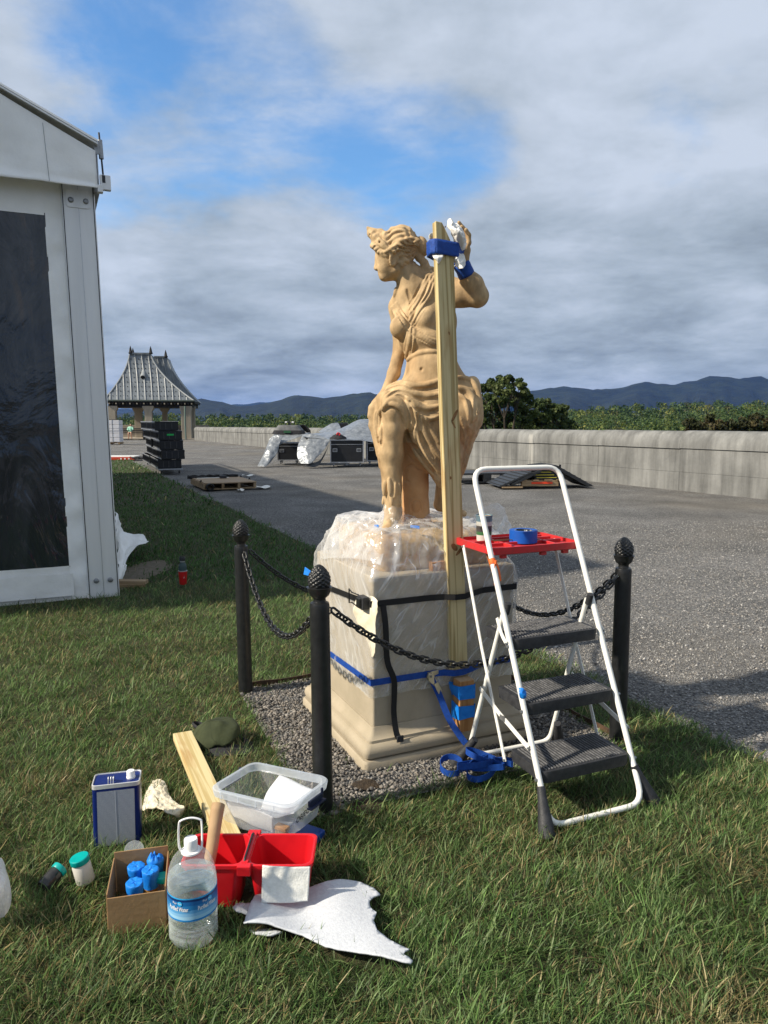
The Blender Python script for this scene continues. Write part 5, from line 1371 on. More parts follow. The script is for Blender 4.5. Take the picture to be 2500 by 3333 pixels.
# ================================================================ STRAPS round the pedestal
def face_pt(a, off=.006, z=.0): return uv(PED_C, a, -(DIE + off), z)        # on the front right face
def left_pt(b, off=.006, z=.0): return uv(PED_C, -(DIE + off), b, z)        # on the front left face
LUM_A = .062
def strap_path(z, over):
    o = .021
    pts = [left_pt(.385 - k * .0961, o, z - .07 * (.385 - (-.385 + k * 0) - k * .0961) * over) for k in range(9)]
    nr = [-U] * 9
    pts += [uv(PED_C, -(DIE + o) * .995, -(DIE + o) * .995, z)]; nr += [(-U - V)]
    for a, oo in ((-.36, o), (-.2, o), (-.1, o), (-.03, o + .012), (LUM_A - .05, .062), (LUM_A, .063), (LUM_A + .05, .062), (LUM_A + .12, o + .006), (.3, o), (.385, o)):
        pts.append(face_pt(a, oo, z + .01 * (a > .1))); nr.append(-V)
    pts.append(uv(PED_C, DIE + o, -(DIE) * .97, z + .01)); nr.append(U - V)
    pts += [uv(PED_C, DIE + o, b, z) for b in (-.2, 0, .2, .37)]; nr += [U] * 4
    pts += [uv(PED_C, .385, DIE + o, z)]; nr += [U + V]
    pts += [uv(PED_C, a, DIE + o, z) for a in (.2, 0, -.2, -.37)]; nr += [V] * 4
    return pts, nr
t = thing('black_cam_strap', PED_C + Z * .77, 'black cam buckle strap round the upper pedestal with its tail hanging down', 'strap')
p_, n_ = strap_path(.775, 1.0); MB().ribbon(p_, n_, .028, .003).build('webbing', MAT['black_web'], t)
tail = catmull([face_pt(-.345, .028, .765), face_pt(-.335, .034, .66), face_pt(-.325, .03, .5), face_pt(-.29, .03, .40), face_pt(-.29, .026, .25), face_pt(-.285, .045, .155), face_pt(-.272, .060, .125)], 5)
tl = MB().ribbon(tail, -V, .028, .003).build('hanging_tail', MAT['black_web'], t)
MB().box(face_pt(-.274, .062, .130), (.034, .008, .03), U, V).build('tail_end', MAT['rubber'], tl, bevel=.002)
bk_ = thing('strap_buckle', uv(PED_C, -DIE, -DIE, .775), 'black metal cam buckle of the strap at the pedestal corner', 'buckle')
b0 = uv(PED_C, -(DIE + .034), -(DIE - .03), .775)
MB().box(b0 + V * .0, (.065, .034, .058), V, -U).build('cam_body', MAT['rubber'], bk_, bevel=.004)
MB().box(b0 + V * .0 - U * .02, (.04, .018, .044), V, -U).build('cam_lever', MAT['black_paint'], bk_, bevel=.003)
fr = [b0 - U * .012 + V * x + Z * z for x, z in ((.03, .030), (.11, .024), (.145, .034), (.145, -.034), (.11, -.024), (.03, -.030))]
MB().tube(fr, .0035, 6, closed=True).build('wire_frame', MAT['black_paint'], bk_, smooth=True)
t = thing('blue_ratchet_strap', PED_C + Z * .4, 'blue webbing ratchet strap round the lower pedestal', 'strap')
p_, n_ = strap_path(.405, .5); MB().ribbon(p_, n_, .030, .003).build('webbing', MAT['blue_cloth'], t)
rp = face_pt(-.105, .036, .40)
rt = MB(); rt.lathe([(0, -.006), (.017, -.006), (.017, .006), (0, .006)], rp, 14, -V); rt.extrude([rp + U * x + Z * z for x, z in ((-.012, .012), (.012, .012), (.062, -.075), (.05, -.082), (-.012, -.02))], -V * .008)
rt.extrude([rp + V * .012 + U * x + Z * z for x, z in ((-.01, .016), (.09, .024), (.092, .012), (.06, .004), (0, -.012))], -V * .006)
rat = rt.build('ratchet', MAT['steel'], t, bevel=.0015)
MB().lathe([(0, 0), (.006, 0), (.006, .004), (0, .004)], rp - V * .008, 10, -V).build('ratchet_pin', MAT['grey_metal'], rat)
MB().bar(rp + U * .025 - V * .012 + Z * -.035, rp + U * .05 - V * .012 + Z * -.085, .022, .004, -V).build('ratchet_handle', MAT['steel'], rat)
tail = catmull([rp + U * .005 - V * .004 + Z * -.01, face_pt(-.06, .05, .30), face_pt(-.03, .085, .20), face_pt(.01, .12, .12), face_pt(.05, .15, .06), face_pt(.08, .18, .022)], 6)
MB().ribbon(tail, -V - U * .2, .030, .003).build('loose_tail', MAT['blue_cloth'], t)
def coil():
    c = Vector((.42, 3.16, .02)); m_ = MB()
    loops = [((-.10, .03), .05, .075, .2), ((-.02, -.01), .055, .06, 1.0), ((.045, .0), .085, .06, -.5), ((.06, .02), .10, .07, -.35), ((.02, .0), .07, .055, .4)]
    base = S(1470, 2486, 3.16)
    c = Vector((base.x, base.y - .02, .02))
    pts = []
    ctr = [(0.0, .03), (.13, -.02), (.17, .0), (.10, -.02), (.15, .02)]
    for i, ((dx, dy), rx, ry, ph) in enumerate(zip(ctr, (.05, .075, .10, .08, .09), (.04, .05, .06, .055, .05), (0, .6, -.3, .2, -.5))):
        for k in range(13):
            a = 2 * math.pi * k / 13 + ph
            x, y = rx * math.cos(a), ry * math.sin(a)
            pts.append(c + Vector((dx + x * math.cos(ph) - y * math.sin(ph), dy + x * math.sin(ph) + y * math.cos(ph), .012 + .010 * i + .022 * (1 + math.sin(a * 1.0 + i)) )))
    pts = catmull(pts, 3); nr = [Vector((math.cos(i * .16), math.sin(i * .16), .25)) for i in range(len(pts))]
    nr = []
    for i in range(len(pts)):
        T = (pts[min(i + 1, len(pts) - 1)] - pts[max(i - 1, 0)]).normalized(); s = T.cross(Z); nr.append(s if s.length > .1 else U)
    m_.ribbon(pts, nr, .028, .0025); m_.build('coiled_tail', MAT['blue_cloth'], t)
coil()
# rags padding the straps
scrap('padding_rag', [[(1160, 1948, 3.380), (1185, 1938, 3.340), (1212, 1940, 3.280), (1230, 1955, 3.230)],
                      [(1150, 1985, 3.370), (1180, 1985, 3.330), (1208, 1985, 3.270), (1226, 1985, 3.210)],
                      [(1156, 2010, 3.380), (1178, 2050, 3.340), (1205, 2060, 3.280), (1222, 2040, 3.220)],
                      [(1168, 2038, 3.390), (1196, 2075, 3.340), (1212, 2140, 3.290), (1222, 2118, 3.240)]], MAT['cream_cloth'], 'cream rag hanging under the black strap at the pedestal corner', 'rag', .012, 26, 22, .002, 3)
scrap('padding_rag', [[(1082, 1912, 3.85), (1098, 1892, 3.82), (1113, 1900, 3.78)], [(1078, 1935, 3.85), (1100, 1925, 3.8), (1118, 1935, 3.76)], [(1084, 1958, 3.86), (1096, 1960, 3.82), (1108, 1955, 3.79)]], MAT['white_cloth'], 'small white rag behind the front bollard under the black strap', 'rag', .01, 18, 26, .002, 5)

# ================================================================ TIMBER PROP
LUM0 = Vector((.359, 3.449, .385)); LUM1 = Vector((.268, 3.53, 2.505))
def lumber():
    ax = (LUM1 - LUM0); L_ = ax.length; ax.normalize()
    X = (U * .98 + V * -.06); X = (X - ax * X.dot(ax)).normalized(); Yd = ax.cross(X)
    m_ = MB(); w, th = .089, .038
    prof = [(-w / 2, 0), (w / 2, 0), (w / 2, L_ - .112), (w * .30, L_ - .075), (w * .05, L_ - .03), (-.01, L_ - .004), (-w / 2 + .002, L_)]
    m_.extrude([Vector((x, -th / 2, z)) for x, z in prof], (0, th, 0))
    me_o = m_.build('timber_prop', MAT['lumber'], bevel=.003)
    me_o.matrix_world = Matrix((( X.x, Yd.x, ax.x, LUM0.x), (X.y, Yd.y, ax.y, LUM0.y), (X.z, Yd.z, ax.z, LUM0.z), (0, 0, 0, 1)))
    tag(me_o, 'upright sawn pine timber propped before the statue, tied to its raised hand', 'timber')
    return ax, X, Yd, L_
LAX, LX, LY, LLEN = lumber()
# knots on the timber face
kn = M('knot', (.16, .075, .025), .8, (.30, .16, .06), 60)
LUMO = bpy.data.objects['timber_prop']
def lum(x, z, off=0.0): return LUM0 + LX * x + LAX * z - LY * (.019 + off)
for (x, z, rx, rz, tl) in ((.012, 1.20, .005, .022, .5), (.020, 1.24, .008, .034, -.55), (-.005, .62, .013, .022, .7), (.022, .60, .008, .03, -.8), (-.012, .95, .005, .008, 0), (.005, 2.10, .003, .005, 0), (.006, 1.62, .004, .009, .2)):
    m_ = MB(); m_.add([Vector((x + rx * math.cos(a) * math.cos(tl) - rz * math.sin(a) * math.sin(tl), -.0194, z + rx * math.cos(a) * math.sin(tl) + rz * math.sin(a) * math.cos(tl))) for a in np.linspace(0, 6.283, 15)[:-1]], [tuple(range(14))])
    k_o = m_.build('knot', kn); k_o.parent = LUMO
blk = MB(); bc = S(1425, 1850, 3.42); blk.box(bc + U * .06 + V * .035, (.16, .035, .052), U, V)
tag(blk.build('packing_block', MAT['cedar'], loc=bc, bevel=.002), 'small reddish wood block wedged behind the timber prop', 'block')
def taped_block():
    c = uv(PED_C, .060, -(DIE + .068), 0); z0, z1 = .122, .372
    t = thing('packing_post', c + Z * z0, 'short cedar post with blue tape standing on the pedestal foot', 'post')
    MB().box(c + Z * (z0 + z1) / 2, (.078, .068, z1 - z0), U, V).build('post_timber', MAT['cedar'], t, bevel=.002)
    MB().box(c + Z * (z1 + .0015), (.074, .064, .003), U, V).build('end_grain', M('end_grain', (.50, .36, .22), .9, (.42, .29, .17), 90), t)
    for i, (za, zb) in enumerate(((.285, .352), (.185, .255))):
        m_ = MB()
        def fn(a, b):
            pts = rsq(1, .06, 3); n = len(pts); x = a * n; k = int(x) % n; f = x - int(x)
            px_ = pts[k][0] + (pts[(k + 1) % n][0] - pts[k][0]) * f; py_ = pts[k][1] + (pts[(k + 1) % n][1] - pts[k][1]) * f
            z = za + (zb - za) * b + .012 * mnoise.noise(Vector((a * 6, b * 2 + i * 5, 1)))
            cr = .0035 + .0035 * abs(mnoise.noise(Vector((a * 14, b * 4, i * 3.0)))) + (.012 * max(0, math.sin(a * 6.28 + 2.2 - i)) ** 6 * b)
            return uv(c, px_ * (.039 + cr), py_ * (.034 + cr), z)
        m_.grid(fn, 72, 8, closed=True); m_.build('tape_band', MAT['blue_tape'], t, smooth=True, ang=60)
taped_block()
# tie at the hand: blue band and white padding
def hand_tie():
    zc = S(1460, 812, 3.53).z
    t = LUM0.lerp(LUM1, (zc - LUM0.z) / (LUM1.z - LUM0.z))
    loop = [t - LX * .055 - LY * .024, t - LX * .046 - LY * .030, t + LX * .02 - LY * .029, t + LX * .065 - LY * .026, t + LX * .118 + LY * .03, t + LX * .125 + LY * .065, t + LX * .10 + LY * .11, t + LX * .02 + LY * .10, t - LX * .06 + LY * .05, t - LX * .066 + LY * .0]
    loop.append(loop[0]); pts = []
    nr = []
    for i in range(len(loop) - 1):
        for k in range(4): pts.append(loop[i].lerp(loop[i + 1], k / 4))
    pts.append(loop[0]); m_ = MB()
    ctr = t + LX * .03 + LY * .03
    for i, p in enumerate(pts):
        pass
    def fn(a, b):
        x = a * (len(pts) - 1); i = int(x) % (len(pts) - 1); p = pts[i].lerp(pts[i + 1], x - int(x))
        d = (p - ctr); d.z = 0; d.normalize()
        sl = .012 * ((p - t).dot(LX)) / .12
        return p + LAX * ((b - .5) * .066 - sl) - LX * (.10 * (.5 - b) * max(0, (p - t).dot(LX) - .04) / .08 * .18) + d * (.002 * mnoise.noise(Vector((a * 20, b * 4, 0))))
    m_.grid(fn, 80, 7, closed=True)
    o = m_.build('blue_band', MAT['blue_cloth'], loc=t, smooth=True, ang=50, solid=.003)
    tag(o, 'wide blue band tying the timber prop to the raised hand', 'band')
    r = thing('padding_rag', t + LX * .08, 'white rag padding between timber prop and raised hand', 'rag')
    def piece(name, rows, amp, n, sd):
        f = patch([[S(*q) for q in rr] for rr in rows], 0, 0); m2 = MB()
        m2.grid(lambda a, b: f(a, b) + Vector((.4, -.8, .4)) * amp * (ridged(f(a, b) * 20 + Vector((sd, 0, 0))) + .7 * ridged(f(a, b) * 43) - .8), n, n)
        m2.build(name, MAT['white_cloth'], r, smooth=True, ang=180, solid=.002)
    piece('upper_bunch', [[(1457, 716, 3.56), (1468, 715, 3.54), (1478, 726, 3.55), (1496, 735, 3.58)], [(1456, 735, 3.55), (1472, 738, 3.50), (1492, 742, 3.52), (1505, 748, 3.57)],
                          [(1466, 755, 3.54), (1484, 758, 3.485), (1502, 762, 3.50), (1515, 768, 3.56)], [(1478, 780, 3.54), (1490, 782, 3.515), (1508, 784, 3.52), (1518, 782, 3.57)], [(1478, 812, 3.56), (1492, 815, 3.56), (1506, 815, 3.57), (1514, 812, 3.59)]], .011, 40, 1)
    piece('left_edge', [[(1404, 757, 3.56), (1396, 768, 3.53), (1398, 785, 3.53)], [(1412, 760, 3.57), (1403, 775, 3.55), (1402, 800, 3.55)], [(1416, 765, 3.58), (1412, 780, 3.57), (1410, 810, 3.56)]], .006, 16, 4)
    piece('lower_point', [[(1407, 824, 3.515), (1420, 822, 3.512), (1445, 824, 3.515)], [(1412, 838, 3.485), (1424, 838, 3.475), (1440, 838, 3.485)], [(1424, 856, 3.49), (1428, 858, 3.485), (1432, 852, 3.49)]], .005, 18, 7)
    piece('lower_tail', [[(1475, 822, 3.55), (1490, 822, 3.55), (1508, 826, 3.57)], [(1478, 840, 3.53), (1496, 842, 3.515), (1515, 845, 3.55)], [(1482, 856, 3.53), (1500, 860, 3.51), (1514, 862, 3.54)], [(1494, 872, 3.52), (1504, 876, 3.50), (1511, 870, 3.52)]], .010, 24, 9)
hand_tie()

# ================================================================ BOLLARDS AND CHAINS
BOL = dict(L=Vector((-.82, 4.208, 0)), F=Vector((-.251, 2.872, 0)), R=Vector((1.177, 3.547, 0)), B=Vector((.49, 4.95, 0)))
def bollard():
    t = thing('iron_bollard', (0, 0, 0), '', 'bollard', 'iron bollards round the pedestal')
    MB().lathe([(.0415, -.05), (.0410, .20), (.0395, .86), (.0395, .872), (.037, .884), (.026, .890), (.0245, .898), (.026, .904), (.030, .908)], (0, 0, 0), 28).build('shaft', MAT['black_paint'], t, smooth=True, ang=45)
    # pineapple finial: diamond scales in relief
    m_ = MB(); nU, nV = 84, 56
    def fin(a, b):
        z = b; an = a * 2 * math.pi
        r = .043 * math.sin(math.pi * (.14 + .86 * b) ** .85) ** .62 if b < .999 else 0
        k1 = math.sin(5.0 * an + b * 19); k2 = math.sin(5.0 * an - b * 19)
        bump = .0075 * (abs(k1 * k2) ** .5 - .35) * math.sin(math.pi * min(b, .999)) ** .5
        return Vector(((r + bump) * math.cos(an), (r + bump) * math.sin(an), .936 + .103 * z))
    m_.grid(fin, nU, nV, closed=True); f = m_.build('pineapple_finial', MAT['black_paint'], t, smooth=True, ang=70)
    m_ = MB().lathe([(.028, .906), (.038, .915), (.043, .930), (.047, .944), (.050, .948), (.040, .950)], (0, 0, 0), 32, fn=lambda a, z: 1 + .05 * abs(math.sin(4 * a)) * (1 if z > .92 else .3))
    m_.build('leaf_collar', MAT['black_paint'], f, smooth=True, ang=40)
    return t
bp_ = bollard()
labs = dict(L='black iron bollard with pineapple finial on the lawn, leftmost', F='black iron bollard with pineapple finial nearest the camera, before the pedestal', R='black iron bollard with pineapple finial behind the stepladder, rightmost', B='black iron bollard hidden behind the statue pedestal')
first = True
for k, p in BOL.items():
    o = bp_ if first else copy_tree(bp_); first = False
    o.location = p; o['label'] = labs[k]
    o.rotation_euler = {'L': (.004, -.008, .3), 'F': (0, -.012, 1.1), 'R': (0, .008, 2), 'B': (0, 0, .5)}[k]
def link_mesh_data():
    m_ = MB(); w, l, r = .0125, .0130, .0052
    pts = [Vector((l + w * math.sin(a), w * math.cos(a), 0)) for a in np.linspace(0, math.pi, 7)] + [Vector((-l - w * math.sin(a), -w * math.cos(a), 0)) for a in np.linspace(0, math.pi, 7)]
    m_.tube(pts, r, 7, closed=True, up=(0, 0, 1))
    me = bpy.data.meshes.new('chain_link'); me.from_pydata(m_.v, [], m_.f); me.polygons.foreach_set('use_smooth', [True] * len(me.polygons)); me.materials.append(MAT['black_paint']); return me
LM = link_mesh_data()
def chain(a, b, sag, label, z0=.845, z1=.845):
    A, B_ = BOL[a].copy(), BOL[b].copy(); d = (B_ - A).normalized(); A += d * .05 + Z * z0; B_ += -d * .05 + Z * z1
    t = thing('chain', A, label, 'chain', 'black chains between the bollards')
    P = lambda s: A.lerp(B_, s) - Z * (4 * sag * s * (1 - s))
    ss = np.linspace(0, 1, 400); pp = [P(s) for s in ss]; cum = [0]
    for i in range(1, 400): cum.append(cum[-1] + (pp[i] - pp[i - 1]).length)
    n = int(round(cum[-1] / .0345))
    for i in range(n):
        s = np.interp((i + .5) / n * cum[-1], cum, ss); p = P(s); T = (P(min(1, s + .004)) - P(max(0, s - .004))).normalized()
        side = T.cross(Z).normalized(); up = side.cross(T)
        roll = (0.6 if i % 2 else 0.6 + math.pi / 2) + .12 * math.sin(i * 1.7)
        Y = side * math.cos(roll) + up * math.sin(roll); W = T.cross(Y)
        o = bpy.data.objects.new('link', LM); COL.objects.link(o); o.parent = t
        q = p - A
        o.matrix_local = Matrix(((T.x, Y.x, W.x, q.x), (T.y, Y.y, W.y, q.y), (T.z, Y.z, W.z, q.z), (0, 0, 0, 1)))
    for e, pos in ((1, A), (-1, B_)):
        m_ = MB(); m_.tube([pos - d * (e * .018) + Z * (.014 * math.cos(x)) + d * (e * .014 * math.sin(x)) for x in np.linspace(0, 6.28, 10)], .0035, 6); m_.build('eye_hook', MAT['black_paint'], t, smooth=True)
chain('F', 'R', .325, 'black chain sagging before the pedestal from front to right bollard')
chain('L', 'F', .27, 'black chain from the leftmost bollard to the front bollard')
chain('L', 'B', .36, 'black chain from the leftmost bollard running behind the pedestal')
chain('R', 'B', .36, 'black chain from the right bollard running back behind the pedestal')

# ================================================================ STEPLADDER
LF = Vector((.651, 2.69, 0)); LR = Vector((1.079, 2.872, 0)); LW = (LR - LF).normalized(); LB = Vector((-LW.y, LW.x, 0)); LWD = (LR - LF).length
def lp(w, b, z): return LF + LW * w + LB * b + Z * z
def ladder():
    t = thing('step_ladder', LF, 'white folding stepladder with three black treads and a red tray', 'ladder')
    kz = 2.12
    def rail(w, z, db=0): return lp(w, z / kz + db, z)
    def corner(p0, p1, p2, r, n=6):
        a = p1 + (p0 - p1).normalized() * r; b = p1 + (p2 - p1).normalized() * r
        return [a.lerp(p1, s).lerp(p1.lerp(b, s), s) for s in np.linspace(0, 1, n)]
    c = [rail(0, .028), rail(0, 1.385), rail(LWD, 1.385), rail(LWD, .028)]
    path = []
    for i in range(4): path += corner(c[i - 1], c[i], c[(i + 1) % 4], (.075, .07, .07, .075)[i])
    MB().tube(path, .0120, 12, closed=True).build('front_frame', MAT['white_paint'], t, smooth=True)
    rear = []
    h = [rail(.018, .81, .012), lp(.0, .665, .03), lp(LWD, .665, .03), rail(LWD - .018, .81, .012)]
    rear = [h[0]] + corner(h[0], h[1], h[2], .05) + corner(h[1], h[2], h[3], .05) + [h[3]]
    MB().tube(rear, .0112, 12).build('rear_frame', MAT['white_paint'], t, smooth=True)
    for w in (.018, LWD - .018):
        MB().lathe([(.0, 0), (.015, 0), (.0145, .05), (.0, .052)], rail(w, .79, .012), 12, (rail(w, .81, .012) - lp(w - .018 if w < .1 else w + .018, .665, .03)).normalized()).build('rear_cap', MAT['rubber'], t, smooth=True, ang=40)
    # flared rubber feet
    def foot(top, bot, w):
        m_ = MB(); d = bot - top
        m_.tube([top, top.lerp(bot, .25), top.lerp(bot, .6), top.lerp(bot, .93), bot], [.0165, .019, .027, .034 * w, .033 * w], 14); m_.build('rubber_foot', MAT['rubber'], t, smooth=True, ang=50)
    foot(rail(.0, .165), lp(-.028, -.012, .0), 1.0); foot(rail(LWD, .165), lp(LWD + .07, .03, .0), 1.05)
    foot(lp(.004, .60, .145), lp(-.06, .675, .0), 1.0); foot(lp(LWD - .004, .60, .145), lp(LWD + .06, .675, .0), 1.0)
    # treads
    for k, z in enumerate((.215, .455, .695)):
        b0 = z / kz - .018; dep = .235; r = .03; w0, w1 = .012, LWD - .012
        out = []
        for (cx, cy, a0) in ((w0 + r, b0 + r, 180), (w1 - r, b0 + r, 270), (w1 - .012, b0 + dep - .012, 0), (w0 + .012, b0 + dep - .012, 90)):
            rr = r if a0 in (180, 270) else .012
            for s in range(5):
                a = R(a0 + 90 * s / 4); out.append((cx + rr * math.cos(a), cy + rr * math.sin(a)))
        m_ = MB(); n = len(out); cxx = sum(o[0] for o in out) / n; cyy = sum(o[1] for o in out) / n
        for zz, s in ((z - .048, .985), (z - .006, 1.0), (z, .992)):
            m_.v += [tuple(lp(cxx + (x - cxx) * s, cyy + (y - cyy) * s, zz)) for x, y in out]
        for i in range(2):
            for q in range(n): m_.f.append((i * n + q, i * n + (q + 1) % n, (i + 1) * n + (q + 1) % n, (i + 1) * n + q))
        m_.f += [tuple(range(n - 1, -1, -1)), tuple(2 * n + q for q in range(n))]
        tr = m_.build('tread', MAT['rubber'], t, smooth=True, ang=30)
        rb = MB(); cnt = 26
        for q in range(cnt):
            w = w0 + .028 + (w1 - w0 - .056) * q / (cnt - 1)
            rb.box(lp(w, b0 + dep / 2, z + .001), (.0055, dep - .03, .005), LW, LB)
        rb.build('grip_ribs', M('rib_rubber', (.16, .16, .165), .6, (.06, .061, .064), 40) if not bpy.data.materials.get('rib_rubber') else bpy.data.materials['rib_rubber'], tr)['kind'] = 'stuff'
        for w in (-.001, LWD + .001):
            MB().lathe([(0, -.006), (.006, -.006), (.006, .006), (0, .006)], rail(w - .013 if w < .1 else w + .013, z - .025), 8, LW).build('rivet', MAT['grey_metal'], t)
    # flat link bars at both sides
    for s in (0, 1):
        w = -.004 if s == 0 else LWD + .004; wi = .014 if s == 0 else LWD - .014; sg = -1 if s == 0 else 1
        def flat(p, q, wd=.016): MB().bar(p, q, .003, wd, LW).build('link_bar', MAT['white_paint'], t, bevel=.001)
        m_ = MB(); p, q = lp(w + sg * .012, .745, 1.03), lp(w + sg * .012, .575, .66)
        m_.ribbon([lp(w + sg * .012, .70, 1.035), lp(w + sg * .012, .52, .60), lp(w + sg * .012, .425, .40), lp(w + sg * .010, .318, .165)], LW, .019, .004)
        m_.build('link_bar', MAT['white_paint'], t)
        m_ = MB(); m_.ribbon([rail(w + sg * .014, .30), lp(w + sg * .014, .36, .36), lp(w + sg * .012, .53, .415)], LW, .021, .004); lk = m_.build('spreader_bar', MAT['white_paint'], t)
        MB().box(lp(w + sg * .016, .335, .352), (.004, .04, .022), LW, LB).build('spreader_joint', MAT['grey_metal'], lk)
        m_ = MB(); m_.ribbon(catmull([rail(w + sg * .013, .68), lp(w + sg * .013, .36, .71), lp(w + sg * .012, .40, .77)], 4), LW, .020, .003); m_.build('hinge_plate', MAT['white_paint'], t)
        for p in (rail(w + sg * .017, .30), lp(w + sg * .016, .53, .415), lp(w + sg * .016, .318, .172), lp(w + sg * .016, .70, 1.03), rail(w + sg * .016, .68)):
            MB().lathe([(0, -.003), (.0055, -.003), (.004, .004), (0, .005)], p, 8, LW * sg).build('rivet', MAT['grey_metal'], t)
    # red tray
    z = 1.05; w0, w1, b0, b1 = .015, .495, .500, .835
    out = []
    for (cx, cy, a0) in ((w0 + .035, b0 + .035, 180), (w1 - .035, b0 + .035, 270), (w1 - .02, b1 - .02, 0), (w0 + .02, b1 - .02, 90)):
        rr = .035 if a0 in (180, 270) else .02
        for s in range(5): a = R(a0 + 90 * s / 4); out.append((cx + rr * math.cos(a), cy + rr * math.sin(a)))
    m_ = MB(); n = len(out); cx = (w0 + w1) / 2; cy = (b0 + b1) / 2
    def ring(s, zz): m_.v.extend([tuple(lp(cx + (x - cx) * s, cy + (y - cy) * s, zz)) for x, y in out])
    ring(.96, z - .034); ring(1, z - .030); ring(1.0, z); ring(.955, z + .001); ring(.95, z - .014); ring(.6, z - .0145)
    for i in range(5):
        for q in range(n): m_.f.append((i * n + q, i * n + (q + 1) % n, (i + 1) * n + (q + 1) % n, (i + 1) * n + q))
    m_.f += [tuple(range(n - 1, -1, -1)), tuple(5 * n + q for q in range(n))]
    tray = m_.build('tray', MAT['red_worn'], t, smooth=True, ang=35)
    for (wa, ba, sx, sy) in ((.25, .62, .42, .012), (.25, .70, .42, .012), (.36, .66, .012, .30), (.15, .66, .012, .30), (.30, .76, .30, .012)):
        MB().box(lp(wa, ba, z - .008), (sx, sy, .016), LW, LB).build('tray_rib', MAT['red_worn'], tray, bevel=.002)
    for wa in (.09, .30, .42):
        MB().box(lp(wa, b0 + .03, z - .042), (.03, .02, .022), LW, LB).build('tray_lug', MAT['red_worn'], tray, bevel=.003)
    return rail
rail = ladder()
scrap('tape_scrap', [[(1688, 2238, 2.80), (1702, 2240, 2.79), (1712, 2250, 2.80)], [(1690, 2258, 2.79), (1702, 2258, 2.78), (1714, 2268, 2.79)], [(1694, 2272, 2.80), (1704, 2275, 2.79), (1712, 2272, 2.80)]], MAT['blue_tape'], 'crumpled blue tape stuck on the left rail of the stepladder', 'tape', .006, 14, 60)
# flagging ribbon knotted round the rail
def ribbon_tie():
    c = rail(0, 1.0); t = thing('flagging_ribbon', c, 'orange ribbon knotted round the stepladder rail under the tray', 'ribbon')
    ax = (rail(0, 1.1) - rail(0, 1.0)).normalized(); m_ = MB()
    m_.lathe([(.0140, -.012), (.0155, -.004), (.0150, .006), (.0142, .012)], c, 16, ax, caps=False); m_.build('loop', MAT['orange'], t, smooth=True)
    k = c - LB * .016 + LW * .006
    MB().tube([k - Z * .008, k + Z * .006], [.008, .006], 8).build('knot', MAT['orange'], t, smooth=True)
    for x, l in ((-.006, .10), (.012, .085)):
        MB().ribbon(catmull([k, k + LW * x - LB * .006 - Z * .03, k + LW * (x * 1.6 + .006) - LB * .004 - Z * l], 4), -LB + LW * .4, .011, .001).build('tail', MAT['orange'], t)
ribbon_tie()
m_ = MB(); m_.ribbon([lp(.045, .60, 1.02), lp(.05, .52, .90), lp(.052, .44, .74)], -LB, .012, .002)
tag(m_.build('orange_strip', M('orange_wood', (.45, .16, .06), .7), loc=lp(.05, .52, .74)), 'orange strip hanging behind the left rail below the red tray', 'strip')
# things in the tray
def tape_roll():
    c = Gd(1703, 1764, 1.04); c = Vector((c.x, c.y, 1.041)); h = .056
    t = thing('tape_roll', c, 'roll of blue masking tape standing in the red tray', 'tape roll')
    MB().lathe([(.0645, 0), (.0645, h), (.0415, h), (.0415, 0), (.0645, 0)], c, 40, caps=False).build('tape', M('masking_tape_blue', (.0, .085, .42), .55, (.0, .07, .36), 30), t, smooth=True, ang=40)
    MB().lathe([(.0412, .001), (.0412, h - .001), (.0385, h - .001), (.0385, .001), (.0412, .001)], c, 40, caps=False).build('core', M('tape_core', (.02, .03, .05), .6, (.55, .56, .58), 70, lo=.52, hi=.6), t, smooth=True, ang=40)
tape_roll()
def cup():
    c = Gd(1575, 1762, 1.04); c = Vector((c.x, c.y, 1.041))
    t = thing('brush_cup', c, 'printed plastic cup with stained rim standing in the tray, behind the ladder rail', 'cup')
    prof = [(.030, 0), (.034, .004), (.0355, .03), (.0375, .118), (.039, .122), (.037, .122), (.0350, .035)]
    b = MB().lathe(prof[:5], c, 28, caps=True)
    b.v = b.v; MB().lathe([(.030, 0), (.034, .004), (.0355, .032)], c, 28).build('base', M('cup_milky', (.55, .53, .48), .4), t, smooth=True)
    bands = [((.0356, .032), (.0360, .048), (.02, .13, .03)), ((.0360, .048), (.0366, .075), (.025, .02, .018)), ((.0366, .075), (.0371, .095), (.50, .50, .46)), ((.0371, .095), (.0376, .118), (.09, .17, .22))]
    for (a, b2, col) in bands: MB().lathe([a, b2], c, 28, caps=False).build('printed_band', M('cup_print', col, .45, tuple(x * .6 + .05 for x in col), 50), t, smooth=True)
    MB().lathe([(.0376, .118), (.0395, .121), (.038, .124), (.036, .119)], c, 28, caps=False).build('rim', M('cup_rim', (.09, .16, .2), .5), t, smooth=True)
    m_ = MB(); m_.grid(lambda a, b2: c + Vector((.0365 * b2 * math.cos(a * 6.283), .0365 * b2 * math.sin(a * 6.283), .118 + .007 * mnoise.noise(Vector((b2 * math.cos(a * 6.283) * 5, b2 * math.sin(a * 6.283) * 5, 0))))), 24, 8, closed=True)
    m_.build('plaster_fill', M('plaster', (.55, .42, .28), .9, (.30, .20, .12), 60, bump=.5, bscale=80), t, smooth=True)
cup()
m_ = MB(); p = lp(.12, .66, 1.052); m_.tube([p, p + LW * .07 - LB * .02 + Z * .004, p + LW * .15 - LB * .01], .0022, 6); m_.tube([p + LB * .02, p + LW * .09 + LB * .01 + Z * .003, p + LW * .16 + LB * .015], .0018, 6)
tag(m_.build('modelling_tools', M('tool_brown', (.12, .06, .03), .6), loc=p, smooth=True), 'thin dark tools lying in the red tray beside the tape roll', 'tools')

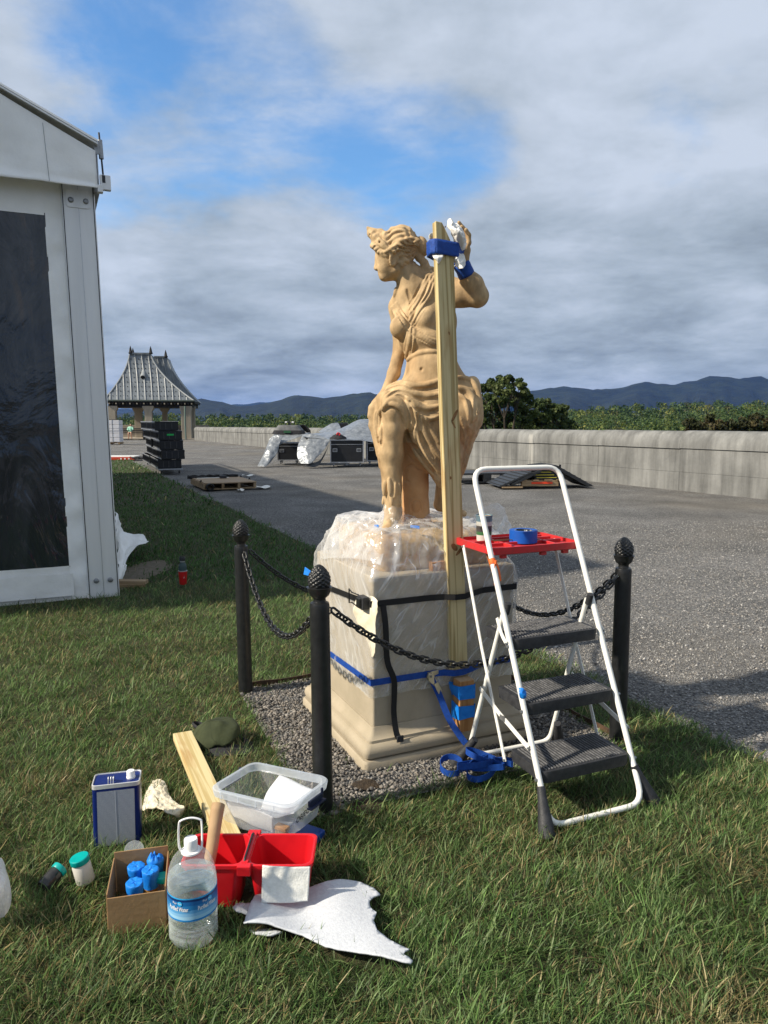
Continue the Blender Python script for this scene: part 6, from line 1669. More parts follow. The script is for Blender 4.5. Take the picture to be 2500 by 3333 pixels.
# ================================================================ THINGS LYING ON THE LAWN
EXCL = []                                   # footprints kept clear of grass blades
def foot_poly(c, X, Yd, a, b): EXCL.append([c + X * (sx * a) + Yd * (sy * b) for sx, sy in ((-1, -1), (1, -1), (1, 1), (-1, 1))])
# board
b0, b1 = Vector((-1.006, 3.516, .022)), Vector((-.545, 2.50, .034))
bd = (b1 - b0).normalized(); bx = bd.cross(Z).normalized()
o = MB().box((0, 0, 0), (.092, (b1 - b0).length, .038)).build('pine_board', MAT['board'], bevel=.003)
bc_ = (b0 + b1) / 2 + Z * .02; bz = bx.cross(bd)
o.matrix_world = Matrix(((bx.x, bd.x, bz.x, bc_.x), (bx.y, bd.y, bz.y, bc_.y), (bx.z, bd.z, bz.z, bc_.z), (0, 0, 0, 1)))
tag(o, 'pale pine board lying in the grass under cap and plastic tub', 'board')
foot_poly(Vector((bc_.x, bc_.y, 0)), bx, bd, .045, .55)
# cap
def cap():
    c = Vector((-.835, 3.50, .045)); t = thing('baseball_cap', c - Z * .04, 'olive green baseball cap with dark brim lying on the grass by the board', 'cap')
    ol = M('olive_canvas', (.026, .034, .013), .9, (.040, .050, .020), 14, bump=.4, bscale=30)
    m_ = MB()
    def crown(a, b):
        an = a * 2 * math.pi; s = math.sin(b * math.pi / 2) ; h = math.cos(b * math.pi / 2)
        p = Vector((.135 * s * math.cos(an), .105 * s * math.sin(an), .082 * h))
        p += Vector((.016, .010, .022)) * mnoise.noise(p * 15)
        p.z -= .02 * max(0, math.cos(an + .6)) * s
        return c + Matrix.Rotation(-.35, 3, 'Y') @ (Matrix.Rotation(-.45, 3, 'Z') @ p)
    m_.grid(crown, 40, 14, closed=True); cr_ = m_.build('crown', ol, t, smooth=True, ang=180, solid=.003)
    for k in range(3):
        MB().tube([crown((k / 6 + (.5 if q > 10 else 0)) % 1, abs(1 - q / 10)) + Z * .001 for q in range(21)], .0016, 5).build('seam', M('olive_seam', (.03, .038, .015), .9) if not bpy.data.materials.get('olive_seam') else bpy.data.materials['olive_seam'], cr_)
    m_ = MB()
    def brim(a, b):
        an = -1.75 + 2.15 * a; r = .115 + .085 * b * math.sin(math.pi * (a * .9 + .05)) ** .5
        return c + Vector((1.18 * r * math.cos(an), .85 * r * math.sin(an), -.018 - .028 * b + .012 * math.sin(a * 6)))
    m_.grid(brim, 26, 6); m_.build('brim', MAT['dark_cloth'], t, smooth=True, ang=180, solid=.004)
    m_ = MB(); m_.tube(catmull([c + Vector((-.10, .045, .02)), c + Vector((-.135, .08, .03)), c + Vector((-.11, .105, .02)), c + Vector((-.06, .085, .01))], 5), .011, 6, flat=.35); m_.build('back_strap', MAT['dark_cloth'], t, smooth=True)
    foot_poly(Vector((c.x, c.y, 0)), Vector((1, 0, 0)), Vector((0, 1, 0)), .10, .07)
def text_mesh(s, size, shear=0.0, bold=0.0):
    cu = bpy.data.curves.new('lettering', 'FONT'); cu.body = s; cu.size = size; cu.align_x = 'CENTER'; cu.shear = shear; cu.offset = bold; cu.resolution_u = 3
    o = bpy.data.objects.new('lettering', cu); COL.objects.link(o)
    dg = bpy.context.evaluated_depsgraph_get(); me = o.evaluated_get(dg).to_mesh()
    vs_ = [tuple(v.co) for v in me.vertices]; fs_ = [tuple(p.vertices) for p in me.polygons]
    o.evaluated_get(dg).to_mesh_clear(); bpy.data.objects.remove(o); bpy.data.curves.remove(cu)
    return vs_, fs_
cap()
# clear tub
MAT['tub'] = film('clear_tub', (.82, .86, .92), .20, .10, 3, .06, .05, 6, .45, .18)
MAT['tub_rim'] = film('clear_tub_rim', (.78, .85, .93), .42, .15, 3, .08, .05, 6, .4, .2)
def tub():
    c = Vector((-.440, 2.700, 0)); X = Vector((.863, -.505, 0)).normalized(); Yd = Vector((-X.y, X.x, 0)); a, b = .193, .128; z0, z1 = .062, .212
    t = thing('clear_storage_tub', c, 'clear plastic storage tub with navy handles holding white foam pieces', 'tub')
    def ring(s, r, z, ex=0.0):
        out = []
        for (sx, sy, a0) in ((-1, -1, 180), (1, -1, 270), (1, 1, 0), (-1, 1, 90)):
            for k in range(7):
                an = R(a0 + 15 * k); out.append(c + X * (sx * (a * s + ex - r) + r * math.cos(an)) + Yd * (sy * (b * s + ex - r) + r * math.sin(an)) + Z * (z + .022 * (sx * .5)))
        return out
    def loft(rings, cap0=False):
        m = MB(); n = len(rings[0])
        for r_ in rings: m.v += [tuple(p) for p in r_]
        for i in range(len(rings) - 1):
            for k in range(n): m.f.append((i * n + k, i * n + (k + 1) % n, (i + 1) * n + (k + 1) % n, (i + 1) * n + k))
        if cap0: m.f.append(tuple(range(n - 1, -1, -1)))
        return m
    loft([ring(.80, .04, z0), ring(.86, .045, z0 + .015), ring(.90, .045, z0 + .06), ring(.94, .045, z1 - .03)], True).build('body', MAT['tub'], t, smooth=True, ang=50)
    rim = loft([ring(.94, .045, z1 - .030), ring(.94, .045, z1 - .030, .012), ring(.95, .045, z1 - .004, .014), ring(.95, .045, z1, .010), ring(.94, .045, z1, .0), ring(.94, .045, z1 - .028, -.001)]).build('rim', MAT['tub_rim'], t, smooth=True, ang=35)
    for k in range(4):
        for s in (-1, 1):
            MB().box(c + X * (-.13 + .085 * k) + Yd * (s * (b * .95 + .0135)) + Z * (z1 - .016 + .022 * .5 * (-.13 + .085 * k) / a), (.003, .004, .026), X, Yd).build('rim_rib', MAT['tub_rim'], rim)
    nv = M('navy_plastic', (.008, .014, .045), .4)
    for s in (1, -1):
        h = MB(); q = c + X * (s * (a * .95 + .020)) + Z * (z1 - .030 + s * .010)
        h.box(q + Yd * .015, (.010, .085, .020), X, Yd); h.box(q + X * (s * .006) + Yd * .015 - Z * .016, (.022, .095, .008), X, Yd); h.box(q + Yd * .058 + Z * .012, (.008, .010, .03), X, Yd)
        h.build('handle', nv, t, bevel=.002)
    # handwriting on the short end
    vs_, fs_ = text_mesh('OBJECTS', .030, .12, .0007)
    m_ = MB()
    def onend(x, y):
        f = (y) / .10
        return c + X * (a * (.915 + .02 * f) + .0035) + Yd * (-.02 + x * .95) + Z * (.138 + y + x * .10)
    m_.add([onend(v[0], v[1]) for v in vs_], fs_); m_.build('handwriting', M('marker_ink', (.02, .02, .025), .6), t)
    foot_poly(c, X, Yd, a * .85, b * .85)
    # contents
    def sheet(name, pts, label, sd):
        f = patch(pts, 0, 0); m2 = MB(); m2.grid(lambda u, v: f(u, v) + Z * (.006 * mnoise.noise(f(u, v) * 12 + Vector((sd, 0, 0)))), 16, 12)
        tag(m2.build(name, MAT['foam'], loc=f(.5, .5), smooth=True, ang=180, solid=.004), label, 'foam')
    q = lambda x, y, z: c + X * x + Yd * y + Z * z
    sheet('foam_piece', [[q(-.02, .085, .20), q(.06, .09, .19), q(.14, .09, .18)], [q(-.04, .03, .15), q(.05, .03, .155), q(.14, .03, .17)], [q(-.02, -.04, .10), q(.06, -.05, .11), q(.15, -.05, .15)]], 'white foam sheet curling up inside the clear tub', 1)
    sheet('foam_piece', [[q(-.13, -.095, .17), q(-.02, -.105, .16), q(.10, -.105, .15)], [q(-.14, -.085, .12), q(-.02, -.095, .11), q(.09, -.095, .10)], [q(-.12, -.075, .075), q(-.02, -.085, .075), q(.09, -.085, .075)]], 'white foam sheet standing against the near wall inside the tub', 2)
    sheet('foam_piece', [[q(-.15, .0, .085), q(0, .0, .09), q(.13, 0, .10)], [q(-.14, -.06, .08), q(0, -.07, .085), q(.12, -.07, .09)]], 'white foam sheet flat on the bottom of the tub', 3)
    bt = thing('scrub_brush', q(.11, -.085, .073), 'small wooden scrub brush inside the tub near its front corner', 'brush')
    MB().box(q(.118, -.080, .103), (.055, .028, .016), X, Yd).build('handle', MAT['cedar'], bt, bevel=.003)
    br = MB()
    for i in range(7):
        for j in range(3): br.box(q(.095 + .0075 * i, -.088 + .008 * j, .085), (.004, .004, .022), X, Yd)
    br.build('bristles', M('bristle', (.42, .30, .20), .9), bt)['kind'] = 'stuff'
    m2 = MB(); m2.box(q(.10, -.02, .020), (.20, .21, .034), X, Yd); tag(m2.build('blue_container', M('blue_plastic', (.008, .05, .25), .4), loc=q(.1, -.02, 0), bevel=.008), 'flat blue plastic container under the clear tub', 'container')
    foot_poly(q(.10, -.02, 0), X, Yd, .10, .105)
tub()
# red divided bucket
def bucket():
    x0, x1, y0, y1, zr = -.665, -.232, 2.235, 2.425, .168
    t = thing('red_bucket', (-.45, 2.33, 0), 'red plastic bucket with two compartments standing in the grass', 'bucket')
    xm = (x0 + x1) / 2 - .005
    def comp(a0, a1):
        m_ = MB(); rr = []
        def ring(i, z, r=.028):
            out = []
            for (cx, cy, an0) in ((a0 + i + r, y0 + i + r, 180), (a1 - i - r, y0 + i + r, 270), (a1 - i - r, y1 - i - r, 0), (a0 + i + r, y1 - i - r, 90)):
                for k in range(6): an = R(an0 + 18 * k); out.append((cx + r * math.cos(an), cy + r * math.sin(an), z))
            return out
        rings = [ring(.030, .0, .022), ring(.024, .006), ring(.006, zr - .014), ring(0, zr - .014), ring(-.001, zr - .002), ring(.004, zr), ring(.010, zr - .002), ring(.030, .012)]
        n = len(rings[0])
        for r_ in rings: m_.v += r_
        for i in range(len(rings) - 1):
            for k in range(n): m_.f.append((i * n + k, i * n + (k + 1) % n, (i + 1) * n + (k + 1) % n, (i + 1) * n + k))
        m_.f += [tuple(range(n - 1, -1, -1)), tuple((len(rings) - 1) * n + k for k in range(n))]
        return m_.build('compartment', MAT['red'], t, smooth=True, ang=35)
    comp(x0, xm - .003); comp(xm + .003, x1)
    h = MB(); h.box((xm, (y0 + y1) / 2, zr + .002), (.022, y1 - y0 - .01, .010)); h.build('divider_bar', MAT['red'], t, bevel=.002)
    for y in (y0 - .004, y1 + .002):
        MB().box((xm, y, zr - .012), (.045, .026, .034)).build('handle_socket', MAT['red'], t, bevel=.003)
    MB().tube([(xm - .002, y0 + .012, zr + .002), (xm - .002, y0 + .02, zr + .012), (xm - .002, y1 - .03, zr + .012), (xm - .002, y1 - .012, zr + .006)], .0035, 6).build('wire_handle', MAT['rubber'], t, smooth=True)
    EXCL.append([(x0, y0 + .01), (x1, y0 + .01), (x1, y1), (x0, y1)])
bucket()
# kraft paper roll standing in the bucket
def roll():
    p0, p1 = Vector((-.600, 2.285, .03)), S(712, 2618, 2.435); ax = (p1 - p0).normalized(); L_ = (p1 - p0).length
    m_ = MB(); ref = ax.cross(Vector((0, 1, 0))).normalized(); w = ax.cross(ref)
    def fn(a, b):
        an = a * 2 * math.pi * 1.55; r = .0205 - .0035 * a + .006 * (b - .5) + .0012 * math.sin(b * 9 + an)
        return p0 + ax * (L_ * b + .006 * math.sin(an)) + ref * (r * math.cos(an)) + w * (r * math.sin(an))
    m_.grid(fn, 54, 12)
    tag(m_.build('paper_roll', MAT['kraft'], loc=p0, smooth=True, ang=180, solid=.0012), 'brown paper roll leaning out of the red bucket', 'paper roll')
roll()
# white pad against the bucket
m_ = MB(); f = patch([[Vector((-.392, 2.222, .176)), Vector((-.315, 2.219, .173)), Vector((-.238, 2.224, .170))], [Vector((-.393, 2.211, .118)), Vector((-.315, 2.209, .118)), Vector((-.241, 2.213, .118))], [Vector((-.394, 2.200, .062)), Vector((-.316, 2.198, .064)), Vector((-.245, 2.203, .066))]], 0, 0)
m_.grid(lambda a, b: f(a, b) + Vector((0, .003, 0)) * mnoise.noise(f(a, b) * 25), 20, 16)
tag(m_.build('white_pad', MAT['pad'], loc=(-.335, 2.2, 0), smooth=True, ang=180, solid=.006), 'square white pad leaning on the front of the red bucket', 'pad')
EXCL.append([(-.42, 2.185), (-.25, 2.185), (-.25, 2.24), (-.42, 2.24)])
# foam sheets on the grass
def foam_sheet(outline, zf, label, name, h=.05):
    P2 = [Gd(x, y, h) for x, y in outline]; poly = [(p.x, p.y) for p in P2]
    n = len(poly); pts = [Vector(p) for p in poly]; dense = []
    for i in range(n):
        a, b = pts[i], pts[(i + 1) % n]; k = max(1, int((b - a).length / .012))
        for j in range(k): dense.append(a.lerp(b, j / k) + Vector((rng.normal(0, .0008), rng.normal(0, .0008))))
    xs_ = [p.x for p in dense]; ys_ = [p.y for p in dense]
    gx, gy = np.meshgrid(np.arange(min(xs_), max(xs_), .014), np.arange(min(ys_), max(ys_), .014))
    gx = gx.ravel() + rng.normal(0, .002, gx.size); gy = gy.ravel() + rng.normal(0, .002, gy.size); k = inside(gx, gy, [(p.x, p.y) for p in dense])
    al = dense + [Vector((x, y)) for x, y in zip(gx[k], gy[k])]
    nd = len(dense)
    r = delaunay_2d_cdt(al, [(i, (i + 1) % nd) for i in range(nd)], [list(range(nd))], 1, 1e-6)
    vs_ = [(p.x, p.y, zf(p.x, p.y)) for p in r[0]]; m_ = MB(); m_.add(vs_, [tuple(f_) for f_ in r[2]])
    c = Vector((sum(xs_) / nd, sum(ys_) / nd, 0))
    tag(m_.build(name, MAT['foam'], loc=c, smooth=True, ang=180, solid=.005), label, 'foam sheet')
    EXCL.append([(c.x + (p.x - c.x) * .97, c.y + (p.y - c.y) * .97) for p in dense])
OUT = [(794, 3023), (808, 2975), (830, 2922), (897, 2905), (950, 2895), (1003, 2885), (1096, 2873), (1140, 2869), (1175, 2870), (1215, 2885), (1239, 2908), (1215, 2916), (1202, 2931), (1205, 2951), (1225, 2968), (1216, 2998), (1228, 3031), (1261, 3057), (1294, 3074), (1331, 3091), (1318, 3100), (1314, 3110), (1328, 3116), (1344, 3130), (1334, 3138), (1228, 3117), (1129, 3094), (1085, 3086), (1049, 3074), (1016, 3057), (983, 3044), (936, 3034), (870, 3024)]
foam_sheet(OUT, lambda x, y: .052 + .014 * math.sin((x + .35 * y) * 22) * .6 + .012 * mnoise.noise(Vector((x * 6, y * 6, 0))) + .05 * max(0, -.36 - x) ** 1 , 'large torn sheet of white foam lying on the grass', 'foam_sheet')
foam_sheet([(757, 2958), (770, 2946), (800, 2944), (832, 2938), (835, 2975), (800, 2976), (770, 2970)], lambda x, y: .032 + .008 * mnoise.noise(Vector((x * 20, y * 20, 5))), 'small foam corner poking out left of the torn foam sheet', 'foam_sheet', .03)
foam_sheet([(812, 3028), (880, 3024), (920, 3038), (885, 3046), (850, 3044), (828, 3040)], lambda x, y: .030 + .006 * mnoise.noise(Vector((x * 20, y * 20, 8))), 'second foam layer showing under the near left edge of the torn sheet', 'foam_sheet', .03)

# water jug
def jug():
    c = Vector((-.592, 2.118, 0)); zz = lambda y: S(612, y, 2.118).z
    t = thing('water_jug', c, 'clear plastic water jug with blue label and white handle ring', 'water jug')
    Rm = .0745; zc = zz(2728); zn = zz(2772); zs = zz(2868)
    prof = [(.0, .004), (.050, .004), (.066, .010), (Rm, .028)]
    for z in np.linspace(.04, .085, 10): prof.append((Rm - .0022 * (1 + math.sin(z * 420)), z))
    prof += [(Rm, .09), (Rm, zs - .01)]
    for k in range(9):
        s = k / 8; prof.append((Rm * math.cos(s * 1.25) ** .8 * (1 - .0 * s) + .0, zs + (zn - zs) * math.sin(s * math.pi / 2) ** 1.15))
    prof = [p for p in prof]; prof[-1] = (.020, zn); prof += [(.0185, zn + .012)]
    pet = film('clear_pet', (.9, .95, .97), .10, .06, 6, .05, .12, 9, .3, .55)
    MB().lathe(prof, c, 48, caps=False).build('bottle', pet, t, smooth=True, ang=180)
    zw = zz(2838)
    wp = [(0, .006)] + [(max(0, r - .0015), z) for r, z in prof[1:] if z < zw]
    s_ = np.interp(zw, [p[1] for p in prof], [p[0] for p in prof]) - .0015; wp += [(s_, zw), (0, zw)]
    wm = bpy.data.materials.new('water'); wm.use_nodes = True; bb = wm.node_tree.nodes['Principled BSDF']
    pass
    wm = film('jug_water', (.70, .82, .80), .30, .08, 16, .16, .25, 12, .35, .35, (1, 1, 3)); MB().lathe(wp, c, 48, caps=False).build('water', wm, t, smooth=True, ang=50)
    zl0, zl1 = S(612, 3001, 2.044).z, S(612, 2926, 2.044).z
    lm, N, L, b = nodes_mat('bottle_label'); b.inputs['Roughness'].default_value = .35
    tc = N.new('ShaderNodeTexCoord'); sp = N.new('ShaderNodeSeparateXYZ'); L.new(tc.outputs['Object'], sp.inputs[0])
    nz_ = N.new('ShaderNodeTexNoise'); nz_.inputs['Scale'].default_value = 14; L.new(tc.outputs['Object'], nz_.inputs['Vector'])
    mr = N.new('ShaderNodeMapRange'); mr.inputs[1].default_value = zl0; mr.inputs[2].default_value = zl1; L.new(sp.outputs[2], mr.inputs[0])
    ad = N.new('ShaderNodeMath'); ad.operation = 'MULTIPLY_ADD'; ad.inputs[1].default_value = .12; L.new(nz_.outputs['Fac'], ad.inputs[0]); L.new(mr.outputs[0], ad.inputs[2])
    rp_ = N.new('ShaderNodeValToRGB'); cr = rp_.color_ramp; cr.interpolation = 'CONSTANT'
    cr.elements[0].position = 0; cr.elements[0].color = (.01, .20, .55, 1)
    for p_, col in ((.13, (.30, .55, .75)), (.27, (.20, .44, .70)), (.40, (.10, .33, .62)), (.55, (.02, .19, .46)), (.74, (.01, .12, .36)), (.90, (.005, .03, .14)), (1.0, (.03, .34, .70))):
        e = cr.elements.new(p_); e.color = (*col, 1)
    L.new(ad.outputs[0], rp_.inputs[0]); L.new(rp_.outputs[0], b.inputs['Base Color'])
    lab = MB().lathe([(Rm + .0006, zl0), (Rm + .0009, (zl0 + zl1) / 2), (Rm + .0006, zl1)], c, 48, caps=False).build('label', lm, t, smooth=True, ang=180)
    wh = MAT['white_plastic']; cy = M('label_cyan', (.03, .42, .78), .4)
    def wrap(verts, a0, z, tilt=0.0): return [c + Vector(((Rm + .0022) * math.sin(a0 + x / Rm), -(Rm + .0022) * math.cos(a0 + x / Rm), z + y + tilt * x)) for x, y, *_ in verts]
    zm = (zl0 + zl1) / 2
    view = math.atan2(c.x, -c.y + 0)      # direction from jug to camera
    va = math.atan2(-c.x, c.y) * 1.0
    for a0 in (va - .62, va + .62):
        v_, f_ = text_mesh('Purified Water', .0150, 0, .0003); v_ = [(x * .72, y * 1.25) for x, y, z in v_]; MB().add(wrap(v_, a0, zm - .003), f_).build('lettering', wh, lab)
        v_, f_ = text_mesh('Pur', .011); MB().add(wrap([(x - .010, y) for x, y, z in v_], a0, zm + .017), f_).build('lettering', wh, lab)
        n = 20; MB().add(wrap([(.007 + .0075 * math.cos(k * 6.283 / n), .0035 + .0075 * math.sin(k * 6.283 / n)) for k in range(n)], a0, zm + .017), [tuple(range(n))]).build('round_mark', cy, lab)
        v_, f_ = text_mesh('Nua', .0065); m_ = MB(); q = wrap([(x + .007, y + .0015) for x, y, z in v_], a0, zm + .017); m_.add([p + (p - c).normalized() * .0006 for p in q], f_); m_.build('lettering', wh, lab)
    cp = MB().lathe([(.0195, zn + .010), (.0200, zn + .014), (.0200, zc - .003), (.0185, zc), (0, zc)], c, 24, fn=lambda a, z: 1 + .02 * math.cos(24 * a)).build('cap', wh, t, smooth=True, ang=40)
    MB().lathe([(.0215, zn - .004), (.030, zn + .002), (.030, zn + .007), (.0205, zn + .009)], c, 24).build('collar', wh, t, smooth=True, ang=40)
    h = [(-.028, zn + .004), (-.036, zn + .022), (-.036, zc + .040), (-.028, zc + .054), (0, zc + .060), (.026, zc + .054), (.032, zc + .042), (.033, zn + .022), (.028, zn + .004)]
    hd = Vector((1, .12, 0)).normalized()
    MB().tube(catmull([c + hd * x + Vector((0, .008 * (z - zn) / .08, z)) for x, z in h], 4), .0032, 8, flat=1.5).build('handle_ring', wh, t, smooth=True)
    EXCL.append([(c.x + Rm * math.cos(a), c.y + Rm * math.sin(a)) for a in np.linspace(0, 6.283, 14)[:-1]])
jug()
# tin of solvent
def tin():
    f0, f1 = Vector((-1.095, 2.600, 0)), Vector((-.930, 2.640, 0)); X = (f1 - f0).normalized(); Yd = Vector((-X.y, X.x, 0)); w = (f1 - f0).length; d = .10; h = .245
    t = thing('solvent_tin', f0 + X * w / 2, 'dark blue rectangular metal tin with white cap and printed label', 'tin')
    q = lambda x, y, z: f0 + X * x + Yd * y + Z * z + X * (.02 * z)
    def ring(i, z, r=.014):
        out = []
        for (cx, cy, a0) in ((i + r, i + r, 180), (w - i - r, i + r, 270), (w - i - r, d - i - r, 0), (i + r, d - i - r, 90)):
            for k in range(5): an = R(a0 + 22.5 * k); out.append(q(cx + r * math.cos(an), cy + r * math.sin(an), z))
        return out
    def loft(rs_, c0=True, c1=True):
        m = MB(); n = len(rs_[0])
        for r_ in rs_: m.v += [tuple(p) for p in r_]
        for i in range(len(rs_) - 1):
            for k in range(n): m.f.append((i * n + k, i * n + (k + 1) % n, (i + 1) * n + (k + 1) % n, (i + 1) * n + k))
        if c0: m.f.append(tuple(range(n - 1, -1, -1)))
        if c1: m.f.append(tuple((len(rs_) - 1) * n + k for k in range(n)))
        return m
    body = loft([ring(0, 0), ring(0, h)]).build('body', M('tin_blue', (.008, .022, .16), .3, (.006, .018, .13), 10, metal=.2), t, smooth=True, ang=35)
    tinm = M('tin_plate', (.70, .70, .70), .35, (.6, .6, .6), 20, metal=.35)
    top = loft([ring(-.001, h - .012), ring(-.001, h + .003), ring(.002, h + .004), ring(.004, h - .002)]).build('top', tinm, t, smooth=True, ang=30)
    # printed label: fine illegible print
    lm, N, L, b = nodes_mat('tin_label'); b.inputs['Roughness'].default_value = .45
    tc = N.new('ShaderNodeTexCoord'); sp = N.new('ShaderNodeSeparateXYZ'); L.new(tc.outputs['Object'], sp.inputs[0])
    wv = N.new('ShaderNodeMath'); wv.operation = 'MULTIPLY'; wv.inputs[1].default_value = 1450; L.new(sp.outputs[2], wv.inputs[0])
    sn = N.new('ShaderNodeMath'); sn.operation = 'SINE'; L.new(wv.outputs[0], sn.inputs[0])
    mp = N.new('ShaderNodeMapping'); mp.inputs['Scale'].default_value = (220, 220, 230); L.new(tc.outputs['Object'], mp.inputs[0])
    nz_ = N.new('ShaderNodeTexNoise'); nz_.inputs['Scale'].default_value = 1; L.new(mp.outputs[0], nz_.inputs['Vector'])
    ml = N.new('ShaderNodeMath'); ml.operation = 'MULTIPLY'; L.new(sn.outputs[0], ml.inputs[0]); L.new(nz_.outputs['Fac'], ml.inputs[1])
    mr = N.new('ShaderNodeMapRange'); mr.inputs[1].default_value = .0; mr.inputs[2].default_value = .35; L.new(ml.outputs[0], mr.inputs[0])
    mx = N.new('ShaderNodeMix'); mx.data_type = 'RGBA'; mx.inputs[6].default_value = (.40, .43, .48, 1); mx.inputs[7].default_value = (.10, .12, .17, 1)
    L.new(mr.outputs[0], mx.inputs[0]); L.new(mx.outputs[2], b.inputs['Base Color'])
    lb = MB().extrude([q(.018, -.0008, .006), q(w - .018, -.0008, .006), q(w - .018, -.0008, h - .022), q(.018, -.0008, h - .022)], -Yd * .0006).build('printed_label', lm, t)
    wl = M('label_line', (.55, .58, .62), .5)
    MB().box(q(w / 2, -.0018, h / 2 - .008), (.0014, .0006, h - .03), X, Yd).build('label_divider', wl, lb)
    wire = MB()
    for k in range(3): wire.tube(catmull([q(.058 + .009 * k, .04, h), q(.058 + .009 * k, .03, h + .018), q(.058 + .009 * k, .018, h + .020), q(.058 + .009 * k, .006, h - .012)], 4), .0022, 6)
    wire.build('wire_handle', MAT['alu'], top, smooth=True)
    MB().lathe([(.016, 0), (.0165, .005), (.0150, .007), (.0150, .026), (.0135, .029), (0, .029)], q(w - .034, .045, h), 22, fn=lambda a, z: 1 + .02 * math.cos(20 * a)).build('cap', MAT['white_plastic'], t, smooth=True, ang=40)
    EXCL.append([(p.x, p.y) for p in (q(0, 0, 0), q(w, 0, 0), q(w, d, 0), q(0, d, 0))])
tin()
# cardboard box with taped cups
def box():
    c = Vector((-.800, 2.245, 0)); X = Vector((.165, .040, 0)).normalized(); Yd = Vector((-.06, .2, 0)).normalized(); Yd = Vector((-X.y, X.x, 0)); w, d, h = .175, .205, .125
    t = thing('cardboard_box', c, 'open cardboard box holding blue taped cups', 'box')
    q = lambda x, y, z: c + X * x + Yd * y + Z * z
    MB().box(q(0, 0, .004), (w, d, .006), X, Yd).build('floor_panel', MAT['cardboard'], t)
    for (x, y, sx, sy, hh) in ((0, -d / 2, w, .004, h), (0, d / 2, w, .004, h + .03), (-w / 2, 0, .004, d - .005, h + .012), (w / 2, 0, .004, d - .005, h + .012)):
        m_ = MB(); m_.box(q(x, y, hh / 2 + .003), (sx, sy, hh), X, Yd); m_.build('side_panel', MAT['cardboard'], t, bevel=.001)
    EXCL.append([(p.x, p.y) for p in (q(-w / 2, -d / 2, 0), q(w / 2, -d / 2, 0), q(w / 2, d / 2, 0), q(-w / 2, d / 2, 0))])
    for i, (px, py, lab) in enumerate([(443, 2828, 'blue taped cup at the left rear inside the cardboard box'), (506, 2806, 'blue taped cup with torn crinkled top at the right rear inside the box'), (490, 2840, 'blue taped cup in the middle of the cardboard box'), (438, 2882, 'blue taped cup nearest the front left inside the box')]):
        p = Gd(px, py, .115); p = Vector((p.x, p.y, .012)); cu = thing('taped_cup', p, lab, 'cup', 'blue taped cups in the cardboard box')
        MB().lathe([(.020, 0), (.0225, .05), (.0235, .07)], p, 20).build('cup_body', M('amber_cup', (.30, .17, .05), .4) if i == 0 else bpy.data.materials['amber_cup'], cu, smooth=True)
        m_ = MB()
        def tp(a, b, i=i, p=p):
            an = a * 6.283; n = mnoise.noise(Vector((math.cos(an) * 2.5 + i * 7, math.sin(an) * 2.5, b * 3)))
            if b < .55: z = .055 + .06 * b / .55; r = .0235 + .004 * b / .55 + .0025 * abs(n)
            else:
                s = (b - .55) / .45; r = (.0275 + .0025 * abs(n)) * (1 - s); z = .115 + (.012 * (1 - abs(2 * s - 1)) * (1 + 2 * n) if i == 1 else .004 * n)
            return p + Vector((r * math.cos(an), r * math.sin(an), z))
        m_.grid(tp, 36, 18, closed=True); m_.build('tape_cover', MAT['blue_tape'], cu, smooth=True, ang=50)
    p = Gd(528, 2835, .115); jar(Vector((p.x, p.y, .015)), Vector((0, 0, 1)), 'small clear jar with teal lid standing in the cardboard box', .021, .085, film('jar_clear', (.8, .85, .85), .25, .1, 5, .1, .1, 5, .4, .4))
def jar(base, ax, label, r, h, mat, fill=None):
    t = thing('sample_jar', base, label, 'jar'); ax = Vector(ax).normalized()
    MB().lathe([(r * .9, 0), (r, .006), (r, h * .68), (r * .86, h * .78), (r * .84, h * .86)], base, 24, ax).build('body', mat, t, smooth=True, ang=50)
    if fill: MB().lathe([(r * .82, .003), (r * .92, .008), (r * .92, h * .55)], base, 20, ax).build('contents', fill, t, smooth=True)
    MB().lathe([(r * .98, h * .78), (r * 1.02, h * .80), (r * 1.02, h * .97), (r * .95, h), (0, h)], base, 28, ax, fn=lambda a, z: 1 + .015 * math.cos(28 * a)).build('lid', MAT['teal'], t, smooth=True, ang=35)
box()
pj = Gd(280, 2868, .02); jar(pj, (-.18, -.05, .95), 'white filled jar with teal lid standing tilted in the grass', .031, .095, M('milky_jar', (.62, .60, .55), .35, (.52, .50, .46), 12), None)
pj = Gd(140, 2888, .03); q2 = Gd(200, 2822, .06); jar(pj, (q2 - pj).normalized(), 'dark glass jar with teal lid lying on its side in the grass', .026, (q2 - pj).length * .98, M('dark_glass', (.02, .02, .022), .12, (.05, .05, .05), 14), None)
# clear lid behind the box
pl = Gd(436, 2770, .05); m_ = MB(); m_.lathe([(.0, 0), (.032, 0), (.034, .004), (.034, .012), (.031, .012)], pl, 28, (.25, -.5, .75)); tag(m_.build('clear_lid', film('lid_clear', (.85, .87, .88), .3, .1, 5, .1, .1, 6, .4, .4), loc=pl, smooth=True, ang=40), 'round clear plastic lid between solvent tin and cardboard box', 'dish')
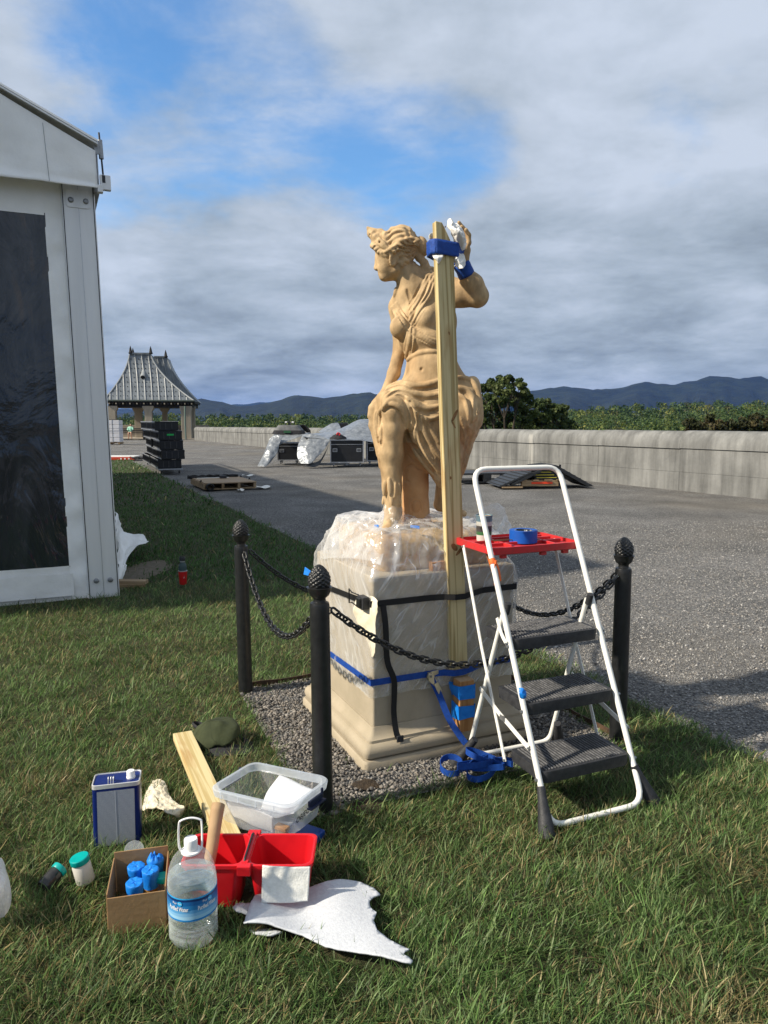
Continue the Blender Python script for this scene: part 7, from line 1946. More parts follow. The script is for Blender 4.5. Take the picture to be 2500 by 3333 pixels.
# rags and bag
def crumple(name, rows, mat, label, cat, amp, fr, nu=44, nv=44, sd=0, solid=.003, h=True):
    f = patch(rows, 0, 0); m_ = MB()
    def g(a, b):
        p = f(a, b); n = ridged(p * fr + Vector((sd, 1, 0))) * .7 + ridged(p * fr * 2.3 + Vector((0, sd, 2))) * .4 + mnoise.noise(p * fr * .6) * .5
        return p + Vector((.15, -.25, .9)) * (amp * n)
    m_.grid(g, nu, nv); p = f(.5, .5)
    return tag(m_.build(name, mat, loc=Vector((p.x, p.y, 0)), smooth=True, ang=180, solid=solid), label, cat)
g_ = lambda px, py, z: Gd(px, py, z)
crumple('cloth_rag', [[g_(498, 2545, .025), g_(515, 2540, .03), g_(535, 2548, .028), g_(545, 2568, .022)], [g_(478, 2578, .035), g_(505, 2568, .04), g_(530, 2580, .038), g_(552, 2594, .028)],
                      [g_(468, 2612, .035), g_(500, 2602, .045), g_(535, 2615, .04), g_(575, 2618, .04)], [g_(466, 2640, .03), g_(505, 2625, .05), g_(555, 2650, .05), g_(600, 2628, .05)], [g_(500, 2628, .03), g_(535, 2640, .04), g_(575, 2662, .03), g_(592, 2655, .02)]],
        MAT['cream_cloth'], 'crumpled off-white rag lying beside the solvent tin', 'rag', .009, 26, 60, 60)
crumple('plastic_bag', [[g_(-70, 2790, .10), g_(-30, 2785, .16), g_(5, 2800, .13), g_(20, 2840, .06)], [g_(-90, 2850, .13), g_(-40, 2850, .19), g_(10, 2870, .16), g_(34, 2895, .08)],
                        [g_(-90, 2930, .10), g_(-40, 2930, .15), g_(8, 2930, .12), g_(34, 2940, .05)], [g_(-80, 3000, .02), g_(-40, 3010, .03), g_(-5, 3000, .03), g_(20, 2980, .02)]],
        film('bag_plastic', (.9, .91, .93), .7, .25, 9, .2, .4, 16, .35, .2), 'white plastic bag at the left edge of the picture', 'bag', .012, 16)

# ================================================================ STATUE
def terracotta():
    m, N, L, b = nodes_mat('terracotta')
    b.inputs['Roughness'].default_value = .78; b.inputs['Specular IOR Level'].default_value = .3
    tc = N.new('ShaderNodeTexCoord')
    def noise(sc, det=5, st=(1, 1, 1)):
        mp = N.new('ShaderNodeMapping'); mp.inputs['Scale'].default_value = st; L.new(tc.outputs['Object'], mp.inputs[0])
        t = N.new('ShaderNodeTexNoise'); t.inputs['Scale'].default_value = sc; t.inputs['Detail'].default_value = det; L.new(mp.outputs[0], t.inputs['Vector']); return t.outputs['Fac']
    r = N.new('ShaderNodeValToRGB'); r.color_ramp.elements[0].position = .32; r.color_ramp.elements[0].color = (.36, .228, .112, 1)
    r.color_ramp.elements[1].position = .68; r.color_ramp.elements[1].color = (.575, .42, .243, 1)
    e = r.color_ramp.elements.new(.5); e.color = (.49, .342, .185, 1)
    L.new(noise(6, 8, (1, 1, .45)), r.inputs[0])
    r2 = N.new('ShaderNodeMapRange'); r2.inputs[1].default_value = .35; r2.inputs[2].default_value = .65; r2.inputs[3].default_value = .76; r2.inputs[4].default_value = 1.12
    L.new(noise(28, 6, (1, 1, .5)), r2.inputs[0])
    st = N.new('ShaderNodeMapRange'); st.inputs[1].default_value = .54; st.inputs[2].default_value = .70; st.inputs[4].default_value = .55
    L.new(noise(3.2, 8, (1, 1, .5)), st.inputs[0])
    gx = N.new('ShaderNodeMix'); gx.data_type = 'RGBA'; gx.inputs[7].default_value = (.34, .26, .165, 1); L.new(st.outputs[0], gx.inputs[0]); L.new(r.outputs[0], gx.inputs[6])
    vm = N.new('ShaderNodeVectorMath'); vm.operation = 'SCALE'; L.new(gx.outputs[2], vm.inputs[0]); L.new(r2.outputs[0], vm.inputs['Scale']); L.new(vm.outputs[0], b.inputs['Base Color'])
    bp = N.new('ShaderNodeBump'); bp.inputs['Strength'].default_value = .35; bp.inputs['Distance'].default_value = .004
    L.new(noise(70, 6), bp.inputs['Height']); L.new(bp.outputs[0], b.inputs['Normal'])
    return m
MAT['terracotta'] = terracotta()
MAT['terracotta_red'] = M('red_terracotta', (.42, .215, .09), .85, (.52, .30, .14), 9, detail=8, bump=.5, bscale=50, bdist=.006)
ST_Y = 3.75
class Clay:
    """an implicit solid on a grid: soft unions of limbs, masses and folds, skinned as one surface"""
    def __init__(s, lo, hi, h):
        s.lo = np.array(lo, np.float32); s.h = h
        s.n = np.ceil((np.array(hi) - s.lo) / h).astype(int) + 1
        s.D = np.full(s.n, .2, np.float32)
    def sl(s, a, b, pad):
        i0 = np.clip(np.floor((np.minimum(a, b) - pad - s.lo) / s.h).astype(int), 0, s.n - 1); i1 = np.clip(np.ceil((np.maximum(a, b) + pad - s.lo) / s.h).astype(int) + 1, 1, s.n)
        ax = [s.lo[k] + s.h * np.arange(i0[k], i1[k], dtype=np.float32) for k in range(3)]
        return tuple(slice(i0[k], i1[k]) for k in range(3)), np.meshgrid(*ax, indexing='ij', sparse=True)
    def put(s, S_, d, k, sub=False):
        D = s.D[S_]
        if sub:
            hh = np.clip(.5 - .5 * (D + d) / k, 0, 1); s.D[S_] = D * (1 - hh) + (-d) * hh + k * hh * (1 - hh)
        else:
            hh = np.clip(.5 + .5 * (D - d) / k, 0, 1); s.D[S_] = D * (1 - hh) + d * hh - k * hh * (1 - hh)
    def cap(s, a, b, ra, rb, k=.012, sub=False):
        a, b = np.array(a, np.float32), np.array(b, np.float32); S_, (X, Y, Zc) = s.sl(a, b, max(ra, rb) + k * 2 + s.h * 2)
        ab = b - a; L2 = max(float(ab @ ab), 1e-9)
        t = np.clip(((X - a[0]) * ab[0] + (Y - a[1]) * ab[1] + (Zc - a[2]) * ab[2]) / L2, 0, 1)
        d = np.sqrt((X - a[0] - t * ab[0]) ** 2 + (Y - a[1] - t * ab[1]) ** 2 + (Zc - a[2] - t * ab[2]) ** 2) - (ra + (rb - ra) * t)
        s.put(S_, d, k, sub)
    def ell(s, c, r, k=.012, rot=None, sub=False):
        c = np.array(c, np.float32); r = np.array(r, np.float32); R_ = np.array((rot or Matrix.Identity(3)).transposed(), np.float32); m = float(r.max())
        S_, (X, Y, Zc) = s.sl(c, c, m + k * 2 + s.h * 2)
        x, y, z = X - c[0], Y - c[1], Zc - c[2]
        p = [R_[i, 0] * x + R_[i, 1] * y + R_[i, 2] * z for i in range(3)]
        k0 = np.sqrt((p[0] / r[0]) ** 2 + (p[1] / r[1]) ** 2 + (p[2] / r[2]) ** 2) + 1e-6
        k1 = np.sqrt((p[0] / r[0] ** 2) ** 2 + (p[1] / r[1] ** 2) ** 2 + (p[2] / r[2] ** 2) ** 2) + 1e-6
        s.put(S_, k0 * (k0 - 1) / k1, k, sub)
    def line(s, pts, rr, k=.008, sub=False):
        for i in range(len(pts) - 1): s.cap(pts[i], pts[i + 1], rr[i], rr[i + 1], k, sub)
    def hit(s, px, py, Y0=3.35, Y1=4.15):
        """front surface of the clay in the direction of a traced point"""
        ys = np.arange(Y0, Y1, s.h * .5); q = np.array([S(px, py, float(y)) for y in ys])
        ii = np.clip(np.round((q - s.lo) / s.h).astype(int), 0, s.n - 1); d = s.D[ii[:, 0], ii[:, 1], ii[:, 2]]
        w = np.where(d < 0)[0]
        return Vector(q[w[0]]) if len(w) else None
    def skin(s):
        D = s.D; n = D.shape; neg = D < 0
        cnt = np.zeros(np.array(n) - 1, np.int8); cn = (slice(0, -1), slice(1, None))
        for i in (0, 1):
            for j in (0, 1):
                for k in (0, 1): cnt += neg[cn[i], cn[j], cn[k]]
        act = (cnt > 0) & (cnt < 8); idx = np.argwhere(act); lut = np.full(act.shape, -1, np.int64); lut[act] = np.arange(len(idx))
        acc = np.zeros((len(idx), 3)); num = np.zeros(len(idx))
        C8 = [(i, j, k) for i in (0, 1) for j in (0, 1) for k in (0, 1)]
        val = np.stack([D[idx[:, 0] + c[0], idx[:, 1] + c[1], idx[:, 2] + c[2]] for c in C8], 1)
        for a in range(8):
            for b in range(a + 1, 8):
                df = np.array(C8[b]) - np.array(C8[a])
                if np.abs(df).sum() != 1: continue
                va, vb_ = val[:, a], val[:, b]; cr = (va < 0) != (vb_ < 0); t = np.where(cr, va / (va - vb_ + 1e-12), 0)
                acc += np.where(cr[:, None], np.array(C8[a]) + t[:, None] * df, 0); num += cr
        P_ = s.lo + s.h * (idx + acc / num[:, None])
        faces = []
        for ax in range(3):
            o = [1, 1, 1]; o[ax] = 0
            s0 = [slice(o[k], n[k] - 1) for k in range(3)]; s1 = list(s0); s1[ax] = slice(1, n[ax])
            s0[ax] = slice(0, n[ax] - 1)
            A = neg[tuple(s0)]; B = neg[tuple(s1)]; e = np.argwhere(A != B)
            fl = A[e[:, 0], e[:, 1], e[:, 2]]; g = e + np.array(o)
            u, v = [k for k in range(3) if k != ax]
            def cell(du, dv):
                q = g.copy(); q[:, u] -= du; q[:, v] -= dv; return lut[q[:, 0], q[:, 1], q[:, 2]]
            f = np.stack([cell(1, 1), cell(0, 1), cell(0, 0), cell(1, 0)], 1)
            sw = (fl if ax != 1 else ~fl)
            f[~sw] = f[~sw][:, ::-1]; faces.append(f)
        return P_, np.concatenate(faces)
def statue():
    PX = ST_Y / 2400.0
    lo = S(1178, 1760, ST_Y + .0); hi = S(1600, 715, ST_Y)
    cl = Clay((lo.x - .02, ST_Y - .30, 1.0), (hi.x + .04, ST_Y + .24, hi.z + .01), .0036)
    T = lambda px, py, d: tuple(S(px, py, ST_Y + d))
    C = lambda a, b, ra, rb, k=14: cl.cap(T(*a), T(*b), ra * PX, rb * PX, k * PX)
    E = lambda c, r, k=14, rot=None: cl.ell(T(*c), (r[0] * PX, r[2] * PX, r[1] * PX), k * PX, rot)
    RY = lambda d: Matrix.Rotation(R(d), 3, 'Y')
    # ---- pelvis, torso
    E((1412, 1262, .02), (104, 78, 82), 30)
    C((1408, 1240, .01), (1398, 1130, .02), 84, 74, 30)
    E((1410, 1205, -.035), (78, 60, 60), 25)                          # belly
    E((1388, 1050, .03), (98, 100, 68), 30)                           # rib cage
    E((1380, 965, .035), (92, 52, 56), 26)                            # upper chest
    C((1318, 975, .045), (1302, 1000, .055), 36, 35, 22)              # her right shoulder
    C((1408, 925, .03), (1440, 940, .02), 44, 46, 24)                 # raised shoulder
    C((1340, 905, .03), (1402, 912, .035), 34, 32, 22)                # trapezius
    E((1303, 1066, -.045), (33, 36, 36), 16)                          # breasts
    E((1385, 1040, -.060), (37, 37, 34), 16)
    # ---- neck and head, turned to the left
    C((1312, 862, .005), (1338, 935, .015), 33, 42, 18)
    C((1330, 880, .02), (1365, 915, .03), 26, 34, 20)
    E((1304, 793, 0), (55, 56, 50), 14)
    E((1272, 838, 0), (50, 52, 43), 16)                               # face mass
    E((1258, 872, 0), (28, 34, 31), 14)
    C((1254, 898, 0), (1288, 884, .0), 14, 22, 12)                    # jaw
    C((1254, 898, -.018), (1292, 876, -.036), 10, 12, 14); C((1254, 898, .018), (1292, 876, .036), 10, 12, 14)
    C((1256, 895, 0), (1286, 890, 0), 17, 20, 10)
    E((1247, 900, 0), (11, 11, 14), 8)                                # chin
    C((1229, 838, 0), (1223, 872, 0), 4.5, 6.5, 6)                    # nose
    E((1226, 876, 0), (6, 4.5, 9), 4)
    E((1236, 887, 0), (6, 3.2, 12), 3); E((1237, 893.5, 0), (6, 3.4, 11), 3)   # lips
    for d in (-1, 1):
        cl.ell(T(1238, 851, d * .021), (7 * PX, 9 * PX, 5 * PX), 4 * PX, None, True)      # eye hollow
        E((1240, 851, d * .019), (7, 4.6, 7), 2)                                            # eyeball
        C((1227, 841, d * .010), (1246, 838, d * .034), 4, 4, 5)                            # brow
        E((1252, 872, d * .030), (16, 15, 12), 12)                                          # cheek
    # ear
    ring = [T(1279 + 9 * math.cos(a), 846 + 17 * math.sin(a), -.068 + .008 * math.cos(a)) for a in np.linspace(0, 6.283, 13)]
    cl.line(ring, [3.6 * PX] * 13, 3 * PX); E((1277, 861, -.066), (5, 6, 5), 4); E((1279, 846, -.058), (8, 15, 8), 5)
    # bun and lock
    E((1372, 800, 0), (21, 29, 24), 8, RY(-12)); E((1380, 812, -.005), (16, 20, 18), 8)
    cl.line([T(1348, 815, 0), T(1364, 838, 0), T(1382, 856, .0), T(1388, 872, .0), T(1383, 892, .01)], [15 * PX, 11 * PX, 11 * PX, 11 * PX, 11 * PX], 8 * PX)
    # diadem: a crown of leaves from temple to temple
    for d in np.linspace(-.062, .062, 9):
        sh = 34 * (abs(d) / .062) ** 2
        C((1203 + sh * .9, 752 + sh * .9, d), (1236 + sh, 812, d), 5.5, 11, 7)
        C((1212 + sh, 800, d), (1245 + sh, 818, d), 8, 11, 8)
    for d in (-.036, -.018, 0, .018, .036):
        s_ = 22 * (abs(d) / .036) ** 2
        C((1208 + s_, 758 + s_ * .5, d), (1240 + s_ * .5, 800, d), 9, 20, 8); C((1232 + s_, 772, d), (1256, 800, d), 12, 16, 8)
    cl.line([T(1197, 741, 0), T(1206, 762, 0), T(1232, 772, 0)], [2.5 * PX, 8 * PX, 10 * PX], 8 * PX)
    cl.line([T(1197, 741, -.004), T(1238, 752, -.03), T(1262, 770, -.05)], [2.5 * PX, 6 * PX, 9 * PX], 8 * PX)
    # ---- raised arm
    C((1435, 940, .02), (1500, 955, -.03), 45, 41, 18); C((1500, 955, -.03), (1552, 966, -.065), 41, 33, 16)
    C((1556, 962, -.068), (1540, 925, -.085), 33, 31, 12); C((1540, 925, -.085), (1508, 880, -.105), 30, 20, 12)
    C((1508, 880, -.105), (1503, 845, -.115), 19, 20, 10); C((1503, 845, -.115), (1510, 815, -.12), 20, 21, 10)
    for pts, r in (([(1516, 815, -.135), (1526, 790, -.145), (1526, 765, -.15), (1517, 748, -.16)], 8), ([(1512, 812, -.115), (1520, 782, -.12), (1517, 752, -.13), (1503, 738, -.14)], 8),
                   ([(1508, 810, -.10), (1512, 775, -.10), (1507, 742, -.11), (1494, 724, -.12)], 7.5), ([(1502, 812, -.085), (1502, 780, -.08), (1496, 752, -.085), (1486, 738, -.09)], 6.5), ([(1500, 838, -.145), (1486, 815, -.17), (1480, 795, -.18)], 8)):
        cl.line([T(*p) for p in pts], [r * PX, r * PX * .95, r * PX * .85, r * PX * .7][:len(pts)], 4 * PX)
    # ---- lowered arm, hand on the drapery
    C((1302, 1000, .055), (1304, 1130, .075), 34, 23, 14); C((1304, 1130, .075), (1282, 1215, .04), 22, 20, 12); C((1282, 1215, .04), (1250, 1285, -.01), 19, 14, 12)
    C((1248, 1285, -.01), (1224, 1312, -.04), 14, 14, 8)
    for i in range(4): cl.line([T(1228 - 3 * i, 1308 + 2 * i, -.05 + .012 * i), T(1212 - 2 * i, 1326 + 3 * i, -.06 + .014 * i), T(1203 - i, 1352 + 2 * i, -.06 + .014 * i)], [6.5 * PX, 6 * PX, 4.5 * PX], 4 * PX)
    # ---- legs
    C((1385, 1275, -.02), (1284, 1318, -.130), 78, 44, 20)            # her right thigh
    C((1281, 1332, -.14), (1277, 1400, -.13), 36, 35, 10); C((1277, 1400, -.13), (1272, 1480, -.11), 35, 39, 12); C((1272, 1480, -.11), (1276, 1585, -.11), 39, 30, 12); C((1276, 1585, -.11), (1280, 1660, -.11), 30, 27, 12)
    E((1280, 1340, -.165), (27, 32, 24), 10)                          # knee cap
    C((1280, 1672, -.11), (1262, 1722, -.19), 27, 18, 12); C((1262, 1722, -.19), (1255, 1732, -.23), 18, 12, 10)
    C((1440, 1285, .0), (1490, 1350, -.03), 88, 82, 26)               # her left thigh under drapery
    C((1480, 1370, -.01), (1468, 1500, .03), 74, 46, 26); C((1468, 1500, .03), (1462, 1560, .02), 46, 40, 18)
    C((1452, 1540, .09), (1434, 1640, .115), 30, 22, 12); C((1434, 1645, .115), (1508, 1672, .05), 20, 12, 12)
    # ---- stump
    C((1352, 1430, .02), (1350, 1580, .0), 56, 42, 18); C((1350, 1580, .0), (1354, 1715, .0), 42, 50, 16)
    C((1354, 1700, .0), (1400, 1722, .0), 34, 20, 20)
    E((1392, 1300, -.04), (88, 62, 66), 24)                           # lap
    C((1345, 1330, -.12), (1395, 1470, -.085), 42, 36, 20); C((1395, 1470, -.085), (1445, 1560, -.045), 36, 30, 18)
    C((1400, 1340, -.10), (1450, 1470, -.07), 50, 48, 22)
    C((1250, 1300, -.09), (1236, 1400, -.075), 26, 17, 14); C((1236, 1400, -.075), (1238, 1520, -.085), 16, 5, 10)
    C((1218, 1330, -.055), (1214, 1385, -.05), 18, 13, 12); C((1214, 1385, -.05), (1230, 1480, -.07), 12, 5, 10)
    E((1520, 1300, .0), (46, 64, 62), 22); C((1540, 1300, 0), (1538, 1390, .01), 24, 20, 14); C((1530, 1400, .01), (1500, 1535, .03), 26, 10, 14)
    E((1540, 1255, .02), (22, 30, 40), 18)
    # cloth over the rib cage
    E((1388, 1110, .0), (86, 44, 74), 18)
    # ---- folds laid on the surface
    def fold(pts, r, k=3.2, sink=.22, sub=False, taper=True):
        pts = [Vector((x, y, 0)) for x, y in pts]; pts = catmull(pts, 6); out = []; rad = []
        n = len(pts)
        for i, p in enumerate(pts):
            h = cl.hit(p.x, p.y)
            if h is None: continue
            rr = r * PX * ((.45 + .55 * math.sin(math.pi * (i + .5) / n) ** .6) if taper else 1)
            d = (h - Vector((0, 0, CAM_H))).normalized()
            out.append(tuple(h + d * (rr * sink))); rad.append(rr)
        # smooth the depth
        o = np.array(out)
        for _ in range(3): o[1:-1] = (o[:-2] + 2 * o[1:-1] + o[2:]) / 4
        # drop jumps between separate surfaces
        for i in range(len(o) - 1):
            if np.linalg.norm(o[i + 1] - o[i]) < .05: cl.cap(o[i], o[i + 1], rad[i], rad[i + 1], k * PX, sub)
    W = fold
    # rolled cloth round the hips
    W([(1252, 1285), (1275, 1258), (1305, 1247), (1350, 1256), (1395, 1252), (1430, 1238)], 11)
    W([(1246, 1308), (1262, 1276), (1300, 1262), (1345, 1280), (1390, 1290), (1432, 1282)], 12)
    W([(1248, 1330), (1258, 1298), (1298, 1278), (1340, 1300), (1380, 1330), (1430, 1322)], 11)
    W([(1325, 1292), (1350, 1318), (1378, 1345), (1405, 1352), (1432, 1340)], 11)
    W([(1340, 1312), (1360, 1342), (1392, 1362), (1430, 1356)], 9)
    W([(1490, 1228), (1525, 1235), (1548, 1262), (1560, 1305), (1555, 1345)], 10)
    W([(1490, 1262), (1520, 1272), (1538, 1300), (1543, 1340), (1535, 1372)], 11)
    W([(1490, 1285), (1512, 1300), (1522, 1330), (1528, 1370)], 9)
    W([(1552, 1350), (1545, 1390), (1530, 1440), (1515, 1500), (1508, 1540)], 7)
    W([(1500, 1360), (1515, 1410), (1512, 1470), (1504, 1530)], 6)
    # cloth over the knee and the long falls between the legs
    W([(1245, 1334), (1254, 1320), (1268, 1314), (1290, 1320), (1306, 1336), (1316, 1365), (1319, 1402)], 9, 2.5, .1)
    W([(1250, 1322), (1266, 1302), (1290, 1302), (1312, 1322), (1322, 1355), (1325, 1395)], 10, 4)
    W([(1252, 1342), (1268, 1326), (1290, 1333), (1304, 1352), (1311, 1385)], 4, 2, -.2, True)
    W([(1240, 1330), (1234, 1360), (1236, 1400), (1240, 1440)], 9)
    W([(1225, 1340), (1222, 1380), (1230, 1430), (1236, 1500)], 6)
    W([(1322, 1310), (1345, 1345), (1352, 1395), (1352, 1440)], 12)
    W([(1318, 1395), (1332, 1430), (1362, 1480), (1396, 1525), (1430, 1565)], 9, 4)
    W([(1352, 1330), (1364, 1390), (1370, 1430), (1392, 1480), (1432, 1535)], 11)
    W([(1372, 1350), (1380, 1400), (1405, 1450), (1436, 1490)], 9)
    W([(1385, 1358), (1405, 1400), (1432, 1440)], 8)
    for p in ([(1338, 1330), (1348, 1372), (1338, 1412)], [(1362, 1350), (1366, 1400), (1378, 1448), (1412, 1508)], [(1345, 1440), (1378, 1490), (1415, 1535)], [(1262, 1292), (1300, 1271), (1345, 1292), (1385, 1312)], [(1256, 1270), (1300, 1254), (1350, 1268), (1425, 1262)], [(1360, 1330), (1395, 1345), (1430, 1332)], [(1368, 1408), (1382, 1446), (1412, 1490)], [(1500, 1275), (1524, 1300), (1534, 1345), (1530, 1385)], [(1545, 1275), (1550, 1310), (1546, 1350)], [(1520, 1390), (1520, 1440), (1508, 1500)], [(1322, 1400), (1340, 1436), (1372, 1480)], [(1335, 1308), (1362, 1336), (1395, 1352), (1428, 1346)], [(1240, 1350), (1243, 1400), (1242, 1450)], [(1228, 1350), (1226, 1390), (1233, 1440)]):
        W(p, 6, 3, -.1, True)
    # chest: shoulder strap of cloth, diagonal sash, under-bust gathers
    W([(1402, 884), (1398, 930), (1380, 965), (1358, 1000), (1343, 1030), (1348, 1056)], 10, 4)
    W([(1390, 890), (1380, 940), (1358, 975), (1338, 1015), (1338, 1045)], 7, 4)
    W([(1412, 890), (1408, 945), (1385, 985), (1362, 1015), (1350, 1045)], 7, 4)
    W([(1396, 905), (1388, 945), (1366, 982), (1346, 1020)], 3.5, 3, -.3, True)
    for dx in (-7, 0, 7): W([(1284 + dx, 996 - dx), (1308 + dx, 1038 - dx), (1335 + dx, 1072 - dx), (1375 + dx, 1098 - dx), (1420 + dx, 1120 - dx)], 6, 2.5, .35, taper=False)
    W([(1340, 1062), (1336, 1100), (1330, 1140), (1322, 1168)], 9, 4); W([(1350, 1070), (1346, 1110), (1340, 1150), (1330, 1174)], 7, 4); W([(1330, 1075), (1322, 1115), (1318, 1150)], 5, 4)
    W([(1325, 1172), (1360, 1152), (1395, 1145), (1428, 1146)], 7, 4)
    pass
    for q in ([(1341, 1068), (1341, 1110), (1334, 1155)], [(1374, 925), (1352, 965), (1332, 1010)], [(1300, 1035), (1330, 1080), (1372, 1108), (1415, 1130)], [(1300, 1010), (1330, 1048), (1370, 1080), (1415, 1100)]): W(q, 2.6, 2.5, .0, True)
    W([(1286, 962), (1292, 940), (1288, 950), (1284, 965)], 6, 3)
    W([(1395, 880), (1404, 874), (1414, 878)], 6, 3)
    # navel and sternum
    h = cl.hit(1372, 1202)
    if h: cl.ell(h, (5 * PX, 6 * PX, 6 * PX), 4 * PX, None, True)
    W([(1325, 945), (1335, 975), (1338, 1010)], 4, 6, -.4, True)
    # hair: waves, braid
    for i, pts in enumerate([[(1250, 765), (1275, 745), (1305, 740), (1335, 752)], [(1256, 778), (1280, 757), (1312, 752), (1345, 772)], [(1264, 790), (1288, 770), (1318, 765), (1348, 785)], [(1272, 800), (1298, 784), (1322, 778)], [(1262, 756), (1290, 742), (1318, 741)],
                             [(1290, 838), (1308, 858), (1325, 862)], [(1300, 828), (1318, 850), (1338, 850)], [(1312, 818), (1328, 840), (1346, 838)], [(1326, 808), (1340, 828), (1352, 826)], [(1296, 850), (1310, 868)], [(1318, 806), (1334, 834), (1348, 846)], [(1306, 822), (1322, 846), (1336, 860)]]):
        W(pts, 5, 3, .25)
    bp_pts = [Vector((x, y, 0)) for x, y in catmull([Vector((1222, 806, 0)), Vector((1240, 822, 0)), Vector((1262, 822, 0)), Vector((1285, 805, 0)), Vector((1310, 788, 0)), Vector((1340, 782, 0)), Vector((1356, 790, 0))], 4)] if False else catmull([Vector((1222, 806, 0)), Vector((1240, 822, 0)), Vector((1262, 822, 0)), Vector((1285, 805, 0)), Vector((1310, 788, 0)), Vector((1340, 782, 0)), Vector((1356, 790, 0))], 4)
    for i, p in enumerate(bp_pts):
        hh = cl.hit(p.x, p.y + (5 if i % 2 else -5))
        if hh is None: continue
        cl.ell(hh, (13 * PX, 7 * PX, 6.5 * PX), 3.5 * PX, RY(48 if i % 2 else -20))
    for pts in ([(1235, 776), (1248, 790), (1262, 806)], [(1222, 786), (1240, 798), (1255, 812)], [(1240, 764), (1258, 778)]): W(pts, 4.5, 3, .3)
    for (x, y, r) in ((1204, 764, 3), (1236, 788, 3), (1220, 802, 3.5)):
        hh = cl.hit(x, y)
        if hh: cl.ell(hh, (r * PX, 6 * PX, r * PX), 2 * PX, None, True)
    # leaves of the boot, carving on the stump
    for (x, y, a, w, l) in ((1252, 1590, 6, 7, 26), (1268, 1585, -3, 8, 30), (1286, 1596, 4, 7, 26), (1300, 1588, -8, 6, 24), (1250, 1622, 12, 6, 22), (1300, 1622, -14, 6, 22), (1276, 1618, 0, 7, 26)):
        hh = cl.hit(x, y)
        if hh: cl.ell(hh, (w * PX, 5 * PX, l * PX), 2 * PX, RY(a))
    for q in ([(1260, 1570), (1260, 1612)], [(1279, 1570), (1279, 1612)], [(1293, 1572), (1293, 1612)]): W(q, 2.5, 2, -.2, True)
    W([(1336 + 0, 1668), (1334, 1640), (1345, 1624), (1362, 1624), (1374, 1640), (1374, 1664)], 3, 2, .1, taper=False)
    hh = cl.hit(1355, 1648)
    if hh: cl.ell(hh, (14 * PX, 6 * PX, 18 * PX), 3 * PX)
    W([(1345, 1668), (1346, 1690), (1354, 1700)], 4, 2); W([(1366, 1670), (1362, 1690), (1372, 1696)], 4, 2)
    for q in ([(1322, 1520), (1340, 1512), (1372, 1530)], [(1316, 1560), (1334, 1570)], [(1330, 1480), (1350, 1500)]): W(q, 2.5, 3, -.3, True)
    # carved strands of hair running to the knot, and small secondary folds in the cloth
    c_, s_ = math.cos(TILT), math.sin(TILT)
    def carve(x0, y0, x1, y1, d0, d1, fn):
        p, q = np.array(T(x0, y1, d0)), np.array(T(x1, y0, d1))
        S_, (X, Y, Zc) = cl.sl(np.minimum(p, q), np.maximum(p, q), 0.0)
        dep = Y * c_ - (Zc - CAM_H) * s_; px = 1250 + 2400 * X / dep + 0 * Zc; py = 1666.5 - 2400 * (Y * s_ + (Zc - CAM_H) * c_) / dep + 0 * X
        cl.D[S_] += fn(px, py, X + 0 * px, Y + 0 * px, Zc + 0 * px).astype(np.float32)
    def hair(px, py, X, Y, Zc):
        th = np.arctan2(py - 806, 1385 - px); r = np.hypot(px - 1385, py - 806)
        m = (py < np.interp(px, [1225, 1262, 1290, 1300, 1350], [760, 800, 822, 872, 862])) & (px > 1240) & (px < 1352)
        return m * .0022 * np.sin(26 * th + 2.2 * np.sin(r * .09) + 1.6 * np.sin(py * .07))
    carve(1230, 730, 1360, 875, -.12, .02, hair)
    def cloth(px, py, X, Y, Zc):
        u = (px - 1370) * .80 + (py - 1320) * -.46; v = (px - 1370) * .46 + (py - 1320) * .80
        bare = (px < 1322) & (py > 1338); m = np.clip((py - 1350) / 40, 0, 1) * (py < 1570) * ~bare * (Y < ST_Y + .02)
        m = m * ~((px < 1408) & (px > 1300) & (py > 1440 + (px - 1318) * 1.1))
        return m * (.0013 * np.sin(u * .17 + 1.2 * np.sin(v * .017)) + .0006 * np.sin(u * .43 + 1.5 * np.sin(v * .025)))
    carve(1190, 1235, 1570, 1572, -.26, .02, cloth)
    def torso(px, py, X, Y, Zc):
        m = (px > 1330) & (px < 1430) & (py > 885) & (py < 1060) & (px > 1432 - (py - 885) * .62 - 40) & (px < 1432 - (py - 885) * .50 + 12)
        u = (px - 1400) * .86 + (py - 890) * .5
        return m * .0014 * np.sin(u * .55 + 1.2 * np.sin(py * .05))
    carve(1330, 885, 1430, 1060, -.2, .0, torso)
    P_, F_ = cl.skin()
    cen = P_[F_[:, 0]]; zs_ = S(1350, 1440, ST_Y).z; xs0 = S(1310, 1600, ST_Y).x; xs1 = S(1408, 1600, ST_Y).x
    on_stump = (cen[:, 2] < zs_) & (cen[:, 0] > xs0) & (cen[:, 0] < xs1) & (cen[:, 1] > ST_Y - .105) & (cen[:, 1] < ST_Y + .07)
    t = thing('terracotta_statue', PED_C + Z * TOP, 'terracotta statue of a draped seated woman with raised arm on the pedestal', 'statue')
    o = np_mesh('figure', P_, F_, 4, MAT['terracotta'], parent=t, smooth=True)
    o.data.materials.append(MAT['terracotta_red']); o.data.polygons.foreach_set('material_index', on_stump.astype(np.int32))
    # moulded terracotta base under the sheeting
    m_ = loft_sq([(.298, .05, TOP + .001), (.302, .05, TOP + .05), (.302, .05, 1.02), (.292, .055, 1.045), (.26, .08, 1.062), (.15, .12, 1.072)])
    m_.build('base', MAT['terracotta'], t, smooth=True, ang=45)
    m_ = MB(); c = S(1082, 1716, 3.98); m_.lathe([(0, 0), (.018, .006), (.024, .03), (.018, .055), (0, .065)], c - Z * .02, 14, (.6, .1, .5)); m_.build('base_ornament', MAT['terracotta'], t, smooth=True, ang=180)
statue()
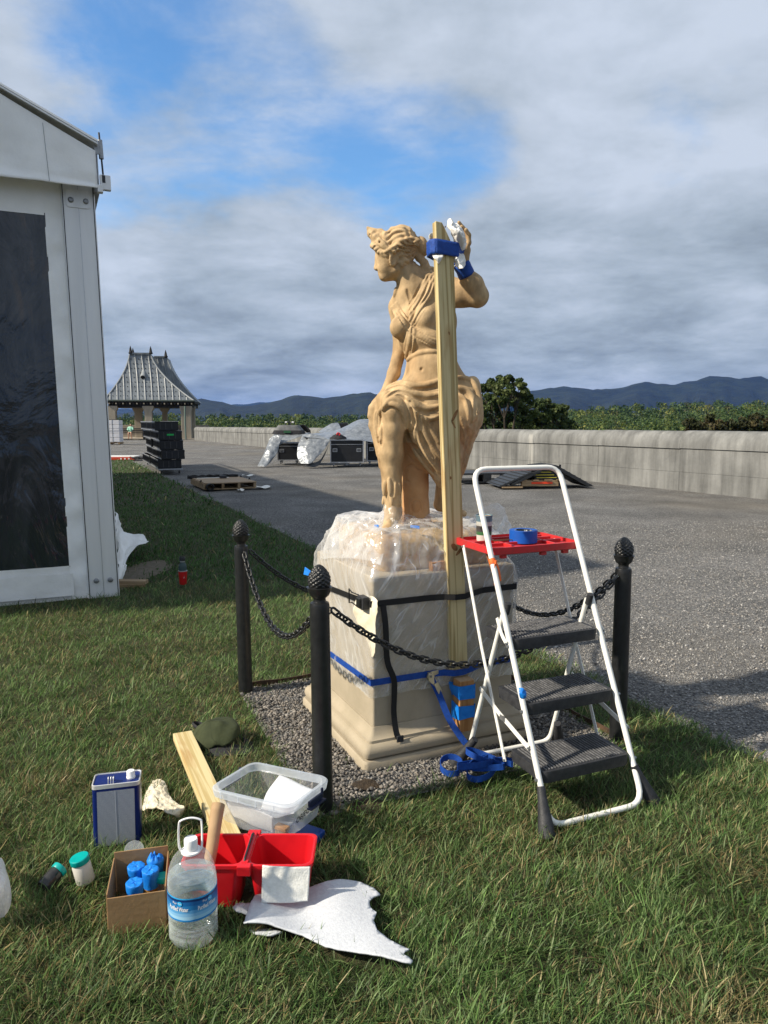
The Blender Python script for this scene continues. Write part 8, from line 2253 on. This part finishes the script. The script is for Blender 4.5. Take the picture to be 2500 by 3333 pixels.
# blue wrap on the wrist of the statue
wa, wb = S(1497, 905, ST_Y - .098), S(1510, 858, ST_Y - .112)
wa = S(1520, 899, ST_Y - .098); wb = S(1503, 862, ST_Y - .112)
m_ = MB(); ax = (wb - wa); 
m_.lathe([(.0385, 0), (.0400, .012), (.0385, .035), (.0400, .052), (.0375, .066)], wa, 28, ax, caps=False, fn=lambda a, z: 1 + .03 * math.sin(3 * a + z * 60))
tag(m_.build('wrist_band', MAT['blue_cloth'], loc=wa, smooth=True, ang=50, solid=.002), 'blue wrap round the wrist of the raised arm', 'band')

# ================================================================ GRASS (stuff)
def grass():
    rs = np.random.default_rng(3)
    def field(n, ylo, yhi, dens_w, hgt, wid, name, label, xl, xr, lean=.5):
        ys = rs.uniform(ylo, yhi, n); xs = rs.uniform(-1, 1, n)
        xs = np.where(xs < 0, xs * (xl[0] + xl[1] * ys), xs * (xr[0] + xr[1] * ys))
        # to the left of the lawn edge, with a ragged line
        ex = GE.x - (ys - GE.y) * math.tan(ANG)
        rag = np.array([0.10 * mnoise.noise(Vector((float(y) * 2.3, .5, 0))) + .05 * mnoise.noise(Vector((float(y) * 9, 2.5, 0))) for y in ys]) if n < 400000 else 0
        keep = xs < ex - .01 + rag + rs.normal(0, .03, n)
        keep &= ~inside(xs, ys, [BED[0] + Vector((.03, -.03, 0)), BED[1] + Vector((.0, .05, 0)), BED[2] - Vector((.05, -.02, 0)), BED[3] - Vector((0, .04, 0))]) | (rs.uniform(0, 1, n) < .006)
        # tent footprint
        P0 = np.array((-2.556, 6.594)); du = (xs - P0[0]) * U.x + (ys - P0[1]) * U.y; dv = (xs - P0[0]) * V.x + (ys - P0[1]) * V.y
        keep &= ~((du < .13) & (dv > -.02))
        keep &= ~((((xs + 2.58) / .20) ** 2 + ((ys - 7.6) / .75) ** 2 < 1) & (rs.uniform(0, 1, n) < .93))
        for poly in EXCL: keep &= ~inside(xs, ys, poly)
        xs, ys = xs[keep], ys[keep]; n = len(xs)
        pn = np.array([mnoise.noise(Vector((float(x) * 1.7, float(y) * 1.7, 3))) + .5 * mnoise.noise(Vector((float(x) * 5, float(y) * 5, 9))) for x, y in zip(xs, ys)])
        tuft = np.array([mnoise.noise(Vector((float(x) * 9, float(y) * 9, 13))) for x, y in zip(xs, ys)])
        wn = np.array([mnoise.noise(Vector((float(x) * 3.1, float(y) * 3.1, 23))) for x, y in zip(xs, ys)])
        h = hgt * rs.lognormal(0, .36, n) * (1 + .6 * tuft) * np.where(rs.uniform(0, 1, n) < .02, 1.7, 1) ; h = np.clip(h, hgt * .35, hgt * 2.3)
        w = wid * rs.lognormal(0, .3, n)
        ang = wn * 4 + rs.normal(0, 1.7, n); ld = np.stack([np.cos(ang), np.sin(ang)], 1)
        ln = np.clip(rs.normal(lean, .28, n), .05, 1.15); bend = np.clip(rs.normal(.55, .3, n), .0, 1.3)
        side = np.stack([-np.sin(ang + rs.normal(0, .7, n)), np.cos(ang + rs.normal(0, .7, n))], 1)
        base = np.stack([xs, ys, np.full(n, -.004)], 1)
        def pt(s):
            f = ln * s + bend * s * s * .6; hor = (h * f)[:, None] * ld
            zz = h * s * np.sqrt(np.clip(1 - (ln * .6 + bend * .35 * s) ** 2, .12, 1))
            return base + np.concatenate([hor, zz[:, None]], 1)
        sd = np.concatenate([side * w[:, None] * .5, np.zeros((n, 1))], 1)
        p0, p1, p2, p3 = pt(0), pt(.4), pt(.75), pt(1.0)
        Vt = np.stack([p0 - sd * .8, p0 + sd * .8, p1 - sd, p1 + sd, p2 - sd * .75, p2 + sd * .75, p3], 1)
        idx = np.arange(n)[:, None] * 7
        quads = np.concatenate([idx + np.array([[0, 1, 3, 2]]), idx + np.array([[2, 3, 5, 4]])], 0); tris = idx + np.array([[4, 5, 6]])
        loops = np.concatenate([quads.ravel(), tris.ravel()]); sizes = np.concatenate([np.full(len(quads), 4), np.full(len(tris), 3)])
        green = np.array([(.076, .146, .036), (.106, .186, .050), (.048, .104, .026), (.175, .240, .090), (.104, .164, .056)])
        col = green[rs.integers(0, 5, n)] * rs.lognormal(0, .28, (n, 1)) * (1 + .30 * wn[:, None] - .18 * pn[:, None])
        if ylo > 7: col = col * np.array((.55, .78, .6))  # greener far grass, with the tent's shade put into its colour
        dry = rs.uniform(0, 1, n) < np.clip(.16 + .36 * np.clip(pn, -.4, 1.0), .05, .6) * dens_w
        straw = np.array([(.29, .245, .11), (.23, .19, .08), (.37, .32, .165), (.17, .12, .05)])
        col[dry] = straw[rs.integers(0, 4, n)][dry] * rs.lognormal(0, .2, (n, 1))[dry]
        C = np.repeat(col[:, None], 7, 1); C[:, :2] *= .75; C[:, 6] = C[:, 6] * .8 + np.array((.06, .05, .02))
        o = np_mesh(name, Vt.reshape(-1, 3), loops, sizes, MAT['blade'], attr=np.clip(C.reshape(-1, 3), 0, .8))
        tag(o, label, 'grass', kind='stuff')
    MAT['blade'] = attr_mat('grass_blade', .5, .3, .38)
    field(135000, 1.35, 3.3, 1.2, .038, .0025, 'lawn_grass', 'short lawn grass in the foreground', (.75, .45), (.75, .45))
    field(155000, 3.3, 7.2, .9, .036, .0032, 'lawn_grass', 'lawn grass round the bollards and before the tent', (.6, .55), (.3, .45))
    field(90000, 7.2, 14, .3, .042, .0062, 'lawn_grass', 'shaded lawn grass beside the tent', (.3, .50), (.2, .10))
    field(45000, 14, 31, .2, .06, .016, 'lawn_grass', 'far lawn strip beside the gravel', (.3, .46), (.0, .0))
    # a few dry sprigs on the gravel edge and the bed
grass()
